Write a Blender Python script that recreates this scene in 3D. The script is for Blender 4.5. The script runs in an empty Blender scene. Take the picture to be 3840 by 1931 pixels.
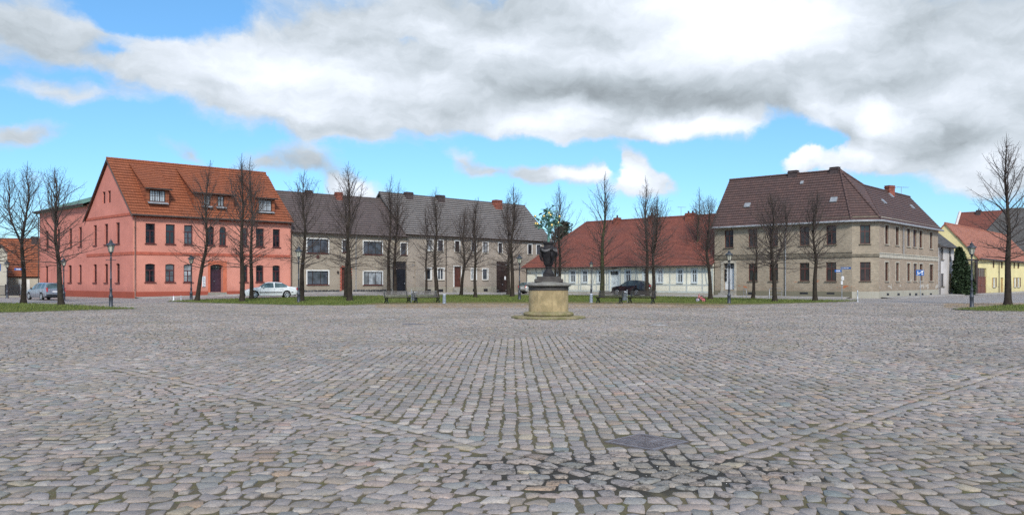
import bpy, bmesh, math, random
import numpy as np
from mathutils import Vector, Matrix
R = math.radians
scene = bpy.context.scene
COL = scene.collection
random.seed(7)

# ------------------------------------------------------------------ survey of the place
F, CX, HZ, CH = 3000.0, 1920.0, 1052.0, 1.65      # focal length, centre, horizon of the photograph; eye height


def sstep(a, b, v):
    t = min(1, max(0, (v - a) / (b - a)))
    return t * t * (3 - 2 * t)


def terr(x, y):
    """height of the ground: the square is flat, the street at the back left rises a little"""
    return 0.33 * math.exp(-((x + 20) / 12.0) ** 2) * sstep(62, 84, y)


def gp(px, py):
    d = CH * F / (py - HZ)
    for _ in range(40):
        z = terr((px - CX) / F * d, d)
        d = 0.5 * d + 0.5 * (CH - z) * F / (py - HZ)
    x = (px - CX) / F * d
    return Vector((x, d, terr(x, d)))


def at_depth(px, py, d):
    return Vector(((px - CX) / F * d, d, CH + (HZ - py) / F * d))


CAM = Vector((0, 0, CH))


def ray_plane(px, py, p, n):
    dr = Vector(((px - CX) / F, 1.0, (HZ - py) / F))
    t = (p - CAM).dot(n) / dr.dot(n)
    return CAM + dr * t


# ------------------------------------------------------------------ materials
MAT = {}


class NT:
    def __init__(self, tree):
        self.t = tree
        self.n = tree.nodes
        self.l = tree.links

    def node(self, kind, **kw):
        nd = self.n.new(kind)
        for k, v in kw.items():
            setattr(nd, k, v)
        return nd

    def link(self, a, b):
        self.l.new(a, b)

    def val(self, sock, v):
        if isinstance(v, bpy.types.NodeSocket):
            self.l.new(v, sock)
        else:
            sock.default_value = v

    def math(self, op, a, b=0.0, c=0.0, clamp=False):
        nd = self.node('ShaderNodeMath', operation=op, use_clamp=clamp)
        self.val(nd.inputs[0], a)
        self.val(nd.inputs[1], b)
        self.val(nd.inputs[2], c)
        return nd.outputs[0]

    def mix(self, f, a, b, mode='MIX'):
        nd = self.node('ShaderNodeMix', data_type='RGBA', blend_type=mode)
        self.val(nd.inputs[0], f)
        for s, v in ((nd.inputs[6], a), (nd.inputs[7], b)):
            if isinstance(v, (tuple, list)) and len(v) == 3:
                v = (*v, 1)
            self.val(s, v)
        return nd.outputs[2]

    def ramp(self, f, lo, hi, a=0.0, b=1.0, smooth=True):
        nd = self.node('ShaderNodeMapRange', interpolation_type='SMOOTHSTEP' if smooth else 'LINEAR')
        nd.clamp = True
        self.val(nd.inputs[0], f)
        self.val(nd.inputs[1], lo)
        self.val(nd.inputs[2], hi)
        self.val(nd.inputs[3], a)
        self.val(nd.inputs[4], b)
        return nd.outputs[0]

    def noise(self, vec, scale, detail=4, rough=0.55, dist=0.0):
        nd = self.node('ShaderNodeTexNoise')
        if vec is not None:
            self.l.new(vec, nd.inputs['Vector'])
        nd.inputs['Scale'].default_value = scale
        nd.inputs['Detail'].default_value = detail
        nd.inputs['Roughness'].default_value = rough
        nd.inputs['Distortion'].default_value = dist
        return nd.outputs['Fac']

    def mapping(self, vec, scale=(1, 1, 1), loc=(0, 0, 0), rot=(0, 0, 0), kind='POINT'):
        nd = self.node('ShaderNodeMapping', vector_type=kind)
        self.l.new(vec, nd.inputs[0])
        nd.inputs['Location'].default_value = loc
        nd.inputs['Rotation'].default_value = rot
        nd.inputs['Scale'].default_value = scale
        return nd.outputs[0]


def new_mat(name):
    m = bpy.data.materials.new(name)
    m.use_nodes = True
    b = m.node_tree.nodes['Principled BSDF']
    MAT[name] = m
    return m, NT(m.node_tree), b


def bump(n, b, h, strength=0.3, dist=0.02):
    nd = n.node('ShaderNodeBump')
    nd.inputs['Strength'].default_value = strength
    nd.inputs['Distance'].default_value = dist
    n.link(h, nd.inputs['Height'])
    n.link(nd.outputs[0], b.inputs['Normal'])


def plain(name, col, rough=0.6, metal=0.0, var=0.25, scale=3.0, spec=0.5, coat=0.0, bmp=0.0):
    m, n, b = new_mat(name)
    tc = n.node('ShaderNodeTexCoord').outputs['Object']
    f = n.noise(tc, scale, 5, 0.6)
    lo = tuple(c * (1 - var) for c in col)
    hi = tuple(min(1, c * (1 + var)) for c in col)
    n.link(n.mix(n.ramp(f, 0.3, 0.7), lo, hi), b.inputs['Base Color'])
    b.inputs['Roughness'].default_value = rough
    b.inputs['Metallic'].default_value = metal
    b.inputs['Specular IOR Level'].default_value = spec
    b.inputs['Coat Weight'].default_value = coat
    if bmp:
        bump(n, b, n.noise(tc, scale * 8, 4), bmp)
    return m


def plaster(name, col, dirt, streak=0.35, brick=0.0, patch=None):
    """rendered wall: UV is in metres (along the wall, height)"""
    m, n, b = new_mat(name)
    uv = n.node('ShaderNodeUVMap').outputs[0]
    big = n.noise(uv, 0.35, 5, 0.6)
    fine = n.noise(uv, 9.0, 5, 0.7)
    c = n.mix(n.ramp(big, 0.35, 0.68), tuple(x * 0.9 for x in col), tuple(min(1, x * 1.08) for x in col))
    c = n.mix(n.math('MULTIPLY', n.ramp(fine, 0.42, 0.8), 0.16), c, tuple(x * 0.72 for x in col))
    st = n.noise(n.mapping(uv, (2.2, 0.22, 1)), 1.0, 5, 0.65)
    c = n.mix(n.math('MULTIPLY', n.ramp(st, 0.5, 0.78), streak), c, dirt)
    s0 = n.node('ShaderNodeSeparateXYZ')
    n.link(uv, s0.inputs[0])
    rise = n.math('ADD', s0.outputs[1], n.math('MULTIPLY', n.math('SUBTRACT', n.noise(n.mapping(uv, (1.3, 0.5, 1), (5, 2, 0)), 1.0, 6, 0.7), 0.5), 2.6))
    c = n.mix(n.ramp(rise, 0.5, 1.5, 0.45, 0.0), c, dirt)
    wet = n.ramp(n.noise(n.mapping(uv, (0.25, 0.5, 1), (11, 3, 0)), 1.0, 5, 0.7), 0.56, 0.68)
    c = n.mix(n.math('MULTIPLY', wet, 0.22), c, tuple(min(1, x * 1.25) for x in col))
    if brick:
        br = n.node('ShaderNodeTexBrick')
        n.link(uv, br.inputs['Vector'])
        br.inputs['Scale'].default_value = 1.0
        br.inputs['Brick Width'].default_value = 0.25
        br.inputs['Row Height'].default_value = 0.085
        br.inputs['Mortar Size'].default_value = 0.008
        br.inputs['Color1'].default_value = (0.75, 0.72, 0.68, 1)
        br.inputs['Color2'].default_value = (1.12, 1.06, 1.0, 1)
        br.inputs['Mortar'].default_value = (0.95, 0.95, 0.95, 1)
        c = n.mix(brick, c, n.mix(1.0, c, br.outputs[0], 'MULTIPLY'))
    if patch:
        pcol, lo, hi, thr = patch
        sep = n.node('ShaderNodeSeparateXYZ')
        n.link(uv, sep.inputs[0])
        band = n.math('MULTIPLY', n.ramp(sep.outputs[1], lo - 0.3, lo), n.ramp(sep.outputs[1], hi, hi + 0.4, 1, 0))
        pn = n.ramp(n.noise(n.mapping(uv, (0.5, 1.1, 1)), 1.3, 5, 0.6), thr, thr + 0.06)
        c = n.mix(n.math('MULTIPLY', band, pn), c, pcol)
    n.link(c, b.inputs['Base Color'])
    b.inputs['Roughness'].default_value = 0.9
    b.inputs['Specular IOR Level'].default_value = 0.2
    bump(n, b, fine, 0.12, 0.02)
    return m


def tiles(name, c1, c2, moss, w=0.24, h=0.32, mossamt=0.5, rough=0.75, lap_shade=0.75, edge=0.35, g0=0.66):
    m, n, b = new_mat(name)
    uv = n.node('ShaderNodeUVMap').outputs[0]
    br = n.node('ShaderNodeTexBrick')
    n.link(uv, br.inputs['Vector'])
    br.inputs['Scale'].default_value = 1.0
    br.inputs['Brick Width'].default_value = w
    br.inputs['Row Height'].default_value = h
    br.inputs['Mortar Size'].default_value = 0.006
    br.inputs['Bias'].default_value = -0.1
    br.inputs['Color1'].default_value = (*c1, 1)
    br.inputs['Color2'].default_value = (*c2, 1)
    br.inputs['Mortar'].default_value = (*(x * 0.45 for x in c1), 1)
    big = n.noise(n.mapping(uv, (0.5, 0.8, 1)), 0.6, 6, 0.65)
    c = n.mix(n.math('MULTIPLY', n.ramp(big, 0.42, 0.7), mossamt), br.outputs[0], moss)
    fine = n.noise(uv, 2.3, 4, 0.7)
    c = n.mix(n.ramp(fine, 0.3, 0.75, 0, 0.35), c, tuple(x * 0.6 for x in c1))
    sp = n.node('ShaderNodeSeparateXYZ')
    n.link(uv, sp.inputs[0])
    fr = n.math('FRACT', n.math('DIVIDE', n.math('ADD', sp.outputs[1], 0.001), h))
    c = n.mix(n.math('MULTIPLY', n.ramp(fr, g0, g0 + 0.22), lap_shade), c, tuple(x * 0.22 for x in c1))  # shadow line below each course's overlap, painted into the tile colour
    c = n.mix(n.math('MULTIPLY', n.ramp(fr, 0.02, 0.22, 1, 0), edge), c, tuple(min(1, x * 1.5) for x in c2))  # lower lip of each course painted lighter, as if catching the light
    n.link(c, b.inputs['Base Color'])
    b.inputs['Roughness'].default_value = rough
    wv = n.node('ShaderNodeTexWave', wave_type='BANDS', bands_direction='X')
    n.link(n.mapping(uv, (1 / w * 0.3183, 1, 1)), wv.inputs['Vector'])
    wv.inputs['Scale'].default_value = 1.0
    bump(n, b, n.math('MULTIPLY_ADD', fine, 0.5, wv.outputs['Fac']), 0.5, 0.03)
    return m


# walls
plaster('pink_render', (0.64, 0.27, 0.205), (0.42, 0.17, 0.13), 0.18)
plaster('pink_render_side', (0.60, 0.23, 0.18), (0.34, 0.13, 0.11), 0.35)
plain('red_band', (0.42, 0.105, 0.065), 0.9, var=0.18)
plaster('red_plinth', (0.40, 0.095, 0.06), (0.24, 0.07, 0.05), 0.4)
plain('door_surround', (0.55, 0.15, 0.08), 0.9, var=0.12)
plaster('grey_render', (0.36, 0.308, 0.245), (0.23, 0.19, 0.15), 0.5)
plaster('grey_render_pale', (0.365, 0.312, 0.26), (0.23, 0.19, 0.16), 0.55)
plaster('plinth_grey', (0.42, 0.38, 0.31), (0.2, 0.18, 0.14), 0.5)
plaster('cream_infill', (0.83, 0.805, 0.67), (0.55, 0.52, 0.42), 0.2)
plain('timber_grey', (0.46, 0.49, 0.46), 0.8, var=0.15)
plaster('brick_beige', (0.37, 0.318, 0.25), (0.25, 0.20, 0.15), 0.4, brick=0.85,
        patch=((0.42, 0.15, 0.07), 0.95, 1.45, 0.60))
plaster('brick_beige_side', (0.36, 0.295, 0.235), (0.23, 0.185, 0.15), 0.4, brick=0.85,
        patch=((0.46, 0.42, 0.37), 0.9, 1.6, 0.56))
plaster('plinth_moss', (0.24, 0.22, 0.165), (0.13, 0.12, 0.08), 0.8)
plaster('plinth_pale', (0.46, 0.435, 0.37), (0.27, 0.25, 0.20), 0.4)
plaster('white_render', (0.62, 0.58, 0.56), (0.35, 0.32, 0.3), 0.4)
plaster('yellow_render', (0.80, 0.69, 0.36), (0.5, 0.42, 0.25), 0.2)
plaster('cream_render', (0.5, 0.46, 0.38), (0.3, 0.26, 0.22), 0.5)
plain('fieldstone', (0.07, 0.07, 0.075), 0.8, var=0.6, scale=1.5)
plain('mortar_pale', (0.42, 0.38, 0.31), 0.9)
plain('stucco_trim', (0.44, 0.40, 0.33), 0.85, var=0.2)
plain('dark_trim', (0.16, 0.135, 0.10), 0.9, var=0.3)
plain('white_paint', (0.78, 0.78, 0.76), 0.5, var=0.06)
plain('door_white', (0.62, 0.64, 0.66), 0.5, var=0.08)
plain('frame_blue', (0.60, 0.65, 0.66), 0.6, var=0.08)
plain('frame_red', (0.075, 0.018, 0.022), 0.5, var=0.2)
plain('frame_brown', (0.095, 0.032, 0.025), 0.55, var=0.25)
plain('frame_dark', (0.03, 0.018, 0.016), 0.55, var=0.25)
plain('reveal_red', (0.17, 0.035, 0.03), 0.9)
plain('sill_red', (0.12, 0.03, 0.025), 0.7)
plain('door_violet', (0.045, 0.02, 0.035), 0.45, var=0.2)
plain('door_brown', (0.085, 0.028, 0.02), 0.5, var=0.3)
plain('gate_black', (0.012, 0.012, 0.018), 0.5, var=0.4, scale=1.2)
plain('gate_brown', (0.030, 0.016, 0.014), 0.6, var=0.4, scale=1.2)
plain('garage_red', (0.15, 0.045, 0.03), 0.6, var=0.25)
plain('shutter_tan', (0.42, 0.27, 0.10), 0.7, var=0.2)
plain('zinc', (0.34, 0.35, 0.37), 0.45, 0.3, var=0.2)
plain('gutter_dark', (0.06, 0.045, 0.04), 0.6, var=0.3)
plain('pipe_pink', (0.28, 0.16, 0.13), 0.6, var=0.25)
plain('chimney_brick', (0.24, 0.075, 0.05), 0.9, var=0.4, scale=5)
plain('chimney_dark', (0.07, 0.05, 0.05), 0.9, var=0.4, scale=5)
plain('rust_brick', (0.36, 0.09, 0.06), 0.9, var=0.3)
tiles('tile_orange', (0.27, 0.078, 0.032), (0.35, 0.105, 0.045), (0.18, 0.062, 0.038), h=0.40, mossamt=0.35, lap_shade=0.6, edge=0.12)
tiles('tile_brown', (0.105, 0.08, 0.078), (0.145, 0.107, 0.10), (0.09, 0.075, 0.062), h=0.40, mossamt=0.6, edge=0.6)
tiles('tile_grey', (0.19, 0.168, 0.16), (0.25, 0.22, 0.205), (0.13, 0.115, 0.10), h=0.40, mossamt=0.5, lap_shade=1.0, edge=1.2, g0=0.5)
tiles('tile_red', (0.215, 0.066, 0.048), (0.29, 0.09, 0.058), (0.125, 0.058, 0.05), w=0.18, h=0.22, mossamt=0.6, lap_shade=0.5)
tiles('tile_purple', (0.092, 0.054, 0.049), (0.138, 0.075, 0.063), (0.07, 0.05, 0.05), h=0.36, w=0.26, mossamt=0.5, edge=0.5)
tiles('tile_pink', (0.40, 0.15, 0.10), (0.52, 0.21, 0.13), (0.28, 0.12, 0.085), w=0.18, h=0.24, mossamt=0.5, lap_shade=0.5)
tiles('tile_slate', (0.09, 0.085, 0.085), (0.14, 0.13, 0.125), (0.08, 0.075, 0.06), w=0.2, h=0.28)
plain('roof_green', (0.10, 0.19, 0.13), 0.6, var=0.15, scale=0.6)


def glass(name, col, rough=0.06):
    m, n, b = new_mat(name)
    tc = n.node('ShaderNodeTexCoord').outputs['Object']
    f = n.noise(tc, 1.3, 3, 0.5)
    n.link(n.mix(n.ramp(f, 0.35, 0.65), tuple(x * 0.5 for x in col), tuple(x * 1.5 for x in col)), b.inputs['Base Color'])
    b.inputs['Roughness'].default_value = rough
    b.inputs['Specular IOR Level'].default_value = 0.7
    bump(n, b, n.noise(tc, 0.8, 2, 0.5), 0.06, 0.05)
    return m


glass('pane_dark', (0.012, 0.014, 0.02))
glass('pane_brown', (0.022, 0.014, 0.013))
glass('pane_mid', (0.06, 0.068, 0.085))
glass('pane_curtain', (0.28, 0.30, 0.32), 0.15)
glass('pane_car', (0.03, 0.045, 0.05), 0.04)
glass('pane_car_teal', (0.07, 0.11, 0.12), 0.05)
glass('lantern_glass', (0.42, 0.41, 0.34), 0.2)
plain('lamp_iron', (0.055, 0.06, 0.075), 0.5, 0.3, var=0.25)
plain('lamp_hat', (0.06, 0.07, 0.085), 0.45, 0.4, var=0.2)
plain('bench_iron', (0.012, 0.018, 0.016), 0.45, var=0.3)
plain('bench_wood', (0.15, 0.135, 0.12), 0.42, var=0.35, scale=6)
plain('bench_wood_dark', (0.06, 0.05, 0.042), 0.45, var=0.35, scale=6)
plain('bin_grey', (0.22, 0.25, 0.29), 0.55, 0.2, var=0.15)
plain('bin_lid', (0.55, 0.57, 0.6), 0.4, 0.2, var=0.1)
plain('steel', (0.42, 0.43, 0.45), 0.4, 0.6, var=0.15)
plain('sign_blue', (0.02, 0.10, 0.33), 0.4, var=0.08)
plain('sign_white', (0.78, 0.78, 0.8), 0.5, var=0.06)
plain('notice_dark', (0.06, 0.06, 0.08), 0.6)
plain('fence_iron', (0.025, 0.022, 0.025), 0.6)
plain('toy_pink', (0.62, 0.16, 0.18), 0.45, var=0.15)
plain('toy_wheel', (0.5, 0.46, 0.56), 0.5, var=0.15)
plain('rubber', (0.014, 0.014, 0.015), 0.8, var=0.2)
plain('alloy', (0.55, 0.56, 0.58), 0.35, 0.7, var=0.15)
plain('car_white', (0.74, 0.76, 0.78), 0.28, 0.0, var=0.04, coat=0.6)
plain('car_silver', (0.36, 0.37, 0.42), 0.3, 0.6, var=0.05, coat=0.6)
plain('car_champagne', (0.5, 0.5, 0.47), 0.3, 0.4, var=0.05, coat=0.6)
plain('car_black', (0.008, 0.006, 0.012), 0.22, 0.0, var=0.1, coat=0.8)
plain('trim_black', (0.012, 0.012, 0.013), 0.6)
plain('tail_red', (0.45, 0.03, 0.04), 0.2, coat=0.6)
plain('head_glass', (0.55, 0.58, 0.6), 0.15, coat=0.8)
plain('brass_gold', (0.83, 0.6, 0.22), 0.3, 0.65, var=0.12)
plain('copper_green', (0.15, 0.31, 0.25), 0.5, 0.3, var=0.4, scale=9)


def stone_mat(name, col, dark, moss, mossy, bscale=1.0, rough=0.9, scale=2.2):
    m, n, b = new_mat(name)
    tc = n.node('ShaderNodeTexCoord').outputs['Object']
    a = n.noise(tc, scale, 6, 0.62, 0.4)
    c = n.mix(n.ramp(a, 0.36, 0.66), tuple(x * 0.72 for x in col), tuple(x * 1.12 for x in col))
    st = n.noise(n.mapping(tc, (3.0, 3.0, 0.5)), 1.5, 6, 0.65)
    c = n.mix(n.ramp(st, 0.52, 0.74, 0, 0.6), c, dark)
    g = n.noise(n.mapping(tc, loc=(7, 3, 1)), 3.1, 6, 0.7)
    c = n.mix(n.math('MULTIPLY', n.ramp(g, 0.44, 0.62), mossy), c, moss)
    n.link(c, b.inputs['Base Color'])
    b.inputs['Roughness'].default_value = rough
    b.inputs['Specular IOR Level'].default_value = 0.25
    bump(n, b, n.noise(tc, 14, 6, 0.7), 0.5 * bscale, 0.03)
    return m


stone_mat('sandstone', (0.44, 0.335, 0.185), (0.20, 0.15, 0.085), (0.27, 0.215, 0.11), 0.45)
stone_mat('sandstone_moss', (0.29, 0.24, 0.14), (0.13, 0.11, 0.065), (0.155, 0.15, 0.055), 0.7)
stone_mat('stone_dark', (0.085, 0.075, 0.07), (0.03, 0.026, 0.026), (0.12, 0.11, 0.10), 0.5)
stone_mat('stone_cap', (0.25, 0.235, 0.215), (0.10, 0.09, 0.085), (0.20, 0.195, 0.16), 0.5)
stone_mat('urn_black', (0.024, 0.021, 0.023), (0.012, 0.011, 0.012), (0.045, 0.042, 0.042), 0.5, 2.0, 0.6, 5)
stone_mat('urn_grey', (0.17, 0.16, 0.16), (0.05, 0.05, 0.055), (0.09, 0.09, 0.08), 0.5, 2.0, 0.8, 5)
stone_mat('bark', (0.040, 0.029, 0.024), (0.018, 0.014, 0.012), (0.060, 0.055, 0.034), 0.35, 1.5, 0.95, 3)
stone_mat('bark_moss', (0.045, 0.042, 0.028), (0.018, 0.016, 0.012), (0.075, 0.085, 0.035), 0.6, 1.5, 0.95, 3)
plain('twig', (0.075, 0.056, 0.050), 0.9, var=0.3)
stone_mat('step_stone', (0.34, 0.32, 0.29), (0.18, 0.16, 0.14), (0.2, 0.19, 0.12), 0.4)
stone_mat('pavement_slab', (0.40, 0.375, 0.36), (0.26, 0.24, 0.23), (0.33, 0.32, 0.29), 0.5, 0.6, 0.9, 0.5)
stone_mat('kerb', (0.22, 0.20, 0.18), (0.08, 0.075, 0.06), (0.11, 0.12, 0.05), 0.5)

# lawn
m, n, b = new_mat('lawn')
tc = n.node('ShaderNodeTexCoord').outputs['Object']
a = n.noise(tc, 0.22, 6, 0.6)
f2 = n.noise(tc, 2.2, 6, 0.7)
c = n.mix(n.ramp(a, 0.36, 0.66), (0.085, 0.125, 0.022), (0.145, 0.16, 0.042))
c = n.mix(n.ramp(f2, 0.42, 0.72, 0, 0.75), c, (0.145, 0.125, 0.05))
c = n.mix(n.ramp(n.noise(tc, 9, 4, 0.7), 0.5, 0.7, 0, 0.5), c, (0.04, 0.075, 0.012))
# worn, sandy ground along the front edge of the long lawn
att = n.node('ShaderNodeAttribute', attribute_name='worn').outputs['Fac']
w = n.ramp(n.math('ADD', att, n.math('MULTIPLY', n.math('SUBTRACT', f2, 0.5), 1.3)), 0.45, 0.9)
c = n.mix(n.math('MULTIPLY', w, 0.9), c, (0.24, 0.175, 0.105))
n.link(c, b.inputs['Base Color'])
b.inputs['Roughness'].default_value = 0.95
b.inputs['Specular IOR Level'].default_value = 0.1
bump(n, b, n.noise(tc, 14, 6, 0.75), 1.0, 0.08)
m, n, b = new_mat('grass_blade')
tc = n.node('ShaderNodeTexCoord').outputs['Object']
c = n.mix(n.ramp(n.noise(tc, 1.2, 4, 0.7), 0.3, 0.7), (0.085, 0.13, 0.02), (0.165, 0.18, 0.045))
n.link(c, b.inputs['Base Color'])
b.inputs['Roughness'].default_value = 0.8

# foliage of the evergreens
for nm, c1, c2 in (('needle', (0.010, 0.028, 0.016), (0.028, 0.055, 0.03)), ('thuja', (0.014, 0.030, 0.012), (0.035, 0.065, 0.022))):
    m, n, b = new_mat(nm)
    g = n.node('ShaderNodeNewGeometry')
    n.link(n.mix(g.outputs['Random Per Island'], c1, c2), b.inputs['Base Color'])
    b.inputs['Roughness'].default_value = 0.75

# cobbles: colour of each stone is stored on its vertices
m, n, b = new_mat('cobble')
tc = n.node('ShaderNodeTexCoord').outputs['Object']
att = n.node('ShaderNodeAttribute', attribute_name='Col').outputs['Color']
gr = n.noise(tc, 55, 5, 0.75)
md = n.noise(tc, 14, 5, 0.65)
c = n.mix(1.0, att, n.mix(n.ramp(gr, 0.3, 0.72), (0.72, 0.72, 0.72), (1.2, 1.2, 1.2)), 'MULTIPLY')
c = n.mix(n.ramp(md, 0.5, 0.72, 0, 0.55), c, (0.19, 0.17, 0.14))
# wear: trodden, mossy and sandy areas of some metres each
w1 = n.noise(tc, 0.22, 6, 0.62, 0.5)
w2 = n.noise(n.mapping(tc, loc=(31, 7, 0)), 0.55, 6, 0.65, 0.4)
c = n.mix(n.ramp(w1, 0.38, 0.62, 0.62, 0.0), c, n.mix(1.0, c, (0.70, 0.71, 0.69), 'MULTIPLY'))
c = n.mix(n.ramp(w2, 0.50, 0.68, 0.0, 0.36), c, (0.235, 0.21, 0.145))
sp = n.node('ShaderNodeSeparateXYZ')
n.link(tc, sp.inputs[0])


def stain(n, sp, tc):
    q = n.math('ADD', n.math('POWER', n.math('MULTIPLY', n.math('SUBTRACT', sp.outputs[0], 1.0), 0.62), 2),
               n.math('POWER', n.math('MULTIPLY', n.math('SUBTRACT', sp.outputs[1], 6.85), 1.15), 2))
    return n.ramp(n.math('ADD', n.math('SUBTRACT', 1.0, q), n.math('MULTIPLY', n.math('SUBTRACT', n.noise(tc, 2.2, 5, 0.65), 0.5), 2.4)), -0.25, 0.5)


c = n.mix(n.math('MULTIPLY', stain(n, sp, tc), n.ramp(n.noise(tc, 16, 5, 0.75), 0.50, 0.60, 0.0, 0.65)), c, (0.025, 0.022, 0.02))
n.link(c, b.inputs['Base Color'])
b.inputs['Roughness'].default_value = 0.72
b.inputs['Specular IOR Level'].default_value = 0.3
bump(n, b, n.math('ADD', gr, n.math('MULTIPLY', md, 2.0)), 0.35, 0.012)

m, n, b = new_mat('joint')
tc = n.node('ShaderNodeTexCoord').outputs['Object']
a = n.noise(tc, 0.9, 6, 0.6)
c = n.mix(n.ramp(a, 0.35, 0.65), (0.10, 0.082, 0.055), (0.15, 0.122, 0.06))
c = n.mix(n.ramp(n.noise(tc, 3.5, 5, 0.7), 0.5, 0.66, 0, 0.8), c, (0.13, 0.125, 0.04))
c = n.mix(n.ramp(n.noise(tc, 20, 4, 0.7), 0.4, 0.7, 0, 0.55), c, (0.06, 0.05, 0.035))
sp = n.node('ShaderNodeSeparateXYZ')
n.link(tc, sp.inputs[0])
c = n.mix(n.math('MULTIPLY', stain(n, sp, tc), 0.9), c, (0.022, 0.020, 0.018))
n.link(c, b.inputs['Base Color'])
b.inputs['Roughness'].default_value = 0.95
bump(n, b, n.noise(tc, 45, 5, 0.7), 0.7, 0.02)

# far paving: same stones, as texture
m, n, b = new_mat('far_cobble')
tc = n.node('ShaderNodeTexCoord').outputs['Object']
vo = n.node('ShaderNodeTexVoronoi', feature='F1')
n.link(n.mapping(tc, (1, 0.8, 1)), vo.inputs['Vector'])
vo.inputs['Scale'].default_value = 4.6
ve = n.node('ShaderNodeTexVoronoi', feature='DISTANCE_TO_EDGE')
n.link(n.mapping(tc, (1, 0.8, 1)), ve.inputs['Vector'])
ve.inputs['Scale'].default_value = 4.6
sc = n.node('ShaderNodeSeparateColor')
n.link(vo.outputs['Color'], sc.inputs[0])
c = n.mix(sc.outputs[0], (0.24, 0.225, 0.23), (0.44, 0.41, 0.41))
c = n.mix(n.math('MULTIPLY', sc.outputs[1], 0.5), c, (0.36, 0.29, 0.26))
c = n.mix(n.ramp(n.noise(tc, 0.25, 5, 0.6), 0.4, 0.7, 0, 0.4), c, (0.28, 0.25, 0.21))
c = n.mix(n.ramp(ve.outputs['Distance'], 0.03, 0.09, 0.75, 0), c, (0.10, 0.088, 0.06))
n.link(c, b.inputs['Base Color'])
b.inputs['Roughness'].default_value = 0.7
bump(n, b, n.ramp(ve.outputs['Distance'], 0.0, 0.15), 0.6, 0.03)

m, n, b = new_mat('cast_iron')
tc = n.node('ShaderNodeTexCoord').outputs['Object']
c = n.mix(n.ramp(n.noise(tc, 12, 5, 0.7), 0.35, 0.7), (0.155, 0.135, 0.14), (0.26, 0.23, 0.235))
n.link(c, b.inputs['Base Color'])
b.inputs['Roughness'].default_value = 0.5
b.inputs['Metallic'].default_value = 0.35
plain('cover_concrete', (0.42, 0.40, 0.39), 0.8, var=0.2, scale=6)
plain('chip_white', (0.75, 0.73, 0.7), 0.7)


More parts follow.
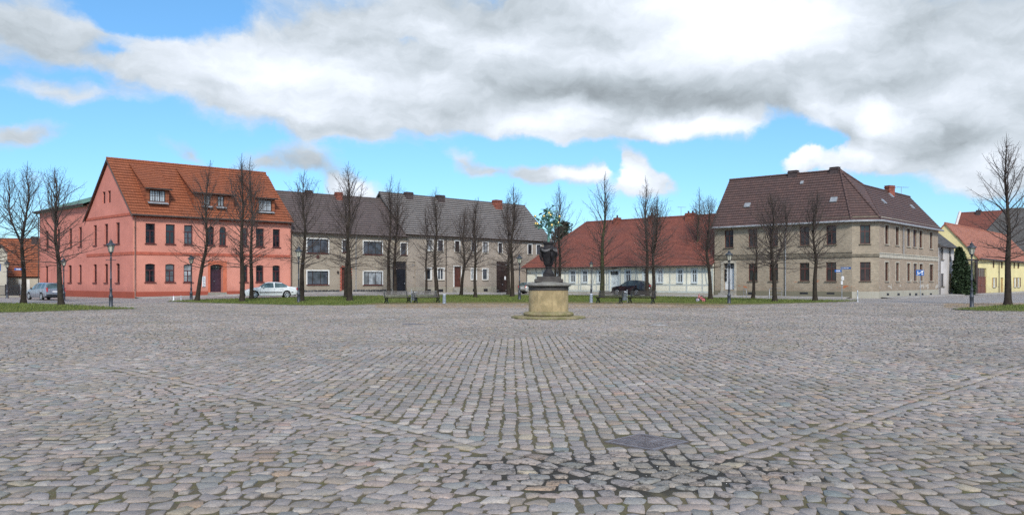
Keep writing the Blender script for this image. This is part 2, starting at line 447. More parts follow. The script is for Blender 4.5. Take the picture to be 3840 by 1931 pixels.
# ------------------------------------------------------------------ mesh building
class MB:
    """collects shapes and links them as ONE mesh object"""

    def __init__(self):
        self.v, self.f, self.uv, self.sm = [], [], [], []

    def face(self, pts, uv=None, smooth=False):
        i = len(self.v)
        self.v.extend([tuple(p) for p in pts])
        self.f.append(tuple(range(i, i + len(pts))))
        self.uv.append(uv)
        self.sm.append(smooth)

    def grid(self, rows, close_u=False, smooth=True, caps=False):
        """rows of equal length"""
        i0 = len(self.v)
        nr, nc = len(rows), len(rows[0])
        for r in rows:
            self.v.extend([tuple(p) for p in r])
        for a in range(nr - 1):
            for c in range(nc if close_u else nc - 1):
                d = (c + 1) % nc
                self.f.append((i0 + a * nc + c, i0 + a * nc + d, i0 + (a + 1) * nc + d, i0 + (a + 1) * nc + c))
                self.uv.append(None)
                self.sm.append(smooth)
        if caps:
            for a in (0, nr - 1):
                self.face(rows[a])

    def box(self, c, h, rx=None, ry=None, rz=None):
        """centre, half sizes, optional axes"""
        c = Vector(c)
        ax = Vector(rx) if rx else Vector((1, 0, 0))
        ay = Vector(ry) if ry else Vector((0, 1, 0))
        az = Vector(rz) if rz else Vector((0, 0, 1))
        P = [c + ax * (h[0] * i) + ay * (h[1] * j) + az * (h[2] * k) for k in (-1, 1) for j in (-1, 1) for i in (-1, 1)]
        i0 = len(self.v)
        self.v.extend([tuple(p) for p in P])
        for q in ((0, 2, 3, 1), (4, 5, 7, 6), (0, 1, 5, 4), (2, 6, 7, 3), (0, 4, 6, 2), (1, 3, 7, 5)):
            self.f.append(tuple(i0 + x for x in q))
            self.uv.append(None)
            self.sm.append(False)

    def lathe(self, prof, seg=24, c=(0, 0, 0), smooth=True, sides=None):
        n_ = sides or seg
        rows = []
        for r, z in prof:
            rows.append([(c[0] + r * math.cos(2 * math.pi * k / n_ + (math.pi / n_ if sides else 0)),
                          c[1] + r * math.sin(2 * math.pi * k / n_ + (math.pi / n_ if sides else 0)), c[2] + z) for k in range(n_)])
        self.grid(rows, True, smooth and not sides)
        if prof[0][0] > 1e-4:
            self.face(rows[0])
        if prof[-1][0] > 1e-4:
            self.face(rows[-1])

    def tube(self, pts, r, seg=8, smooth=True, caps=True):
        pts = [Vector(p) for p in pts]
        rr = r if isinstance(r, (list, tuple)) else [r] * len(pts)
        rows = []
        for i, p in enumerate(pts):
            t = (pts[min(i + 1, len(pts) - 1)] - pts[max(i - 1, 0)]).normalized()
            a = t.cross(Vector((0, 0, 1)) if abs(t.z) < 0.95 else Vector((1, 0, 0))).normalized()
            b_ = t.cross(a)
            rows.append([p + (a * math.cos(2 * math.pi * k / seg) + b_ * math.sin(2 * math.pi * k / seg)) * rr[i] for k in range(seg)])
        self.grid(rows, True, smooth)
        if caps:
            self.face(rows[0])
            self.face(rows[-1])

    def prism(self, poly, d):
        """polygon (3-D points) extruded by vector d"""
        d = Vector(d)
        a = [Vector(p) for p in poly]
        b_ = [p + d for p in a]
        self.face(a)
        self.face(b_)
        for i in range(len(a)):
            j = (i + 1) % len(a)
            self.face([a[i], a[j], b_[j], b_[i]])

    def build(self, name, mat, parent=None, org=(0, 0, 0)):
        me = bpy.data.meshes.new(name)
        o_ = Vector(org)
        me.from_pydata([tuple(Vector(p) - o_) for p in self.v], [], self.f)
        me.materials.append(MAT[mat])
        uvl = me.uv_layers.new(name='UVMap')
        V = self.v
        data = []
        for fi, f in enumerate(self.f):
            u = self.uv[fi]
            if u is None:
                p = [Vector(V[k]) for k in f]
                nrm = (p[1] - p[0]).cross(p[2] - p[0])
                if abs(nrm.z) > max(abs(nrm.x), abs(nrm.y)) * 1.2:
                    u = [(q.x, q.y) for q in p]
                else:
                    h_ = Vector((-nrm.y, nrm.x, 0))
                    h_ = h_.normalized() if h_.length > 1e-9 else Vector((1, 0, 0))
                    u = [(q.dot(h_), q.z) for q in p]
            for a in u:
                data.extend(a)
        uvl.data.foreach_set('uv', data)
        me.polygons.foreach_set('use_smooth', self.sm)
        me.update()
        ob = bpy.data.objects.new(name, me)
        COL.objects.link(ob)
        if parent is not None:
            ob.parent = parent
        return ob


def tag(o, label, cat, group=None, kind=None):
    if kind:
        o['kind'] = kind
    if label:
        o['label'] = label
    if cat:
        o['category'] = cat
    if group:
        o['group'] = group
    return o


def thing(name, loc, label, cat, group=None, rz=0.0):
    o = bpy.data.objects.new(name, None)
    o.empty_display_size = 0.3
    o.location = loc
    o.rotation_euler = (0, 0, rz)
    COL.objects.link(o)
    return tag(o, label, cat, group)


def structure(o):
    o['kind'] = 'structure'
    return o


def copy_tree(o, parent=None):
    c = o.copy()
    COL.objects.link(c)
    if parent is not None:
        c.parent = parent
    for ch in list(o.children):
        copy_tree(ch, c)
    return c


def np_mesh(name, V, faces_flat, loop_start, loop_total, mat, parent=None, smooth=False, attr=None):
    me = bpy.data.meshes.new(name)
    me.vertices.add(len(V))
    me.vertices.foreach_set('co', np.ascontiguousarray(V, dtype=np.float32).ravel())
    me.loops.add(len(faces_flat))
    me.loops.foreach_set('vertex_index', np.ascontiguousarray(faces_flat, dtype=np.int32))
    me.polygons.add(len(loop_start))
    me.polygons.foreach_set('loop_start', np.ascontiguousarray(loop_start, dtype=np.int32))
    me.polygons.foreach_set('loop_total', np.ascontiguousarray(loop_total, dtype=np.int32))
    me.polygons.foreach_set('use_smooth', np.full(len(loop_start), smooth, dtype=bool))
    if attr is not None:
        a = me.color_attributes.new('Col', 'FLOAT_COLOR', 'POINT')
        a.data.foreach_set('color', np.ascontiguousarray(attr, dtype=np.float32).ravel())
    me.materials.append(MAT[mat])
    me.update(calc_edges=True)
    ob = bpy.data.objects.new(name, me)
    COL.objects.link(ob)
    if parent is not None:
        ob.parent = parent
    return ob

# ------------------------------------------------------------------ ground
def spaced(segs):
    out = []
    for a, b, st in segs:
        k = max(1, int(round((b - a) / st)))
        out += [a + (b - a) * i / k for i in range(k)]
    return out + [segs[-1][1]]


xs = spaced([(-400, -90, 62), (-90, -60, 10), (-60, 30, 2), (30, 90, 10), (90, 400, 62)])
ys = spaced([(-60, 50, 10), (50, 120, 2), (120, 700, 58)])
mb = MB()
mb.grid([[(x, y, terr(x, y)) for x in xs] for y in ys])
structure(mb.build('ground', 'far_cobble'))

YE = 58.0
mb = MB()
mb.grid([[((-0.72 * y - 5) * (1 - t) + (0.72 * y + 5) * t, y, 0.0225) for t in (0, 0.25, 0.5, 0.75, 1)] for y in spaced([(1.5, YE, 5)])])
structure(mb.build('paving_bed', 'joint'))

rng = np.random.default_rng(11)
DCX, DCY, DRX, DRY = 1.1, 15.2, 8.7, 8.8          # the star-shaped field of straight courses


def sdist(x, y):
    return (1 - (np.abs(x - DCX) / DRX + np.abs(y - DCY) / DRY)) * 6.19


stones = []                                        # cx, cy, half a, half b, angle, jitter
# straight courses running away from the viewer
pitch = 0.172
for i in range(int(2 * DRX / pitch) + 1):
    x0 = DCX - DRX + i * pitch
    y = DCY - DRY - rng.random() * 0.2
    L = rng.uniform(0.15, 0.27, 120)
    yc = y + np.cumsum(L) - L / 2
    ww = pitch / 2 - rng.uniform(0.006, 0.013, 120)
    xx = x0 + rng.normal(0, 0.006, 120) + 0.010 * np.sin(yc * 0.6 + i * 0.03)
    k = sdist(xx, yc) > 0.185
    stones.append(np.stack([xx[k], yc[k], ww[k], L[k] / 2 - rng.uniform(0.004, 0.011, k.sum()), rng.normal(0, 0.025, k.sum()), np.full(k.sum(), 0.010)], 1))
# two border courses on each edge
cor = [(DCX, DCY - DRY), (DCX + DRX, DCY), (DCX, DCY + DRY), (DCX - DRX, DCY)]
for e in range(4):
    a, b = np.array(cor[e]), np.array(cor[(e + 1) % 4])
    u = (b - a) / np.linalg.norm(b - a)
    nn = np.array([-u[1], u[0]])
    Ln = np.linalg.norm(b - a)
    for off in (-0.12, 0.08):
        L = rng.uniform(0.17, 0.27, 90)
        s = np.cumsum(L) - L / 2
        s = s - 0.22 * (off < 0)
        kk_ = s < Ln + 0.22 * (off < 0)
        L, s = L[kk_], s[kk_]
        p = a + np.outer(s, u) + nn * off
        stones.append(np.stack([p[:, 0], p[:, 1], L / 2 - 0.007, np.full(len(L), 0.084), np.full(len(L), math.atan2(u[1], u[0])) + rng.normal(0, 0.03, len(L)), np.full(len(L), 0.014)], 1))
# irregular field: wavering rows across the view
MON = (4.53 / 3000 * 0 + 1.57, 34.6)
y = 3.2
row = 0
while y < YE - 0.3:
    hw = 0.70 * y + 3.0
    rp = rng.uniform(0.15, 0.20) * (1.0 if y < 30 else 1.12)
    nmax = int(2 * hw / 0.125) + 4
    L = rng.uniform(0.115, 0.225, nmax) * (1.0 if y < 30 else 1.12)
    xx = -hw - rng.random() * 0.3 + np.cumsum(L) - L / 2
    k = xx < hw
    xx, L = xx[k], L[k]
    yy = y + 0.30 * np.sin(xx * 0.55 + 2.0 * np.sin(y * 0.21) + 1.3) + 0.10 * np.sin(xx * 1.9 + y * 0.8) + rng.normal(0, 0.012, len(xx))
    sl = 0.165 * np.cos(xx * 0.55 + 2.0 * np.sin(y * 0.21) + 1.3) + 0.19 * np.cos(xx * 1.9 + y * 0.8)
    k = (sdist(xx, yy) < -0.225) & ((xx - MON[0]) ** 2 + (yy - MON[1]) ** 2 > 1.62 ** 2)
    m_ = k.sum()
    stones.append(np.stack([xx[k], yy[k], L[k] / 2 - rng.uniform(0.002, 0.012, m_), rp / 2 - rng.uniform(0.001, 0.010, m_), np.arctan(sl[k]) + rng.normal(0, 0.11, m_), np.full(m_, 0.0155)], 1))
    y += rp
    row += 1
S = np.concatenate(stones)
fr_ = np.clip((14 - S[:, 1]) / 7, 0, 1)
S[:, 2] *= 1 - 0.03 * fr_
S[:, 3] *= 1 - 0.045 * fr_
# gaps for the iron covers in the paving
covers = []
pc = gp(2425, 1667)
k = (np.abs(S[:, 0] - pc.x) + np.abs(S[:, 1] - pc.y)) > 0.50
S = S[k]
round_covers = [(1350, 1180.5, 0.30), (1461, 1200, 0.31), (1550, 1218.5, 0.36), (2467, 1221, 0.33)]
for (px, py, r) in round_covers:
    p = gp(px, py)
    S = S[(S[:, 0] - p.x) ** 2 + (S[:, 1] - p.y) ** 2 > (r + 0.08) ** 2]

pal = np.array([(0.39, 0.345, 0.34), (0.36, 0.325, 0.33), (0.44, 0.375, 0.35), (0.33, 0.325, 0.325), (0.38, 0.325, 0.285), (0.46, 0.42, 0.40), (0.41, 0.34, 0.32), (0.34, 0.305, 0.29), (0.41, 0.37, 0.36), (0.37, 0.335, 0.34)])
rare = np.array([(0.45, 0.34, 0.265), (0.41, 0.30, 0.27), (0.29, 0.32, 0.33), (0.34, 0.27, 0.24), (0.47, 0.41, 0.33)])


def stone_cols(n_, y):
    c = pal[rng.integers(0, len(pal), n_)]
    rr = rng.random(n_) < 0.045
    c[rr] = rare[rng.integers(0, len(rare), rr.sum())]
    c = c * rng.uniform(0.86, 1.12, (n_, 1)) * np.array([[0.895, 0.865, 0.815]])
    far = np.clip((y - 45.5) / 3.5, 0, 1)[:, None] * (rng.random((n_, 1)) < 0.85)
    rr_ = S_cur[:, 0] / S_cur[:, 1]
    far = far * (((rr_ > -0.17) & (rr_ < 0.27)) | (rr_ > 0.54))[:, None]
    c = c * (1 - far) + np.array([0.34, 0.245, 0.165]) * rng.uniform(0.8, 1.15, (n_, 1)) * far
    return c


def build_stones(S, near):
    n_ = len(S)
    ca, sa = np.cos(S[:, 4]), np.sin(S[:, 4])
    a, b, j = S[:, 2], S[:, 3], S[:, 5]
    if near:
        base = np.array([(-1, -0.62), (-0.62, -1), (0.62, -1), (1, -0.62), (1, 0.62), (0.62, 1), (-0.62, 1), (-1, 0.62)])
    else:
        base = np.array([(-1, -1), (1, -1), (1, 1), (-1, 1)], float)
    K = len(base)
    q = np.repeat(base[None], n_, 0)
    if near:
        cut = rng.uniform(0.55, 0.90, (n_, 4, 1))
        idx = [(0, 1), (2, 3), (4, 5), (6, 7)]
        for ci, (i1, i2) in enumerate(idx):
            for ii in (i1, i2):
                v = q[:, ii]
                small = np.abs(v) < 0.9
                q[:, ii] = np.where(small, np.sign(v) * cut[:, ci], v)
        cj = rng.normal(0, 1, (n_, 4, 2)) * j[:, None, None]
        jit = np.repeat(cj, 2, 1) + rng.normal(0, 0.25, (n_, K, 2)) * j[:, None, None]
    else:
        jit = rng.normal(0, 0.8, (n_, K, 2)) * j[:, None, None]
    q = q * np.stack([a, b], 1)[:, None, :] + jit
    h = rng.uniform(0.022, 0.034, n_) + np.where(np.abs(sdist(S[:, 0], S[:, 1]) - (-0.02)) < 0.13, 0.002, 0)
    tx, ty = rng.normal(0, 0.045, n_), rng.normal(0, 0.045, n_)
    rings = []
    specs = [(1.0, 0.0), (0.99, 0.82), (0.93, 1.0)] if near else [(1.0, 0.0), (0.90, 1.0)]
    for sc_, hz in specs:
        p = q * sc_
        z = h[:, None] * hz + (p[:, :, 0] * tx[:, None] + p[:, :, 1] * ty[:, None]) * hz
        wx = S[:, 0:1] + p[:, :, 0] * ca[:, None] - p[:, :, 1] * sa[:, None]
        wy = S[:, 1:2] + p[:, :, 0] * sa[:, None] + p[:, :, 1] * ca[:, None]
        rings.append(np.stack([wx, wy, z], 2))
    nr = len(rings)
    V = np.concatenate(rings, 1)
    per = nr * K
    if near:
        cen = np.stack([S[:, 0], S[:, 1], h + 0.0015], 1)[:, None]
        V = np.concatenate([V, cen], 1)
        per += 1
    off = (np.arange(n_) * per)[:, None]
    loops, tot = [], []
    for r_ in range(nr - 1):
        for k_ in range(K):
            k2 = (k_ + 1) % K
            loops.append(np.array([r_ * K + k_, r_ * K + k2, (r_ + 1) * K + k2, (r_ + 1) * K + k_]))
            tot.append(4)
    if near:
        for k_ in range(K):
            loops.append(np.array([(nr - 1) * K + k_, (nr - 1) * K + (k_ + 1) % K, per - 1]))
            tot.append(3)
    else:
        loops.append(np.arange(K) + (nr - 1) * K)
        tot.append(K)
    fl = np.concatenate(loops)
    LF = (off + fl[None]).ravel()
    LT = np.tile(np.array(tot), n_)
    LS = np.concatenate([[0], np.cumsum(LT)[:-1]])
    global S_cur
    S_cur = S
    c = stone_cols(n_, S[:, 1])
    C = np.ones((n_, per, 4))
    C[:, :, :3] = c[:, None]
    return V.reshape(-1, 3), LF, LS, LT, C.reshape(-1, 4)


nearm = S[:, 1] < 17
for sel, nm, sm in ((nearm, 'cobblestone_paving', True), (~nearm, 'cobblestone_paving', False)):
    V, LF, LS, LT, C = build_stones(S[sel], sm)
    V[:, 2] += 0.004
    structure(np_mesh(nm, V, LF, LS, LT, 'cobble', None, sm, C))
print('stones', len(S), nearm.sum())

# ------------------------------------------------------------------ iron covers
t = thing('manhole_cover', (pc.x, pc.y, 0.0), 'rusty square iron cover with raised bars set cornerwise in the near cobbles', 'manhole cover', rz=R(45))
mb = MB()
w = 0.30
for sx, sy, hx, hy in ((0, 1, w, 0.018), (0, -1, w, 0.018), (1, 0, 0.018, w - 0.036), (-1, 0, 0.018, w - 0.036)):
    mb.box((sx * (w - 0.018), sy * (w - 0.018), 0.02), (hx, hy, 0.017))
mb.build('cover_frame', 'cast_iron', t)
mb = MB()
mb.box((0, 0, 0.015), (w - 0.037, w - 0.037, 0.014))
for i in range(9):                                  # ribbed field, dotted field, lettering plate
    mb.box((-0.20 + i * 0.022, 0.12, 0.032), (0.006, 0.12, 0.004))
for i in range(6):
    for j in range(6):
        mb.box((-0.20 + i * 0.04, -0.20 + j * 0.036, 0.032), (0.011, 0.010, 0.004))
for sx, sy, hx, hy in ((0.13, 0.23, 0.1, 0.006), (0.13, 0.03, 0.1, 0.006), (0.03, 0.13, 0.006, 0.094), (0.23, 0.13, 0.006, 0.094)):
    mb.box((sx, sy, 0.032), (hx, hy, 0.0035))
for i in range(4):
    mb.box((0.13, 0.07 + i * 0.04, 0.032), (0.06 - 0.012 * (i % 2), 0.008, 0.0035))
for i in range(3):
    mb.box((0.07 + i * 0.06, -0.13, 0.032), (0.012, 0.09, 0.004))
mb.build('cover_plate', 'cast_iron', t)
cl = ['pale round concrete manhole cover farthest back in the left cobbles', 'pale round concrete manhole cover between two others left of the monument',
      'dark round iron manhole cover nearest the monument on its left', 'pale round manhole cover in the cobbles right of the monument']
for i, (px, py, r) in enumerate(round_covers):
    p = gp(px, py)
    t = thing('manhole_cover', (p.x, p.y, 0), cl[i], 'manhole cover', 'round manhole covers in the cobbles')
    mb = MB()
    mb.lathe([(r + 0.05, 0.005), (r + 0.05, 0.034), (r + 0.008, 0.034), (r + 0.008, 0.02)], 28)
    mb.build('cover_ring', 'cast_iron', t)
    mb = MB()
    mb.lathe([(r, 0.01), (r, 0.030), (0.001, 0.033)], 28)
    for k in range(6):
        a = k * math.pi / 3
        mb.box((r * 0.6 * math.cos(a), r * 0.6 * math.sin(a), 0.034), (0.05, 0.012, 0.004), (math.cos(a), math.sin(a), 0), (-math.sin(a), math.cos(a), 0))
    mb.build('cover_plate', 'cast_iron' if i == 2 else 'cover_concrete', t)

# small white chips lying in the wet joints
mb = MB()
for k in range(70):
    a, r = random.random() * 6.28, random.gauss(0, 0.5)
    x, y = 1.35 + r * math.cos(a) * 0.9, 6.75 + r * math.sin(a) * 0.45
    s = random.uniform(0.003, 0.007)
    mb.lathe([(0.001, 0), (s, s * 0.4), (0.001, s * 0.8)], 5, (x, y, random.uniform(0.012, 0.034)))
tag(mb.build('white_chips', 'chip_white'), 'white grit scattered in the dark wet joints of the near cobbles', 'grit', kind='stuff')

# ------------------------------------------------------------------ lawns
def resample(pl, xs):
    out = []
    for x in xs:
        for (a, b) in zip(pl, pl[1:]):
            if a[0] <= x <= b[0]:
                tt = (x - a[0]) / (b[0] - a[0])
                out.append((x, a[1] + (b[1] - a[1]) * tt))
                break
    return out


blade_pts = []


def lawn(name, far, near, ncol, worn_on):
    xl, xr = max(far[0][0], near[0][0]), min(far[-1][0], near[-1][0])
    X = [xl + (xr - xl) * i / ncol for i in range(ncol + 1)]
    fa, ne = resample(far, X), resample(near, X)
    NR = 14
    rows, worn = [], []
    for r_ in range(NR + 1):
        tt = r_ / NR
        line, wl = [], []
        for a, b in zip(fa, ne):
            p, q = gp(*a), gp(*b)
            pt = p.lerp(q, tt)
            hgt = 0.075 * min(1, 6 * tt, 8 * (1 - tt) + 0.75)
            line.append((pt.x, pt.y, terr(pt.x, pt.y) + hgt))
            px = b[0]
            ww = 0.0
            if worn_on:
                ww = max(0, 1 - (1 - tt) * 3.2) * sstep(1150, 1450, px) * (1 - 0.35 * sstep(2600, 3000, px))
            wl.append(ww)
        rows.append(line)
        worn.append(wl)
    # skirts
    rows.insert(0, [(x, y, terr(x, y) - 0.02) for x, y, z in rows[0]])
    rows.append([(x, y, terr(x, y) - 0.02) for x, y, z in rows[-1]])
    worn.insert(0, worn[0])
    worn.append(worn[-1])
    mb = MB()
    mb.grid(rows)
    o = mb.build(name, 'lawn')
    at = o.data.attributes.new('worn', 'FLOAT', 'POINT')
    at.data.foreach_set('value', [w for r_ in worn for w in r_])
    structure(o)
    for r_ in range(1, len(rows) - 2):
        for c in range(ncol):
            A, B, C_, D_ = [Vector(q) for q in (rows[r_][c], rows[r_][c + 1], rows[r_ + 1][c], rows[r_ + 1][c + 1])]
            area = (B - A).cross(C_ - A).length
            w_ = worn[r_][c]
            dens = 26 * (1 - w_) ** 2
            for _ in range(int(area * dens + random.random())):
                a, b_ = random.random(), random.random()
                blade_pts.append(A * (1 - a) * (1 - b_) + B * a * (1 - b_) + C_ * (1 - a) * b_ + D_ * a * b_)
    # kerb along the front edge
    mb = MB()
    ln = [Vector(q) for q in rows[-2]]
    for a, b_ in zip(ln, ln[1:]):
        d = (b_ - a)
        L = d.length
        if L < 0.05:
            continue
        d.normalize()
        k = max(1, int(L / 0.9))
        for i in range(k):
            c = a.lerp(b_, (i + 0.5) / k)
            nrm = Vector((d.y, -d.x, 0)).normalized()
            if nrm.y > 0:
                nrm = -nrm
            mb.box((c.x + nrm.x * 0.06, c.y + nrm.y * 0.06, terr(c.x, c.y) + 0.03), (L / k / 2 - 0.008, 0.05, 0.04 + random.uniform(-0.008, 0.008)), tuple(d), tuple(nrm))
    structure(mb.build('lawn_kerb', 'kerb'))


lawn('lawn',
     [(632, 1130.8), (760, 1124), (900, 1119.5), (1040, 1115), (1200, 1111), (1440, 1108), (1700, 1106.5), (2000, 1106.5), (2200, 1108), (2400, 1110.5), (2600, 1114.5), (2750, 1118), (2900, 1122.5), (3100, 1127), (3214, 1129.6)],
     [(632, 1132), (800, 1138.5), (1000, 1144), (1140, 1147.5), (1300, 1147.5), (1440, 1144), (1700, 1142), (1980, 1142), (2200, 1142), (2450, 1142.5), (2640, 1147), (2800, 1145), (2950, 1141), (3100, 1136), (3214, 1130.6)], 90, True)
lawn('lawn', [(-500, 1128), (0, 1137), (120, 1139), (240, 1143), (430, 1155), (512, 1160.5)], [(-500, 1192), (0, 1176), (180, 1171), (330, 1166), (512, 1161.5)], 50, False)
lawn('lawn', [(3574, 1162.3), (3640, 1156), (3700, 1150), (3840, 1143), (4300, 1133)], [(3574, 1163.3), (3640, 1167), (3700, 1169), (3840, 1171), (4300, 1176)], 40, False)
print('blades', len(blade_pts))
P = np.array([tuple(p) for p in blade_pts])
n_ = len(P)
ang = rng.random(n_) * 6.283
hh = rng.uniform(0.04, 0.13, n_)
wd = rng.uniform(0.012, 0.03, n_)
dx, dy = np.cos(ang) * wd, np.sin(ang) * wd
lean = rng.normal(0, 0.04, (n_, 2))
V = np.stack([P + np.stack([dx, dy, -0.02 + 0 * dx], 1), P + np.stack([-dx, -dy, -0.02 + 0 * dx], 1), P + np.stack([lean[:, 0], lean[:, 1], hh], 1)], 1).reshape(-1, 3)
o = np_mesh('grass', V, np.arange(3 * n_), np.arange(n_) * 3, np.full(n_, 3), 'grass_blade')
tag(o, 'short green grass growing on the lawns round the square', 'grass', kind='stuff')

# ------------------------------------------------------------------ houses
class Fac:
    """a vertical facade plane from P0 to P1 (plan), outward side towards the square"""

    def __init__(s, P0, P1):
        s.P0 = Vector((P0[0], P0[1], 0))
        s.P1 = Vector((P1[0], P1[1], 0))
        s.L = (s.P1 - s.P0).length
        s.u = (s.P1 - s.P0).normalized()
        n = Vector((s.u.y, -s.u.x, 0))
        if n.dot(Vector((0, 0, 0)) - s.P0) < 0:
            n = -n
        s.n = n

    def pt(s, a, z, off=0.0):
        p = s.P0 + s.u * a + s.n * off
        return Vector((p.x, p.y, z))

    def shifted(s, off):
        f = Fac(s.P0[:2], s.P1[:2])
        f.n = s.n
        f.P0 = s.P0 + s.n * off
        f.P1 = s.P1 + s.n * off
        return f

    def px(s, x, y):
        p = ray_plane(x, y, s.P0, s.n)
        return (Vector((p.x, p.y, 0)) - s.P0).dot(s.u), p.z

    def rect(s, b):
        x0, y0, x1, y1 = b
        xc = (x0 + x1) / 2
        s0, s1 = s.px(x0, y0)[0], s.px(x1, y0)[0]
        if s0 > s1:
            s0, s1 = s1, s0
        return (s0, s1, s.px(xc, y1)[1], s.px(xc, y0)[1])

    def bar(s, mb, s0, s1, z0, z1, o0, o1):
        c = s.pt((s0 + s1) / 2, (z0 + z1) / 2, (o0 + o1) / 2)
        mb.box(c, (abs(s1 - s0) / 2, abs(o1 - o0) / 2, abs(z1 - z0) / 2), s.u, s.n)

    def quad(s, mb, s0, s1, z0, z1, off):
        mb.face([s.pt(s0, z0, off), s.pt(s1, z0, off), s.pt(s1, z1, off), s.pt(s0, z1, off)], [(s0, z0), (s1, z0), (s1, z1), (s0, z1)])


def arch_pts(s0, s1, z1, kind, k=8):
    """points of the arch from left to right; springs below z1"""
    w = s1 - s0
    rise = w / 2 if kind == 'round' else w * 0.10
    out = []
    for i in range(k + 1):
        a = math.pi * i / k
        x = (1 - math.cos(a)) / 2
        out.append((s0 + w * x, z1 - rise + rise * (math.sin(a) if kind == 'round' else 4 * x * (1 - x))))
    return out, z1 - rise


def wall(mb, f, s0, s1, z0, z1, holes, reveal=0.16):
    S_ = sorted(set([s0, s1] + [min(max(h[i], s0), s1) for h in holes for i in (0, 1)]))
    Z_ = sorted(set([z0, z1] + [min(max(h[i], z0), z1) for h in holes for i in (2, 3)]))
    for a, b in zip(S_, S_[1:]):
        if b - a < 1e-5:
            continue
        run = None
        for c, d in zip(Z_, Z_[1:]):
            if d - c < 1e-5:
                continue
            m, q = (a + b) / 2, (c + d) / 2
            if any(h[0] < m < h[1] and h[2] < q < h[3] for h in holes):
                if run:
                    f.quad(mb, a, b, run[0], run[1], 0)
                run = None
            else:
                run = (run[0], d) if run else (c, d)
        if run:
            f.quad(mb, a, b, run[0], run[1], 0)
    for h in holes:
        a, b, c, d = h[:4]
        kind = h[4] if len(h) > 4 else None
        r = -(h[5] if len(h) > 5 else reveal)
        mb.face([f.pt(a, c, 0), f.pt(a, d, 0), f.pt(a, d, r), f.pt(a, c, r)])
        mb.face([f.pt(b, c, 0), f.pt(b, d, 0), f.pt(b, d, r), f.pt(b, c, r)])
        mb.face([f.pt(a, c, 0), f.pt(b, c, 0), f.pt(b, c, r), f.pt(a, c, r)])
        if kind:
            ap, zs = arch_pts(a, b, d, kind)
            for (p, q) in zip(ap, ap[1:]):
                mb.face([f.pt(p[0], p[1]), f.pt(q[0], q[1]), f.pt(q[0], d), f.pt(p[0], d)], [p, q, (q[0], d), (p[0], d)])
                mb.face([f.pt(p[0], p[1]), f.pt(q[0], q[1]), f.pt(q[0], q[1], r), f.pt(p[0], p[1], r)])
        else:
            mb.face([f.pt(a, d, 0), f.pt(b, d, 0), f.pt(b, d, r), f.pt(a, d, r)])


def window(f, h, parent, org, frame='frame_red', pane='pane_dark', style='cross', reveal=0.16, sill=None, fw=0.06, surround=None, sw=0.1, name='window', as_sub=False):
    a, b, c, d = h[:4]
    o1, o0 = -reveal + 0.07, -reveal + 0.01
    mb = MB()
    for q in ((a, a + fw, c, d), (b - fw, b, c, d), (a + fw, b - fw, c, c + fw), (a + fw, b - fw, d - fw, d)):
        f.bar(mb, *q, o0, o1)
    A, B, C_, D_ = a + fw, b - fw, c + fw, d - fw
    m = (A + B) / 2
    H = D_ - C_
    t = fw * 0.75
    i0, i1 = o0 + 0.003, o1 - 0.008

    def vb(x, z0, z1, w=t):
        f.bar(mb, x - w / 2, x + w / 2, z0, z1, i0, i1)

    def hb(z, x0=A, x1=B, w=t):
        f.bar(mb, x0, x1, z - w / 2, z + w / 2, i0 + 0.002, i1 + 0.004)
    if style == 'cross':
        hb(C_ + H * 0.68, w=t * 1.4)
        vb(m, C_, C_ + H * 0.68 - t * 0.7, t * 1.3)
        vb(m, C_ + H * 0.68 + t * 0.7, D_, t)
    elif style == 'grid':
        hb(C_ + H * 0.66, w=t * 1.5)
        vb(m, C_, C_ + H * 0.66 - t * 0.75, t * 1.5)
        for x0, x1 in ((A, m - t * 0.75), (m + t * 0.75, B)):
            hb(C_ + H * 0.33, x0, x1, t * 0.5)
    elif style == 'tee':
        hb(C_ + H * 0.7, w=t * 1.5)
    elif style == 'wide':
        vb(A + (B - A) * 0.26, C_, D_, t * 1.6)
        vb(A + (B - A) * 0.66, C_, D_, t * 1.2)
    elif style == 'double':
        vb(m, C_, D_, t * 1.5)
    elif style == 'six':
        for k in (1, 2):
            vb(A + (B - A) * k / 3, C_, D_, t * 1.5)
        for k in range(3):
            x0, x1 = A + (B - A) * k / 3 + t * 0.8, A + (B - A) * (k + 1) / 3 - t * 0.8
            vb((x0 + x1) / 2, C_, D_, t * 0.55)
            f.bar(mb, x0, x1, C_ + H * 0.5 - t * 0.3, C_ + H * 0.5 + t * 0.3, i0 - 0.002, i1 - 0.003)
    elif style == 'four':
        vb(m, C_, D_, t * 1.5)
        hb(C_ + H * 0.62, A, m - t, t * 0.7)
        hb(C_ + H * 0.62, m + t, B, t * 0.7)
    if surround:
        for q in ((a - sw, a - 0.002, c - sw * 0.5, d + sw), (b + 0.002, b + sw, c - sw * 0.5, d + sw), (a - 0.002, b + 0.002, d + 0.002, d + sw)):
            pass
    if as_sub:
        w = mb.build('window_frame', frame, parent, org)
    else:
        w = mb.build(name, frame, parent, org)
    pb = MB()
    f.quad(pb, a + 0.01, b - 0.01, c + 0.01, d - 0.01, -reveal + 0.035)
    pb.build('pane', pane, parent if as_sub else w, org)
    if surround:
        sb = MB()
        for q in ((a - sw, a, c, d + sw), (b, b + sw, c, d + sw), (a, b, d, d + sw)):
            f.bar(sb, *q, -0.03, 0.035)
        sb.build('surround', surround, parent if as_sub else w, org)
    if sill:
        sb = MB()
        f.bar(sb, a - 0.09, b + 0.09, c - 0.07, c, -reveal + 0.07, 0.11)
        sb.build('sill', sill, parent if as_sub else w, org)
    return w


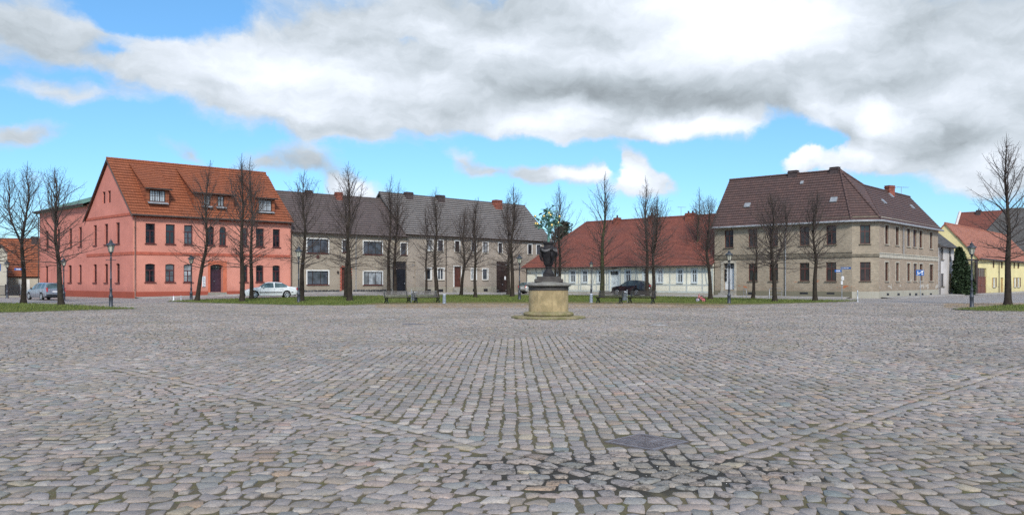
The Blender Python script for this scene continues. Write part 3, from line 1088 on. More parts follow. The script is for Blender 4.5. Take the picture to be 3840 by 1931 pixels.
def door(f, h, parent, org, mat, reveal=0.2, leaves=1, panels=3, transom=0.0, handle='zinc', name='door', tmat='pane_dark', trows=1):
    a, b, c, d = h[:4]
    dz = d - transom
    o = -reveal
    mb = MB()
    w = (b - a) / leaves
    for k in range(leaves):
        x0, x1 = a + k * w + 0.012, a + (k + 1) * w - 0.012
        st = min(0.11, w * 0.16)
        f.bar(mb, x0, x0 + st, c + 0.01, dz, o, o + 0.06)
        f.bar(mb, x1 - st, x1, c + 0.01, dz, o, o + 0.06)
        f.bar(mb, x0 + st, x1 - st, c + 0.02, dz - 0.01, o + 0.004, o + 0.034)
        for i in range(panels + 1):
            z = c + 0.01 + (dz - c - st - 0.01) * i / panels
            f.bar(mb, x0 + st, x1 - st, z, z + st, o + 0.002, o + 0.058)
    if transom:
        f.bar(mb, a, b, dz, dz + 0.06, o - 0.002, o + 0.075)
        for k in range(1, 4):
            x = a + (b - a) * k / 4
            f.bar(mb, x - 0.02, x + 0.02, dz + 0.06, d, o, o + 0.05)
    dr = mb.build(name, mat, parent, org)
    hb = MB()
    x = a + w - 0.08 if leaves == 2 else b - 0.16
    hb.box(f.pt(x, c + 1.05, o + 0.1), (0.06, 0.02, 0.015), f.u, f.n)
    hb.box(f.pt(x + 0.05, c + 1.05, o + 0.075), (0.012, 0.03, 0.04), f.u, f.n)
    hb.build('handle', handle, dr, org)
    if transom:
        pb = MB()
        f.quad(pb, a + 0.01, b - 0.01, dz + 0.06, d - 0.005, o + 0.02)
        pb.build('transom_pane', tmat, dr, org)
    return dr


def slope(mb, e0, e1, r0, r1, course=0.32, lip=0.035, slab=0.10, lipn=None):
    """roof slope in overlapping courses between eave e0-e1 and ridge r0-r1"""
    e0, e1, r0, r1 = [Vector(p) for p in (e0, e1, r0, r1)]
    n = (e1 - e0).cross(r0 - e0)
    n.normalize()
    if n.z < 0:
        n = -n
    L = ((r0 + r1) / 2 - (e0 + e1) / 2).length
    k = max(2, int(round(L / course)))
    ud = (e1 - e0).normalized()
    org_ = e0
    for i in range(k):
        t0, t1 = i / k, min(1.0, (i + 1.04) / k)
        a0, a1 = e0.lerp(r0, t0) + n * lip, e1.lerp(r1, t0) + n * lip
        b0, b1 = e0.lerp(r0, t1) + n * 0.004, e1.lerp(r1, t1) + n * 0.004
        uv = [((p - org_).dot(ud), i * course + (0.02 if p in (a0, a1) else course - 0.01)) for p in (a0, a1, b1, b0)]
        m = max(1, int((a1 - a0).length / 3.0))
        A = [a0.lerp(a1, j / m) + n * random.uniform(-0.008, 0.008) for j in range(m + 1)]
        B = [b0.lerp(b1, j / m) for j in range(m + 1)]
        for j in range(m):
            q = [A[j], A[j + 1], B[j + 1], B[j]]
            mb.face(q, [((p - org_).dot(ud), i * course + (0.02 if kk < 2 else course - 0.01)) for kk, p in enumerate(q)])
            c0, c1 = A[j] - n * (lip + 0.002), A[j + 1] - n * (lip + 0.002)
            mb.face([A[j], A[j + 1], c1, c0], [((p - org_).dot(ud), i * course + 0.02) for p in (A[j], A[j + 1], c1, c0)])
    # slab below
    d = n * slab
    fl = [(0.05, course * 0.4), (0.12, course * 0.4), (0.12, course * 0.45), (0.05, course * 0.45)]
    mb.face([e0 - d, e1 - d, r1 - d, r0 - d], fl)
    mb.face([e0 + n * lip, e1 + n * lip, e1 - d, e0 - d], fl)
    mb.face([e0 + n * lip, r0 + n * lip * 0.5, r0 - d, e0 - d], fl)
    mb.face([e1 + n * lip, r1 + n * lip * 0.5, r1 - d, e1 - d], fl)


def ridge(mb, a, b, r=0.11):
    a, b = Vector(a), Vector(b)
    k = max(1, int((b - a).length / 0.4))
    for i in range(k):
        p, q = a.lerp(b, i / k), a.lerp(b, (i + 1.06) / k)
        mb.tube([p + Vector((0, 0, 0.02)), q + Vector((0, 0, 0.02))], [r * 1.06, r * 0.94], 8, True, True)


def chimney(parent, org, p, w, d, h, u, mat='chimney_brick', pots=0, name='chimney'):
    """p: centre at roof line"""
    mb = MB()
    v = Vector((-u.y, u.x, 0))
    mb.box((p[0], p[1], p[2] + h / 2 - 0.6), (w / 2, d / 2, h / 2 + 0.6), u, v)
    mb.box((p[0], p[1], p[2] + h - 0.14), (w / 2 + 0.05, d / 2 + 0.05, 0.06), u, v)
    mb.box((p[0], p[1], p[2] + h + 0.03), (w / 2 + 0.03, d / 2 + 0.03, 0.03), u, v)
    c = mb.build(name, mat, parent, org)
    if pots:
        pb = MB()
        for i in range(pots):
            q = Vector(p) + Vector(u) * ((i + 0.5) / pots - 0.5) * w * 0.8
            pb.lathe([(0.11, 0), (0.09, 0.3), (0.11, 0.32)], 10, (q.x, q.y, p[2] + h + 0.06))
        pb.build('chimney_pot', 'chimney_dark', c, org)
    return c


def pipe(parent, org, f, s, z0, z1, mat, off=0.12, name='downpipe', r=0.05):
    mb = MB()
    mb.tube([f.pt(s, z0, off), f.pt(s, z1 - 0.5, off), f.pt(s, z1 - 0.15, off + 0.22), f.pt(s, z1, off + 0.25)], r, 8)
    z = z0 + 0.8
    while z < z1 - 0.6:
        mb.box(f.pt(s, z, off / 2), (r * 1.3, off / 2, 0.02), f.u, f.n)
        z += 1.9
    return mb.build(name, mat, parent, org)


def gutter(parent, org, pts, mat, r=0.075):
    mb = MB()
    mb.tube(pts, r, 8)
    return mb.build('gutter', mat, parent, org)


def steps(parent, org, f, s0, s1, z0, n, rise=0.17, go=0.3, mat='step_stone'):
    mb = MB()
    for i in range(n):
        k = n - i
        f.bar(mb, s0 - 0.04 * i, s1 + 0.04 * i, z0 - 0.3, z0 + rise * k - 0.01, 0.003, go * (i + 1))
    return mb.build('doorstep', mat, parent, org)


def px_roof(x, y, e, nrm):
    return ray_plane(x, y, e, nrm)


class GableHouse:
    """facade P0-P1, gable roof with its ridge parallel to the facade"""

    def __init__(s, name, label, P0, P1, depth, roff, ez, rz, z0, cat='house', over=0.3, verge=0.12):
        s.f = Fac(P0, P1)
        s.L, s.depth, s.roff, s.ez, s.rz, s.z0 = s.f.L, depth, roff, ez, rz, z0
        m = s.f.pt(s.L / 2, z0)
        s.org = (m.x, m.y, z0)
        s.root = thing(name, s.org, label, cat)
        s.tan = (rz - ez) / roff
        s.over, s.verge = over, verge
        s.tanb = (rz - ez) / max(0.5, depth - roff)

    def walls(s, mat, holes, reveal=0.16, gables=True):
        mb = MB()
        wall(mb, s.f, 0, s.L, s.z0 - 0.4, s.ez + 0.02, holes, reveal)
        for gi, a in enumerate((0.03, s.L - 0.03)):
            if (gables if isinstance(gables, bool) else gables[gi]):
                P = [s.f.pt(a, s.z0 - 0.4, -0.002), s.f.pt(a, s.ez, -0.002), s.f.pt(a, s.rz - 0.05, -s.roff), s.f.pt(a, s.ez, -s.depth), s.f.pt(a, s.z0 - 0.4, -s.depth)]
            else:
                P = [s.f.pt(a, s.z0 - 0.4, -0.002), s.f.pt(a, s.ez, -0.002), s.f.pt(a, s.ez, -s.depth), s.f.pt(a, s.z0 - 0.4, -s.depth)]
            mb.face(P, [(-(p - s.f.P0).dot(s.f.n), p.z) for p in P])
        P = [s.f.pt(0, s.z0 - 0.4, -s.depth), s.f.pt(s.L, s.z0 - 0.4, -s.depth), s.f.pt(s.L, s.ez, -s.depth), s.f.pt(0, s.ez, -s.depth)]
        mb.face(P)
        s.wall = mb.build('wall', mat, s.root, s.org)
        return s.wall

    def roof(s, mat, hipl=0.0, hipr=0.0, course=0.32, ridgemat=None, lip=0.035):
        f = s.f
        mb = MB()
        vl, vr = (s.verge if not hipl else s.over), (s.verge if not hipr else s.over)
        e0 = f.pt(-vl, s.ez - s.over * s.tan + 0.1, s.over)
        e1 = f.pt(s.L + vr, s.ez - s.over * s.tan + 0.1, s.over)
        r0 = f.pt(hipl - (s.verge if not hipl else 0), s.rz + 0.1, -s.roff)
        r1 = f.pt(s.L - hipr + (s.verge if not hipr else 0), s.rz + 0.1, -s.roff)
        b0 = f.pt(-vl, s.ez - s.over * s.tanb + 0.1, -s.depth - s.over)
        b1 = f.pt(s.L + vr, s.ez - s.over * s.tanb + 0.1, -s.depth - s.over)
        slope(mb, e0, e1, r0, r1, course, lip)
        slope(mb, b1, b0, r1, r0, course, lip)
        if hipl:
            slope(mb, b0, e0, r0, r0, course, lip)
        if hipr:
            slope(mb, e1, b1, r1, r1, course, lip)
        ridge(mb, r0, r1)
        if hipl:
            ridge(mb, e0, r0, 0.09)
        if hipr:
            ridge(mb, e1, r1, 0.09)
        s.e0, s.e1, s.r0, s.r1 = e0, e1, r0, r1
        s.nrm = (e1 - e0).cross(r0 - e0).normalized()
        s.roofob = mb.build('roof', mat, s.root, s.org)
        return s.roofob

    def on_ridge(s, x, y):
        """point on the vertical plane of the ridge seen at pixel x, y"""
        return ray_plane(x, y, s.r0, s.f.n)

    def ridge_chimney(s, x0, x1, ytop, mat='chimney_brick', pots=0, d=0.6, front=0.35):
        f2 = s.f.shifted(-s.roff + front)
        a, z = f2.px(x0, ytop)
        b, _ = f2.px(x1, ytop)
        p = f2.pt((a + b) / 2, s.rz)
        c = chimney(s.roofob, s.org, p, abs(b - a), d, max(0.35, z - s.rz - 0.05), s.f.u, mat, 0)
        if pots:
            pb = MB()
            for i in range(pots):
                q = f2.pt(a + (b - a) * (i + 0.5) / pots, z)
                pb.lathe([(0.12, -0.05), (0.10, 0.32), (0.12, 0.34)], 10, q)
            pb.build('chimney_pot', 'chimney_dark', s.roofob, s.org)
        return c


U45 = Vector((0.743, 0.669, 0))

# ---- pink corner house -------------------------------------------------------------
PC = (-34.5, 72.8)
PR = (PC[0] + 0.743 * 15.55, PC[1] + 0.669 * 15.55)
G = GableHouse('pink_house', 'large salmon pink house with bright orange tiled roof and shed dormers', PC, PR, 11.0, 5.5, 7.9, 13.2, 0.0, over=0.35, verge=0.25)
f = G.f
# the gable does not stand quite square to the front: the side wall follows its own line
gdir = Vector((-0.739, 0.674, 0))
GE = (PC[0] + gdir.x * 11.0, PC[1] + gdir.y * 11.0)
XE = (PC[0] + gdir.x * 24.9, PC[1] + gdir.y * 24.9)
fg = Fac(XE, PC)                                   # side facade, left to right
LX = fg.L
up = [(546, 836, 582, 913), (621.6, 840, 656, 914), (690.6, 843.5, 723, 917), (778, 849.6, 803, 917.7), (822.7, 851, 848.6, 921), (905, 855.6, 929, 923.7), (960, 858, 990, 926), (1023, 860, 1050, 928)]
lo = [(544.6, 988, 581.7, 1057), (620, 988.6, 655, 1058), (689, 990, 722, 1058), (900, 994, 929, 1056.7), (960, 995.5, 988.6, 1057), (1022, 995.5, 1050, 1058)]
hu = [f.rect(b) for b in up]
hl = [f.rect(b) for b in lo]
zt, zb_ = sum(h[3] for h in hu) / 8, sum(h[2] for h in hu) / 8
lt, lb = sum(h[3] for h in hl) / 6, sum(h[2] for h in hl) / 6
hu = [(h[0], h[1], zb_, zt) + (('round',) if i in (3, 4) else ()) for i, h in enumerate(hu)]
hl = [(h[0], h[1], lb, lt, 'seg') for h in hl]
hd = f.rect((788, 994, 835.7, 1095))
hd = (hd[0], hd[1], 0.52, lt + 0.02, 'seg', 0.56)
mb = MB()
wall(mb, f, 0, f.L, -0.4, 7.9, hu + hl + [hd], 0.2)
mb.face([f.pt(f.L, -0.4, -0.01), f.pt(f.L, 7.9, -0.01), f.pt(f.L, 13.1, -5.5), f.pt(f.L, 7.9, -11), f.pt(f.L, -0.4, -11)])
G.wall = mb.build('wall', 'pink_render', G.root, G.org)
for i, h in enumerate(hu):
    window(f, h, G.root, G.org, 'frame_red', 'pane_mid' if i % 3 == 2 else 'pane_dark', 'grid', 0.2, 'sill_red', 0.08)
for i, h in enumerate(hl):
    window(f, h, G.root, G.org, 'frame_red', ['pane_dark', 'pane_mid', 'pane_curtain', 'pane_dark', 'pane_dark', 'pane_dark'][i], 'grid', 0.2, 'sill_red', 0.08)
door(f, hd, G.root, G.org, 'door_violet', 0.5, 2, 3, 0.55)
mb = MB()
a, b = f.px(780, 1000)[0], f.px(850, 1000)[0]
zs = f.px(815, 978)[1]
ap, zsp = arch_pts(hd[0], hd[1], hd[3], 'seg')
f.bar(mb, a, hd[0], 0.0, zs, -0.02, 0.03)
f.bar(mb, hd[1], b, 0.0, zs, -0.02, 0.03)
for p, q in zip(ap, ap[1:]):
    P = [f.pt(p[0], p[1], 0.03), f.pt(q[0], q[1], 0.03), f.pt(q[0], zs, 0.03), f.pt(p[0], zs, 0.03)]
    mb.prism(P, -f.n * 0.05)
mb.build('door_surround', 'door_surround', G.root, G.org)
steps(G.root, G.org, f, f.px(779, 1090)[0], f.px(845, 1090)[0], 0.02, 3, 0.165, 0.32)

# side wall with its annex under the green roof
gu = [(435, 834, 449, 912), (392, 840, 405, 917), (351, 844, 363, 920), (295, 851.6, 307, 923), (258, 856.5, 270, 926), (213, 861, 225, 931), (169.5, 866, 182, 936.6)]
gl = [(435, 987, 449, 1058), (392, 989, 405, 1059), (350, 991, 363, 1059), (295, 993, 306, 1059), (256, 994, 269, 1059), (213, 995, 225, 1060), (169.5, 997, 180, 1060.6)]
gh = [fg.rect(b) for b in gu] + [fg.rect(b) for b in gl]
zt2, zb2 = sum(h[3] for h in gh[:7]) / 7, sum(h[2] for h in gh[:7]) / 7
lt2, lb2 = sum(h[3] for h in gh[7:]) / 7, sum(h[2] for h in gh[7:]) / 7
gh = [(h[0], h[1], zb2, zt2) for h in gh[:7]] + [(h[0], h[1], lb2, lt2, 'seg') for h in gh[7:]]
sg = LX - 11.0                                     # where the gable starts on this facade
at1, at2 = fg.rect((384, 719, 395, 764)), fg.rect((404, 716, 415, 760))
za0, za1 = (at1[2] + at2[2]) / 2, (at1[3] + at2[3]) / 2
mb = MB()
wall(mb, fg, sg, LX, -0.4, 7.9, [h for h in gh if h[0] > sg], 0.2)
sc_, zc_ = sg + 5.5, 13.05


def gl_(z):
    return sg + (z - 7.9) / (zc_ - 7.9) * 5.5


def gr_(z):
    return LX - (z - 7.9) / (zc_ - 7.9) * 5.5


def trap(mb, z0, z1, l0, l1, r0, r1):
    P = [(l0, z0), (r0, z0), (r1, z1), (l1, z1)]
    mb.face([fg.pt(*p) for p in P], P)


trap(mb, 7.9, za0, gl_(7.9), gl_(za0), gr_(7.9), gr_(za0))
trap(mb, za0, za1, gl_(za0), gl_(za1), at1[0], at1[0])
trap(mb, za0, za1, at1[1], at1[1], at2[0], at2[0])
trap(mb, za0, za1, at2[1], at2[1], gr_(za0), gr_(za1))
P = [(gl_(za1), za1), (gr_(za1), za1), (sc_, zc_)]
mb.face([fg.pt(*p) for p in P], P)
for h in (at1, at2):
    a, b = h[0], h[1]
    for q in (((a, za0), (a, za1)), ((b, za0), (b, za1)), ((a, za0), (b, za0)), ((a, za1), (b, za1))):
        mb.face([fg.pt(*q[0]), fg.pt(*q[1]), fg.pt(q[1][0], q[1][1], -0.2), fg.pt(q[0][0], q[0][1], -0.2)])
ax = 9.3
mb2 = MB()
wall(mb2, fg, 0, sg, -0.4, ax, [h for h in gh if h[0] < sg], 0.2)
P = [fg.pt(0, -0.4, -0.01), fg.pt(0, ax, -0.01), fg.pt(0, ax, -12), fg.pt(0, -0.4, -12)]
mb2.face(P)
mb2.face([fg.pt(sg, 7.0, 0), fg.pt(sg, ax, 0), fg.pt(sg, ax, -12), fg.pt(sg, 7.0, -12)])
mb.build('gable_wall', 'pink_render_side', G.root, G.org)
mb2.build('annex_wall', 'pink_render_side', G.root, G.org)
for i, h in enumerate(gh):
    window(fg, h, G.root, G.org, 'frame_red', 'pane_brown', 'tee', 0.2, 'sill_red', 0.09)
for h in (at1, at2):
    window(fg, (h[0], h[1], za0, za1), G.root, G.org, 'frame_red', 'pane_brown', 'tee', 0.2, None, 0.09)
# bands and plinth
mb = MB()
zsc = f.px(520, 955)[1]
f.bar(mb, 0.02, f.L, zsc, zsc + 0.27, -0.02, 0.05)
f.bar(mb, 0.02, f.L, 7.42, 7.85, -0.02, 0.09)
fg.bar(mb, sg, LX + 0.05, zsc, zsc + 0.27, -0.02, 0.05)
fg.bar(mb, sg, LX + 0.09, 7.62, 7.85, -0.02, 0.06)
mb.build('string_course', 'red_band', G.root, G.org)
mb = MB()
zp = 0.62
segs = [(0.0, a - 0.3), (b + 0.3, f.L)]
da, db = f.px(780, 1000)[0] - 0.02, f.px(850, 1000)[0] + 0.02
for (p, q) in ((0.0, da), (db, f.L)):
    f.bar(mb, p, q, -0.4, zp, -0.02, 0.06)
fg.bar(mb, 0, LX + 0.06, -0.4, zp, -0.02, 0.062)
mb.build('plinth', 'red_plinth', G.root, G.org)

# roof: front and back slope; the left verge follows the gable line
ov, tan = 0.35, 5.3 / 5.5
e0 = f.pt(0, 7.9 - ov * tan + 0.1, ov) - gdir.cross(Vector((0, 0, 1))) * 0.0
nb = -f.n
gz = fg.n


def gpt(t, z, out=0.22):
    """point above the gable line at distance t from the front corner"""
    p = Vector((PC[0], PC[1], 0)) + gdir * t + fg.n * out
    return Vector((p.x, p.y, z))


e0 = gpt(-0.37, 7.9 - ov * tan + 0.1)
r0 = gpt(5.5, 13.3)
b0 = gpt(11.4, 7.9 - ov * tan + 0.1)
e1 = f.pt(f.L + 0.15, 7.9 - ov * tan + 0.1, ov)
r1 = f.pt(f.L + 0.15 - 0.4, 13.3, -5.45)
r1 = Vector((r0.x, r0.y, 13.3)) + f.u * (16.0)
b1 = f.pt(f.L + 0.15, 7.9 - ov * tan + 0.1, -11.4)
mb = MB()
slope(mb, e0, e1, r0, r1, 0.40, 0.055)
slope(mb, b1, b0, r1, r0, 0.40, 0.055)
ridge(mb, r0, r1, 0.13)
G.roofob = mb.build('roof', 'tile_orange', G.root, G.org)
G.e0, G.e1, G.r0, G.r1 = e0, e1, r0, r1
G.nrm = (e1 - e0).cross(r0 - e0).normalized()
gutter(G.root, G.org, [e0 + f.n * 0.08 + Vector((0, 0, -0.05)), e1 + f.n * 0.08 + Vector((0, 0, -0.05))], 'gutter_dark', 0.09)
mb = MB()                                          # dark barge boards on the gable
for p, q in ((e0, r0), (b0, r0)):
    mb.tube([p - Vector((0, 0, 0.16)), q - Vector((0, 0, 0.16))], 0.07, 4, False)
mb.build('barge_board', 'gutter_dark', G.root, G.org)
pipe(G.root, G.org, f, 0.15, 0.02, 7.75, 'pipe_pink', 0.14)
pipe(G.root, G.org, f, f.L - 0.12, 0.3, 7.75, 'pipe_pink', 0.14)
pipe(G.root, G.org, fg, 0.1, 0.02, 9.1, 'gutter_dark', 0.14)
# annex roof: low hipped green roof
mb = MB()
ge0, ge1 = fg.pt(-0.5, ax + 0.02, 0.45), fg.pt(sg + 0.25, ax + 0.02, 0.45)
gr0, gr1 = fg.pt(6.5, 12.0, -6.5), fg.pt(sg + 2.0, 12.2, -6.5)
gb0 = fg.pt(-0.5, ax + 0.02, -12.5)
mb.face([ge0, ge1, gr1, gr0])
mb.face([gb0, ge0, gr0])
for p, q in ((ge0, ge1), (gb0, ge0)):
    mb.face([p, q, q - Vector((0, 0, 0.22)), p - Vector((0, 0, 0.22))])
mb.face([p - Vector((0, 0, 0.22)) for p in (ge0, ge1, fg.pt(sg + 0.25, ax, -1), fg.pt(-0.4, ax, -12))])
mb.build('annex_roof', 'roof_green', G.root, G.org)
gutter(G.root, G.org, [ge0 + fg.n * 0.07 - Vector((0, 0, 0.06)), ge1 + fg.n * 0.07 - Vector((0, 0, 0.06))], 'gutter_dark', 0.09)


def shed_dormer(x0, x1, ytop, ybot, wins, rtop):
    P = px_roof((x0 + x1) / 2, ybot, G.e0, G.nrm)
    d = (P - f.P0).dot(-f.n)
    fd = f.shifted(-d)
    s0, s1 = fd.px(x0, ytop)[0], fd.px(x1, ytop)[0]
    z1 = fd.px((x0 + x1) / 2, ytop)[1]
    zb = P.z

    def rz_(o):
        return G.e0.z + (o + ov) * tan + 0.05
    dr = rtop
    mb = MB()
    hs = [fd.rect(w) for w in wins]
    z0w = sum(h[2] for h in hs) / len(hs)
    z1w = min(z1 - 0.12, sum(h[3] for h in hs) / len(hs))
    hs = [(h[0], h[1], z0w, z1w) for h in hs]
    wall(mb, fd, s0, s1, zb - 0.25, z1 + 0.05, hs, 0.12)
    for s in (s0, s1):
        P = [fd.pt(s, zb - 0.25), fd.pt(s, z1 + 0.03), f.pt(s, rz_(dr), -dr)]
        mb.face(P, [(-(p - f.P0).dot(f.n), p.z) for p in P])
    o = mb.build('dormer', 'tile_orange', G.root, G.org)
    mb = MB()
    k0, k1 = s0 - 0.18, s1 + 0.18
    tt = (rz_(dr) - z1) / (dr - d)
    slope(mb, fd.pt(k0, z1 + 0.05 - 0.3 * tt, 0.3), fd.pt(k1, z1 + 0.05 - 0.3 * tt, 0.3), f.pt(k0, rz_(dr) + 0.12, -dr), f.pt(k1, rz_(dr) + 0.12, -dr), 0.40, 0.05, 0.07)
    mb.build('dormer_roof', 'tile_orange', o, G.org)
    mb = MB()
    mb.tube([fd.pt(k0, z1 - 0.02 - 0.3 * tt, 0.36), fd.pt(k1, z1 - 0.02 - 0.3 * tt, 0.36)], 0.055, 8)
    mb.build('dormer_gutter', 'gutter_dark', o, G.org)
    mb = MB()
    for h in hs:
        a_, b_ = h[0] - 0.2, h[1] + 0.2
        q = [fd.pt(a_, z0w - 0.02, 0.03), fd.pt(b_, z0w - 0.02, 0.03), fd.pt(b_, z0w - 0.16, 0.32), fd.pt(a_, z0w - 0.16, 0.32)]
        mb.prism(q, (0, 0, -0.05))
    mb.build('lead_apron', 'zinc', o, G.org)
    for h in hs:
        window(fd, h, o, G.org, 'frame_dark', 'pane_curtain', 'six' if (h[1] - h[0]) > 1.4 else 'four', 0.12, None, 0.07, as_sub=True)


shed_dormer(548, 634, 703, 775, [(561, 714, 620, 757)], 4.9)
shed_dormer(726, 878, 722, 786, [(764, 732, 789, 769), (816, 736, 840, 776)], 4.9)
shed_dormer(962, 1031, 739, 801, [(970, 749, 1019, 792)], 4.9)

# ---- grey house with wide windows ----------------------------------------------------
AP0 = (PR[0] + 0.02, PR[1] + 0.25)
AP1 = (AP0[0] + 0.766 * 14.0, AP0[1] + 0.643 * 14.0)
A = GableHouse('grey_house', 'grey rendered house with dark roof, wide windows and black double gate', AP0, AP1, 10.0, 5.0, 6.9, 11.3, 0.22)
f = A.f
wide = [f.rect(b) for b in ((1152, 897, 1231, 949), (1363, 906, 1433, 954), (1152, 1016, 1231, 1067), (1363, 1019, 1433, 1068))]
small = [f.rect(b) for b in ((1284, 901, 1303, 946), (1503, 912, 1526, 956))]
hd = f.rect((1281, 1005, 1313, 1088))
hg = f.rect((1473, 981, 1557, 1099))
A.walls('grey_render', wide + small + [hd, (hg[0], hg[1], 0.2, hg[3])], 0.16)
for i, h in enumerate(wide):
    window(f, h, A.root, A.org, 'frame_dark', 'pane_curtain' if i == 3 else 'pane_mid', 'wide', 0.14, 'sill_red', 0.06, 'white_paint', 0.11)
for h in small:
    window(f, h, A.root, A.org, 'frame_dark', 'pane_mid', 'none', 0.14, 'sill_red', 0.06, 'white_paint', 0.09)
door(f, hd, A.root, A.org, 'door_brown', 0.2, 1, 4)
mb = MB()                                          # toothed brick surround of the door
k = 16
for i in range(k):
    z = 0.35 + (hd[3] - 0.35) * i / k
    w = 0.22 if i % 2 else 0.13
    for sgn, s0 in ((-1, hd[0]), (1, hd[1])):
        f.bar(mb, s0, s0 + sgn * w, z, z + (hd[3] - 0.35) / k - 0.015, -0.01, 0.03)
for i in range(9):
    s0 = hd[0] - 0.13 + (hd[1] - hd[0] + 0.26) * i / 9
    f.bar(mb, s0, s0 + (hd[1] - hd[0] + 0.26) / 9 - 0.015, hd[3] + 0.005, hd[3] + (0.26 if i % 2 else 0.17), -0.01, 0.03)
mb.build('brick_surround', 'rust_brick', A.root, A.org)
steps(A.root, A.org, f, hd[0] - 0.15, hd[1] + 0.15, 0.25, 2, 0.15, 0.3)


def gate(f, h, root, org, mat, name='gate'):
    a, b, c, d = h
    mb = MB()
    m = (a + b) / 2
    for x0, x1 in ((a + 0.02, m - 0.012), (m + 0.012, b - 0.02)):
        n_ = int((x1 - x0) / 0.16)
        for i in range(n_):
            p = x0 + (x1 - x0) * i / n_
            f.bar(mb, p + 0.004, p + (x1 - x0) / n_ - 0.004, c, d - 0.02, -0.15, -0.11 + 0.006 * (i % 2))
        for z in (c + 0.35, (c + d) / 2, d - 0.4):
            f.bar(mb, x0 + 0.02, x1 - 0.02, z - 0.05, z + 0.05, -0.111, -0.085)
    g_ = mb.build(name, mat, root, org)
    hb = MB()
    hb.box(f.pt(m + 0.1, c + 1.1, -0.05), (0.03, 0.02, 0.09), f.u, f.n)
    for z in (c + 0.35, d - 0.4):
        hb.box(f.pt(b - 0.2, z, -0.07), (0.22, 0.012, 0.03), f.u, f.n)
        hb.box(f.pt(a + 0.2, z, -0.07), (0.22, 0.012, 0.03), f.u, f.n)
    hb.build('iron_fitting', 'zinc', g_, org)


gate(f, (hg[0], hg[1], 0.22, hg[3]), A.root, A.org, 'gate_black')
mb = MB()                                          # plinth of dark fieldstones
mm = MB()
zp = f.px(1200, 1088)[1] + 0.05
spans = [(0.0, hd[0] - 0.25), (hd[1] + 0.25, hg[0] - 0.06)]
for (p, q) in spans:
    f.bar(mm, p, q, -0.2, zp, -0.02, 0.05)
    x = p + 0.05
    while x < q - 0.15:
        w = random.uniform(0.28, 0.55)
        w = min(w, q - x)
        z = 0.1
        while z < zp - 0.1:
            hh = random.uniform(0.22, 0.42)
            hh = min(hh, zp - z)
            c = f.pt(x + w / 2, z + hh / 2, 0.05)
            mb.box(c, (w / 2 - 0.02, 0.03 + random.random() * 0.015, hh / 2 - 0.02), (f.u + Vector((0, 0, random.uniform(-0.12, 0.12)))).normalized(), f.n)
            z += hh
        x += w
mm.build('plinth', 'mortar_pale', A.root, A.org)
mb.build('fieldstone_facing', 'fieldstone', A.root, A.org)
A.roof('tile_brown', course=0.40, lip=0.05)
gutter(A.root, A.org, [A.e0 + f.n * 0.07 - Vector((0, 0, 0.04)), A.e1 + f.n * 0.07 - Vector((0, 0, 0.04))], 'gutter_dark')
pipe(A.root, A.org, f, f.px(1333, 1000)[0], 0.3, 6.8, 'zinc')
A.ridge_chimney(1146, 1168, 714, 'chimney_dark')
A.ridge_chimney(1259, 1281, 721, 'chimney_brick')
mb = MB()
f.bar(mb, f.px(1186, 960)[0], f.px(1197, 960)[0], f.px(1190, 969)[1], f.px(1190, 957)[1], 0.0, 0.08)
mb.build('meter_box', 'frame_brown', A.root, A.org)
mb = MB()
p = f.pt(f.px(1266, 1020)[0], f.px(1266, 1020)[1], 0.1)
mb.lathe([(0.02, -0.12), (0.11, -0.09), (0.13, 0), (0.09, 0.1), (0.02, 0.12)], 12, p)
mb.build('wall_lamp', 'frame_dark', A.root, A.org)

# ---- long row house with paler roof -----------------------------------------------------
BP0 = (AP1[0] + 0.02, AP1[1] + 0.02)
BP1 = (BP0[0] + 0.707 * 24.5, BP0[1] + 0.707 * 24.5)
B = GableHouse('row_house', 'long grey row house with pale ribbed roof and brown double gate', BP0, BP1, 10.0, 5.0, 7.2, 12.1, 0.15, verge=0.3)
f = B.f
lw = [f.rect(b) for b in ((1596, 1005, 1617, 1048), (1642, 1005, 1664, 1048), (1767, 1007, 1786, 1048), (1810, 1008, 1829, 1049), (1980, 1013, 1996, 1051), (2035, 1014, 2050, 1052))]
uw = [f.rect(b) for b in ((1604, 896, 1622, 938), (1642, 900, 1661, 941), (1706, 904, 1723, 942), (1768, 907, 1785, 944), (1811, 908, 1829, 947), (1869, 912, 1883, 948), (1980, 920, 1994, 958), (2012, 922, 2027, 959))]
lt, lb = sum(h[3] for h in lw) / 6, sum(h[2] for h in lw) / 6
ut, ub = sum(h[3] for h in uw) / 8, sum(h[2] for h in uw) / 8
lw = [(h[0], h[1], lb, lt) for h in lw]
uw = [(h[0], h[1], ub, ut) for h in uw]
hd = f.rect((1703, 999, 1729, 1076))
hg = f.rect((1862, 981, 1905, 1097))
hg = (hg[0], hg[1], 0.05, hg[3])
B.walls('grey_render_pale', lw + uw + [hd, hg], 0.16)
for i, h in enumerate(lw + uw):
    window(f, h, B.root, B.org, 'white_paint' if i in (1, 2, 3, 0, 6, 9) else 'frame_dark', ['pane_dark', 'pane_mid', 'pane_curtain', 'pane_mid'][i % 4], 'double' if i % 3 else 'none', 0.14, 'stucco_trim', 0.07, 'white_paint', 0.10)
dr = door(f, hd, B.root, B.org, 'door_brown', 0.2, 1, 3)
mb = MB()
for q in ((hd[0] - 0.12, hd[0], hd[2], hd[3] + 0.12), (hd[1], hd[1] + 0.12, hd[2], hd[3] + 0.12), (hd[0], hd[1], hd[3], hd[3] + 0.12)):
    f.bar(mb, *q, -0.02, 0.035)
mb.build('door_surround', 'white_paint', B.root, B.org)
steps(B.root, B.org, f, hd[0] - 0.3, hd[1] + 0.5, 0.12, 3, 0.2, 0.32)
gate(f, hg, B.root, B.org, 'gate_brown')
mb = MB()
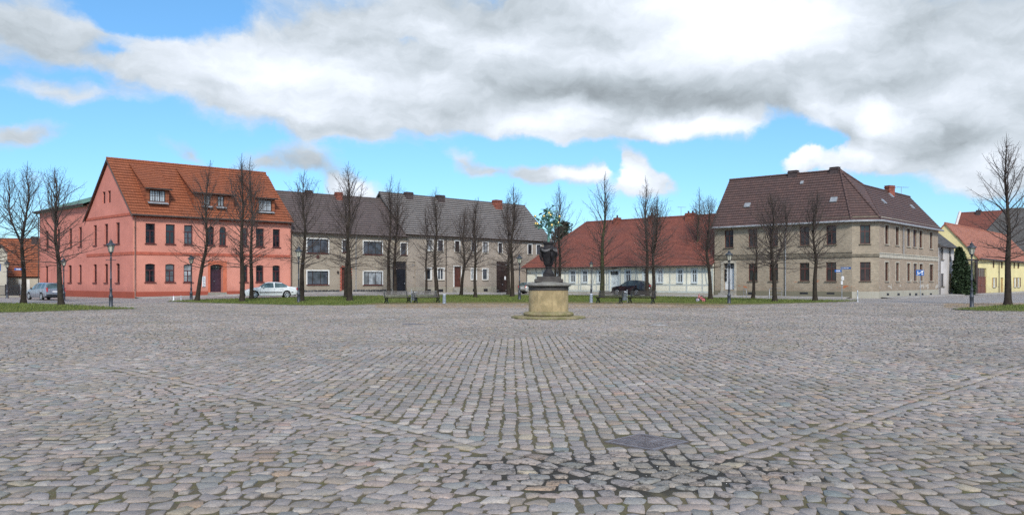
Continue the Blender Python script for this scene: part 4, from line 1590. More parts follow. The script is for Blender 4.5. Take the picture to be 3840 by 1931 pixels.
f.bar(mb, hg[0] + 1.5, hg[0] + 1.75, 1.75, 2.2, -0.1, -0.08)
mb.build('notice', 'sign_white', B.root, B.org)
mb = MB()
zp = f.px(1690, 1076)[1]
holesp = []
for (p, q) in ((0.05, hd[0] - 0.15), (hd[1] + 0.15, hg[0] - 0.05), (hg[1] + 0.05, f.L - 0.05)):
    f.bar(mb, p, q, -0.3, zp, -0.02, 0.045)
mb.build('plinth', 'plinth_grey', B.root, B.org)
mb = MB()
for (x0, x1) in ((1603, 1615), (1644, 1661), (1772, 1782), (1813, 1828)):
    a, b = f.px(x0, 1090)[0], f.px(x1, 1090)[0]
    mb = MB()
    f.bar(mb, a, b, 0.28, 0.62, 0.02, 0.052)
    mb.build('cellar_vent', 'gate_black', B.root, B.org)
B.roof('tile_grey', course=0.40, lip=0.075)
gutter(B.root, B.org, [B.e0 + f.n * 0.07 - Vector((0, 0, 0.04)), B.e1 + f.n * 0.07 - Vector((0, 0, 0.04))], 'gutter_dark')
pipe(B.root, B.org, f, f.px(1671, 1000)[0], 0.25, 7.1, 'gutter_dark')
B.ridge_chimney(1519, 1544, 725, 'chimney_dark')
B.ridge_chimney(1639, 1663, 735, 'chimney_dark')
B.ridge_chimney(1853, 1876, 750, 'chimney_brick', d=0.8, front=0.6)

# ---- half-timbered house ----------------------------------------------------------------
CP1 = (21.25, 84.55)
CP0 = (CP1[0] - 0.738 * 26.3, CP1[1] + 0.675 * 26.3)
C_ = GableHouse('timbered_house', 'low cream half timbered house with long red tiled roof', CP0, CP1, 11.0, 5.5, 3.6, 9.0, 0.0, over=0.45)
f = C_.f
wn = [(2035, 1014, 2050, 1056), (2085, 1014, 2100, 1057), (2139, 1015, 2157, 1062), (2184, 1015, 2202, 1062), (2242, 1014, 2259, 1061), (2345.6, 1012, 2364, 1060), (2412, 1011, 2430, 1060), (2465, 1010.6, 2485, 1061), (2540, 1010, 2559.5, 1060.5), (2595, 1009.5, 2613, 1060)]
hw = [f.rect(b) for b in wn]
wt, wb = sum(h[3] for h in hw) / len(hw), sum(h[2] for h in hw) / len(hw)
hw = [(h[0], h[1], wb, wt) for h in hw]
hd = f.rect((2289, 1017, 2320, 1094))
hd = (hd[0], hd[1], 0.32, hd[3], None, 0.2)
C_.walls('cream_infill', hw + [hd], 0.1, (False, True))
for i, h in enumerate(hw):
    window(f, h, C_.root, C_.org, 'frame_blue', 'pane_curtain' if i in (6, 7) else 'pane_dark', 'cross', 0.1, 'frame_blue', 0.1, 'frame_blue', 0.13)
door(f, hd, C_.root, C_.org, 'frame_blue', 0.15, 2, 3, 0.5)
mb = MB()
for q in ((hd[0] - 0.14, hd[0], 0.3, hd[3] + 0.16), (hd[1], hd[1] + 0.14, 0.3, hd[3] + 0.16), (hd[0], hd[1], hd[3], hd[3] + 0.16)):
    f.bar(mb, *q, -0.02, 0.045)
mb.build('door_surround', 'frame_blue', C_.root, C_.org)
mb = MB()
ha, hb_ = f.px(2294, 1000)[0], f.px(2315, 1000)[0]
f.bar(mb, ha, hb_, hd[3] + 0.3, 3.5, -0.01, 0.06)
mb.build('loft_hatch', 'frame_dark', C_.root, C_.org)
steps(C_.root, C_.org, f, hd[0] - 0.2, hd[1] + 0.2, 0.0, 2, 0.16, 0.3)
mb = MB()
z_sill, z_low, z_up, z_top = f.px(2500, 1094)[1], f.px(2500, 1068)[1], f.px(2500, 1018)[1], 3.5
blocks = [(h[0] - 0.13, h[1] + 0.13) for h in hw] + [(hd[0] - 0.14, hd[1] + 0.14)]


def rail(z, w, skip):
    x = 0.0
    for a_, b_ in sorted(blocks) + [(f.L, f.L)]:
        if not skip:
            break
        if a_ > x:
            f.bar(mb, x, a_, z - w / 2, z + w / 2, -0.02, 0.018)
        x = max(x, b_)
    if not skip:
        f.bar(mb, 0, hd[0] - 0.14, z - w / 2, z + w / 2, -0.02, 0.018)
        f.bar(mb, hd[1] + 0.14, f.L, z - w / 2, z + w / 2, -0.02, 0.018)


rail(z_sill, 0.2, False)
rail(z_low, 0.16, False)
rail(z_up - 0.1, 0.16, True)
f.bar(mb, 0, f.L, z_top - 0.12, z_top + 0.08, -0.02, 0.018)
posts = []
for h in hw[2:5] + hw[7:8]:
    posts += [h[0] - 0.215]
posts += [hd[0] - 0.235, hd[1] + 0.235, 0.09, f.L - 0.09]
for x in (2010, 2066, 2119, 2170, 2222, 2275, 2384, 2448, 2512, 2575, 2634):
    posts.append(f.px(x, 1050)[0])
posts.sort()
last = -1
for p in posts:
    if p - last < 0.2:
        continue
    last = p
    f.bar(mb, p - 0.085, p + 0.085, z_sill + 0.1, z_low - 0.08, -0.02, 0.0175)
    f.bar(mb, p - 0.085, p + 0.085, z_low + 0.08, z_top - 0.12, -0.02, 0.0175)
for x0, x1 in ((2224, 2240), (2395, 2385), (2018, 2008), (2652, 2640)):
    p0, p1 = f.px(x0, 1050)[0], f.px(x1, 1050)[0]
    a_, b_ = f.pt(p0, z_low + 0.08, 0.006), f.pt(p1, z_top - 0.12, 0.006)
    d_ = (b_ - a_)
    mb.box((a_ + b_) / 2, (d_.length / 2, 0.02, 0.075), d_.normalized(), f.n, d_.normalized().cross(f.n))
mb.build('timber_frame', 'timber_grey', C_.root, C_.org)
mb = MB()
f.bar(mb, 0, hd[0] - 0.2, -0.3, z_sill - 0.1, -0.02, 0.06)
f.bar(mb, hd[1] + 0.2, f.L, -0.3, z_sill - 0.1, -0.02, 0.06)
mb.build('plinth', 'plinth_pale', C_.root, C_.org)
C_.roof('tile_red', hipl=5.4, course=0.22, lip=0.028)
gutter(C_.root, C_.org, [C_.e0 + f.n * 0.06 - Vector((0, 0, 0.04)), C_.e1 + f.n * 0.06 - Vector((0, 0, 0.04))], 'gutter_dark')
pipe(C_.root, C_.org, f, 0.12, 0.05, 3.5, 'gutter_dark')
C_.ridge_chimney(2305.6, 2324, 818, 'chimney_brick', 1)
C_.ridge_chimney(2434, 2453, 810, 'chimney_brick', 1)
C_.ridge_chimney(2574, 2606, 803, 'chimney_brick', 2)


def aerial(root, org, p, h, L, d):
    mb = MB()
    p = Vector(p)
    mb.tube([p, p + Vector((0, 0, h))], 0.025, 6)
    d = Vector(d).normalized()
    e = Vector((-d.y, d.x, 0))
    mb.tube([p + Vector((0, 0, h)) - d * L * 0.4, p + Vector((0, 0, h)) + d * L * 0.6], 0.018, 6)
    for i in range(7):
        c = p + Vector((0, 0, h)) + d * L * (-0.38 + i * 0.16)
        w = 0.32 - 0.03 * i
        mb.tube([c - e * w, c + e * w], 0.012, 5)
    return mb.build('aerial', 'zinc', root, org)


q = C_.on_ridge(2554, 812)
aerial(C_.root, C_.org, (q.x, q.y, 9.0), 1.2, 1.0, (1, 0.1, 0))

# ---- beige brick corner house --------------------------------------------------------------
Lp, Fp, Sp, Np = (21.4, 84.5), (31.75, 74.7), (34.0, 74.1), (47.4, 89.0)
ff, fc, fs = Fac(Lp, Fp), Fac(Fp, Sp), Fac(Sp, Np)
org = (32.0, 76.0, 0.0)
E = thing('corner_house', org, 'two storey beige brick corner house with purple brown hipped roof', 'house')
EZ = 7.63
up = [(2717, 863, 2750, 931), (2806.6, 859, 2840, 925), (2884, 855, 2917, 922), (2998, 850, 3035, 920), (3098.5, 845, 3136, 918)]
lo = [(2806.6, 988, 2840.6, 1054.5), (2884, 988, 2917.6, 1053.5), (2998, 985, 3035, 1054), (3097, 984, 3135.7, 1053)]
hu, hl = [ff.rect(b) for b in up], [ff.rect(b) for b in lo]
ut, ub = sum(h[3] for h in hu) / 5, sum(h[2] for h in hu) / 5
lt, lb = sum(h[3] for h in hl) / 4, sum(h[2] for h in hl) / 4
hu = [(h[0], h[1], ub, ut) for h in hu]
hl = [(h[0], h[1], lb, lt) for h in hl]
hd = ff.rect((2714, 987, 2754, 1086)) + (None, 0.40)
cu, cl_ = fc.rect((3225, 844, 3263.6, 914.5)), fc.rect((3225, 982.7, 3264.6, 1054))
su = [fs.rect(b) for b in ((3318, 848, 3332, 917), (3357.5, 853, 3371, 922), (3400.5, 857, 3413, 926), (3423, 861, 3437, 927), (3446.5, 862.6, 3459, 928), (3486, 867.5, 3497, 931))]
sl = [fs.rect(b) for b in ((3318, 983, 3332, 1054), (3359, 985, 3371, 1054), (3401, 989, 3413, 1054), (3425, 989, 3438, 1054), (3447.5, 989, 3460, 1054), (3484.6, 991, 3500, 1054))]
st_, sb_ = sum(h[3] for h in su) / 6, sum(h[2] for h in su) / 6
tt_, tb_ = sum(h[3] for h in sl) / 6, sum(h[2] for h in sl) / 6
su = [(h[0], h[1], sb_, st_) for h in su]
sl = [(h[0], h[1], tb_, tt_) for h in sl]
mb = MB()
wall(mb, ff, 0, ff.L, -0.4, EZ, hu + hl + [hd], 0.18)
wall(mb, fc, 0, fc.L, -0.4, EZ, [cu, cl_], 0.18)
P = [ff.pt(0, -0.4), ff.pt(0, EZ), ff.pt(0, 12.4, -3.77), ff.pt(0, EZ, -8), ff.pt(0, -0.4, -8)]
mb.face(P)
mb.build('wall', 'brick_beige', E, org)
mb = MB()
wall(mb, fs, 0, fs.L, -0.4, EZ, su + sl, 0.18)
P = [fs.pt(fs.L, -0.4), fs.pt(fs.L, EZ), fs.pt(fs.L, 11.0, -3.0), fs.pt(fs.L, EZ, -7), fs.pt(fs.L, -0.4, -7)]
mb.face(P)
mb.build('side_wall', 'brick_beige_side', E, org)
for i, h in enumerate(hu):
    window(ff, h, E, org, 'frame_brown', 'pane_dark', 'cross', 0.18, 'dark_trim', 0.08)
for i, h in enumerate(hl):
    window(ff, h, E, org, 'frame_brown', 'pane_brown', 'cross', 0.18, 'dark_trim', 0.08)
for h in (cu, cl_):
    window(fc, h, E, org, 'frame_brown', 'pane_brown', 'cross', 0.18, 'dark_trim', 0.08)
for i, h in enumerate(su + sl):
    window(fs, h, E, org, 'frame_brown', 'pane_mid' if i in (2, 3, 9) else 'pane_brown', 'cross', 0.18, 'stucco_trim', 0.08, 'stucco_trim', 0.12)
d = door(ff, hd, E, org, 'door_white', 0.35, 2, 3, 0.62, handle='trim_black')
mb = MB()
sa, sb2 = ff.px(2704, 1000)[0], ff.px(2762, 1000)[0]
zt = ff.px(2733, 978)[1]
for q in ((sa, hd[0], 0.4, zt), (hd[1], sb2, 0.4, zt), (hd[0], hd[1], hd[3], zt)):
    ff.bar(mb, *q, -0.02, 0.04)
mb.build('door_surround', 'stucco_trim', E, org)
mb = MB()                                          # lettering boxes in the door reveal
for k in range(3):
    ff.bar(mb, hd[0] + 0.02, hd[0] + 0.2, hd[2] + 0.9 + k * 0.45, hd[2] + 1.25 + k * 0.45, -0.3, -0.12)
mb.build('letter_box', 'trim_black', E, org)
steps(E, org, ff, hd[0] - 0.25, hd[1] + 0.25, 0.0, 3, 0.2, 0.32)
# string course, plinth, vents
mb = MB()
z0, z1 = ff.px(3000, 967)[1], ff.px(3000, 957)[1]
ff.bar(mb, 0, ff.L + 0.03, z0, z1, -0.02, 0.10)
ff.bar(mb, 0, ff.L + 0.03, z1 + 0.12, z1 + 0.2, -0.02, 0.06)
ff.bar(mb, 0, ff.L, EZ - 0.35, EZ - 0.02, -0.02, 0.10)
fc.bar(mb, -0.02, fc.L + 0.02, z0 + 0.002, z1 - 0.002, -0.02, 0.102)
fc.bar(mb, -0.02, fc.L + 0.02, EZ - 0.35, EZ - 0.022, -0.02, 0.102)
mb.build('string_course', 'dark_trim', E, org)
mb = MB()
z2, z3 = fs.px(3400, 972)[1], fs.px(3400, 958)[1]
fs.bar(mb, 0, fs.L, z2, z3, -0.02, 0.06)
fs.bar(mb, 0, fs.L, z3, z3 + 0.1, -0.02, 0.12)
fs.bar(mb, 0, fs.L, EZ - 0.35, EZ - 0.024, -0.02, 0.10)
mb.build('string_course', 'stucco_trim', E, org)
zp = ff.px(3000, 1092)[1]
mb = MB()
ff.bar(mb, 0, hd[0] - 0.3, -0.4, zp, -0.02, 0.05)
ff.bar(mb, hd[1] + 0.3, ff.L + 0.02, -0.4, zp, -0.02, 0.05)
mb.build('plinth', 'plinth_moss', E, org)
mb = MB()
fc.bar(mb, -0.02, fc.L + 0.02, -0.4, zp + 0.02, -0.02, 0.052)
fs.bar(mb, 0.02, fs.L, -0.4, zp + 0.05, -0.02, 0.05)
mb.build('plinth', 'plinth_pale', E, org)
mb = MB()
for x0, x1, y0, y1 in ((2806, 2834, 1096, 1104), (3000, 3030, 1096, 1103), (3101, 3130, 1097, 1103)):
    r_ = ff.rect((x0, y0, x1, y1))
    mb = MB()
    ff.bar(mb, *r_, 0.03, 0.056)
    mb.build('cellar_vent', 'gate_black', E, org)
for x0, x1 in ((3323, 3332), (3363, 3372), (3407, 3414), (3429, 3438), (3454, 3461), (3485, 3493)):
    r_ = fs.rect((x0, 1099, x1, 1108))
    mb = MB()
    fs.bar(mb, *r_, 0.03, 0.056)
    mb.build('cellar_vent', 'gate_black', E, org)
# roof
R0, R1 = Vector((24.0, 87.2, 12.6)), Vector((32.5, 79.2, 12.55))
W0, W1 = Vector((35.1, 79.8, 11.1)), fs.pt(fs.L + 0.25, 11.15, -3.0)
o_ = 0.4
eL = ff.pt(-0.3, EZ - 0.42, o_)
eF = ff.pt(ff.L, EZ - 0.42, o_) + Vector((0.12, 0, 0))
eS = fc.pt(fc.L, EZ - 0.42, o_) + Vector((0.22, 0, 0))
eN = fs.pt(fs.L + 0.25, EZ - 0.42, o_)
R0v = R0 - Vector((ff.u.x, ff.u.y, 0)) * 0.3
mb = MB()
slope(mb, eL, eF, R0v, R1, 0.36, 0.045)
slope(mb, eF, eS, R1, R1, 0.36, 0.045)
slope(mb, eS, eN, W0, W1, 0.36, 0.045)
du = (eN - eS).normalized()
P = [eS, W0, R1]
mb.face(P, [((p - eS).dot(du), (p.z - eS.z) * 1.3) for p in P])
bk0, bk1 = ff.pt(-0.3, EZ - 0.3, -8.3), ff.pt(ff.L - 2, EZ - 0.3, -8.3)
mb.face([R0v, R1, bk1, bk0])
mb.face([R1, W0, bk1])
mb.face([W0, W1, fs.pt(fs.L + 0.25, EZ - 0.3, -7.3), bk1])
ridge(mb, R0v, R1, 0.13)
ridge(mb, eF, R1, 0.12)
ridge(mb, eS, R1, 0.12)
ridge(mb, W0, W1, 0.12)
ridge(mb, R1, W0, 0.12)
roofE = mb.build('roof', 'tile_purple', E, org)
up_ = Vector((0, 0, -0.04))
gutter(E, org, [eL + ff.n * 0.08 + up_, eF + ff.n * 0.08 + up_, eS + fc.n * 0.08 + up_, eN + fs.n * 0.08 + up_], 'zinc', 0.10)
pipe(E, org, ff, ff.px(2948, 1000)[0], 0.1, 7.4, 'zinc', 0.14)
pipe(E, org, fs, 0.35 * fs.L, z3 + 0.1, 7.4, 'zinc', 0.14)
nF = (eF - eL).cross(R0v - eL).normalized()
nS = (eN - eS).cross(W0 - eS).normalized()


def skylight(x, y, e, n, u, w, h, name='skylight'):
    n = n if n.z > 0 else -n
    p = ray_plane(x, y, e, n)
    v = n.cross(u).normalized()
    mb = MB()
    mb.box(p + n * 0.06, (w / 2, h / 2, 0.07), u, v, n)
    k = mb.build(name, 'zinc', roofE, org)
    return k


skylight(2803, 771.5, eL, nF, ff.u, 0.65, 0.55)
skylight(3127, 751, eL, nF, ff.u, 0.65, 0.6)
skylight(3008, 687, eL, nF, ff.u, 0.3, 0.4)
skylight(3313, 758, eS, nS, fs.u, 0.6, 0.6)
skylight(3341, 735, eS, nS, fs.u, 0.6, 0.6)
skylight(3420, 778, eS, nS, fs.u, 0.6, 0.6)


def chim_at(x0, x1, ytop, p, u, roof, org, mat, pots=0, d=0.55):
    fr = Fac((p - u * 1)[:2], (p + u * 1)[:2])
    a, z = fr.px(x0, ytop)
    b, _ = fr.px(x1, ytop)
    q = fr.pt((a + b) / 2, p.z)
    return chimney(roof, org, q, abs(b - a), d, max(0.3, z - p.z), u, mat, pots)


chim_at(2959, 2991.5, 650, R0 + Vector((0, 0, 0)), ff.u, roofE, org, 'chimney_dark')
chim_at(3115, 3147, 635, R1, ff.u, roofE, org, 'chimney_dark')
chim_at(3326, 3347, 698, Vector((40.0, 85.2, 11.1)), Vector((0.9, 0.43, 0)).normalized(), roofE, org, 'chimney_brick', 0, 0.6)
q = ray_plane(3380, 725, W0, fs.n)
aerial(E, org, (q.x, q.y, 11.0), 1.0, 1.5, (1, 0.2, 0))

# ---- small white house beside it ------------------------------------------------------------
WP0 = (Np[0] + 0.669 * 0.15, Np[1] + 0.743 * 0.15)
WP1 = (34 + 0.669 * 26.9, 74.1 + 0.743 * 26.9)
Wh = GableHouse('white_house', 'narrow white house with grey tiled roof beside the hedge', WP0, WP1, 8.0, 4.0, 5.7, 9.2, 0.0, over=0.45)
f = Wh.f
hs = [f.rect(b) for b in ((3529, 927, 3538, 974), (3560, 931, 3566, 976), (3529, 1026, 3540, 1074))]
hd = f.rect((3560, 1026, 3569, 1098))
Wh.walls('white_render', hs + [hd], 0.16)
for h in hs:
    window(f, h, Wh.root, Wh.org, 'frame_dark', 'pane_mid', 'double', 0.16, 'dark_trim', 0.06)
door(f, hd, Wh.root, Wh.org, 'shutter_tan', 0.16, 1, 3)
Wh.roof('tile_slate', course=0.28)
gutter(Wh.root, Wh.org, [Wh.e0 + f.n * 0.06, Wh.e1 + f.n * 0.06], 'gutter_dark')
pipe(Wh.root, Wh.org, f, 0.2, 0.05, 5.6, 'gutter_dark')

# ---- yellow house -------------------------------------------------------------------------
YP0 = (55.8, 96.0)
YP1 = (YP0[0] + 0.669 * 36, YP0[1] + 0.743 * 36)
Y = GableHouse('yellow_house', 'low yellow house with pinkish red roof and red brown garage door', YP0, YP1, 6.9, 3.45, 4.5, 8.6, 0.0, over=0.3)
f = Y.f
sm_ = [f.rect(b) for b in ((3723, 974.5, 3730, 1005), (3754, 975, 3761, 1006), (3787, 976, 3793, 1006), (3801, 977, 3807, 1007), (3815.6, 977, 3823, 1007))]
shp = [f.rect(b) for b in ((3723, 1041, 3733, 1076.5), (3802, 1041, 3811, 1076), (3815, 1041, 3824, 1076))]
hg2 = f.rect((3665.5, 1005, 3700, 1103))
hd = f.rect((3752.6, 1041, 3763, 1101))
Y.walls('yellow_render', sm_ + shp + [hg2, (hd[0], hd[1], 0.05, hd[3])], 0.16)
for h in sm_:
    window(f, h, Y.root, Y.org, 'frame_brown', 'pane_brown', 'double', 0.14, None, 0.08)
for h in shp:
    w = window(f, h, Y.root, Y.org, 'white_paint', 'pane_curtain', 'double', 0.14, 'stucco_trim', 0.07)
    for s0, s1 in ((h[0] - 0.45, h[0] - 0.02), (h[1] + 0.02, h[1] + 0.45)):
        mb = MB()
        f.bar(mb, s0, s1, h[2], h[3], 0.0, 0.05)
        mb.build('shutter', 'shutter_tan' if s0 < h[0] - 0.1 else 'frame_brown', w, Y.org)
gd = door(f, (hg2[0], hg2[1], 0.05, hg2[3]), Y.root, Y.org, 'garage_red', 0.16, 2, 2, 1.1, name='garage_door')
door(f, (hd[0], hd[1], 0.05, hd[3]), Y.root, Y.org, 'shutter_tan', 0.16, 1, 3)
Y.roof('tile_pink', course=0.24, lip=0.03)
gutter(Y.root, Y.org, [Y.e0 + f.n * 0.06, Y.e1 + f.n * 0.06], 'gutter_dark', 0.1)
pipe(Y.root, Y.org, f, f.px(3743, 1000)[0], 0.05, 4.4, 'gutter_dark')

# ---- timber gateway beside the yellow house
ga, gb = gp(3620, 1104), Vector((YP0[0] - 0.2, YP0[1] - 0.2, 0))
t = thing('timber_gateway', ((ga.x + gb.x) / 2, (ga.y + gb.y) / 2, 0), 'dark brown timber gate frame between the hedge and the yellow house', 'gate')
og = t.location
mb = MB()
zt = 4.0
for p in (ga, gb):
    mb.box((p.x, p.y, zt / 2), (0.12, 0.12, zt / 2))
d_ = (gb - ga).normalized()
mb.box(((ga.x + gb.x) / 2, (ga.y + gb.y) / 2, zt + 0.11), ((gb - ga).length / 2 + 0.3, 0.12, 0.11), d_, Vector((-d_.y, d_.x, 0)))
mb.build('gate_frame', 'frame_dark', t, og)
mb = MB()
for i in range(10):
    p = ga.lerp(gb, (i + 0.5) / 10)
    mb.box((p.x, p.y, 1.0), ((gb - ga).length / 20 - 0.015, 0.03, 0.95), d_, Vector((-d_.y, d_.x, 0)))
mb.build('gate_leaf', 'frame_brown', t, og)

# ---- houses behind ---------------------------------------------------------------------------
HP0 = (90.2, 165.0)
HP1 = (HP0[0] + 0.725 * 40, HP0[1] - 0.688 * 40)
Hh = GableHouse('red_roofed_house', 'tall house behind the yellow one with dark red roof and white gable edge', HP0, HP1, 17.0, 8.5, 7.5, 16.0, 0.0)
Hh.walls('cream_render', [])
Hh.roof('tile_red', course=0.3)
mb = MB()
mb.tube([Hh.f.pt(-0.2, 7.5, 0.3), Hh.f.pt(-0.2, 16.3, -8.5), Hh.f.pt(-0.2, 7.5, -17.3)], 0.3, 4, False)
mb.build('gable_coping', 'white_render', Hh.root, Hh.org)
Hh.ridge_chimney(3662, 3678.5, 789, 'chimney_dark', 1, 0.8)
IP0 = (.5767 * 138, 138.0)
IP1 = (IP0[0] + 0.9 * 24, IP0[1] - 0.43 * 24)
Ih = GableHouse('slate_roofed_house', 'house behind the yellow one with grey hipped slate roof', IP0, IP1, 13.0, 6.5, 7.0, 14.2, 0.0)
Ih.walls('cream_render', [], gables=False)
Ih.roof('tile_slate', hipl=5.5, hipr=2.0, course=0.28)

# ---- far left: garage range with orange roof, cream gable, fence ---------------------------
j0, j1 = at_depth(-330, 1105, 93), at_depth(150, 1105, 93)
J = GableHouse('orange_roofed_garage', 'low pale garage range with steep orange tiled roof left of the pink house', (j0.x, j0.y), (j1.x, j1.y + 1.5), 8.0, 4.0, 2.35, 6.6, 0.0, 'garage', over=0.3)
J.walls('cream_render', [])
J.roof('tile_orange', course=0.40, lip=0.05)
J.ridge_chimney(122, 142, 893, 'chimney_dark')
mb = MB()
a_, b_ = J.f.px(70, 1060)[0], J.f.px(112, 1060)[0]
J.f.bar(mb, a_, b_, 0.02, 1.75, -0.01, 0.05)
mb.build('garage_door', 'white_paint', J.root, J.org)
kb = at_depth(27, 1105, 88)
t = thing('cream_gable_house', (kb.x - 3, kb.y, 0), 'cream rendered gable with dark roof edge at the far left', 'house')
ok = t.location
mb = MB()
kw, kz, ka = 7.0, 4.75, 6.0
xl = kb.x - kw
g_ = [Vector((xl, kb.y, -0.3)), Vector((kb.x, kb.y, -0.3)), Vector((kb.x, kb.y, kz)), Vector((xl + kw * 0.94, kb.y, 5.35)), Vector((xl, kb.y, 3.6))]
ev = Vector((kb.x / 88 * 4.4 - 0.4, 4.4, 0))
mb.prism(g_, ev)
mb.build('wall', 'cream_render', t, ok)
mb = MB()
apx = Vector((xl + kw * 0.94, kb.y - 0.35, 5.6))
slope(mb, Vector((kb.x + 0.3, kb.y - 0.35, kz - 0.15)), Vector((kb.x + 0.3, kb.y - 0.35, kz - 0.15)) + ev * 1.08, apx, apx + ev * 1.08, 0.40)
slope(mb, Vector((xl - 0.45, kb.y - 0.35, 3.5)) + ev * 1.08, Vector((xl - 0.45, kb.y - 0.35, 3.5)), apx + ev * 1.08, apx, 0.40)
mb.build('roof', 'tile_brown', t, ok)
fa, fb = at_depth(-80, 1105, 80), at_depth(70, 1105, 80)
t = thing('metal_fence', ((fa.x + fb.x) / 2, 80, 0), 'dark metal bar fence in front of the cream gable', 'fence')
of = t.location
mb = MB()
nb_ = 40
for i in range(nb_ + 1):
    x = fa.x + (fb.x - fa.x) * i / nb_
    mb.box((x, 80, 0.62), (0.012, 0.012, 0.5))
for z in (0.2, 1.1):
    mb.box(((fa.x + fb.x) / 2, 80, z), ((fb.x - fa.x) / 2, 0.018, 0.025))
mb.build('bar_panel', 'fence_iron', t, of)
for i in range(4):
    x = fa.x + (fb.x - fa.x) * i / 3
    mb = MB()
    mb.box((x, 80.06, 0.62), (0.05, 0.04, 0.62))
    mb.box((x, 80.06, 1.26), (0.065, 0.055, 0.02))
    mb.build('post', 'fence_iron', t, of)
mb = MB()
mb.box(((fa.x + fb.x) / 2, 80.1, 0.0), ((fb.x - fa.x) / 2 + 0.1, 0.14, 0.13))
mb.build('base_wall', 'plinth_grey', t, of)

# ---- pavements along the houses --------------------------------------------------------------
def pavement(f, s0, s1, w, off=0.07, h=0.10):
    rows = []
    k = max(2, int((s1 - s0) / 1.5))
    mb = MB()
    top0, top1, low = [], [], []
    for i in range(k + 1):
        s = s0 + (s1 - s0) * i / k
        p, q = f.pt(s, 0, off), f.pt(s, 0, w)
        top0.append((p.x, p.y, terr(p.x, p.y) + h + 0.03))
        top1.append((q.x, q.y, terr(q.x, q.y) + h))
        low.append((q.x, q.y, terr(q.x, q.y) - 0.05))
    mb.grid([top0, top1, low], smooth=False)
    mb.face([top0[0], top1[0], low[0]])
    mb.face([top0[-1], top1[-1], low[-1]])
    structure(mb.build('pavement', 'pavement_slab'))


pavement(G.f, 0.1, G.f.L - 0.05, 2.4, h=0.09)
pavement(A.f, 0.1, A.f.L - 0.05, 2.3, h=0.08)
pavement(B.f, 0.1, 17.5, 2.3, h=0.08)
pavement(C_.f, 2.4, C_.f.L - 0.2, 1.9, h=0.09)
pavement(ff, 0.1, ff.L - 0.1, 2.0, h=0.09)
pavement(fs, 0.3, fs.L + 7, 1.8, h=0.08)
pavement(Y.f, -4, Y.f.L, 1.6, h=0.08)

# ------------------------------------------------------------------ bare lindens
def seg_mesh(name, segs, k, mat, parent):
    A = np.array(segs, dtype=np.float64)
    P0, P1, r0, r1 = A[:, 0:3], A[:, 3:6], A[:, 6], A[:, 7]
    t = P1 - P0
    t /= np.maximum(np.linalg.norm(t, axis=1, keepdims=True), 1e-9)
    ref = np.where(np.abs(t[:, 2:3]) < 0.9, np.array([[0, 0, 1.0]]), np.array([[1.0, 0, 0]]))
    a = np.cross(t, ref)
    a /= np.linalg.norm(a, axis=1, keepdims=True)
    b = np.cross(t, a)
    ang = np.arange(k) * 2 * math.pi / k
    ring = a[:, None] * np.cos(ang)[None, :, None] + b[:, None] * np.sin(ang)[None, :, None]
    V = np.concatenate([P0[:, None] + ring * r0[:, None, None], P1[:, None] + ring * r1[:, None, None]], 1)
    n_ = len(A)
    off = (np.arange(n_) * 2 * k)[:, None]
    q = []
    for i in range(k):
        j = (i + 1) % k
        q += [i, j, k + j, k + i]
    LF = (off + np.array(q)[None]).ravel()
    LT = np.full(n_ * k, 4)
    return np_mesh(name, V.reshape(-1, 3), LF, np.arange(n_ * k) * 4, LT, mat, parent, True)


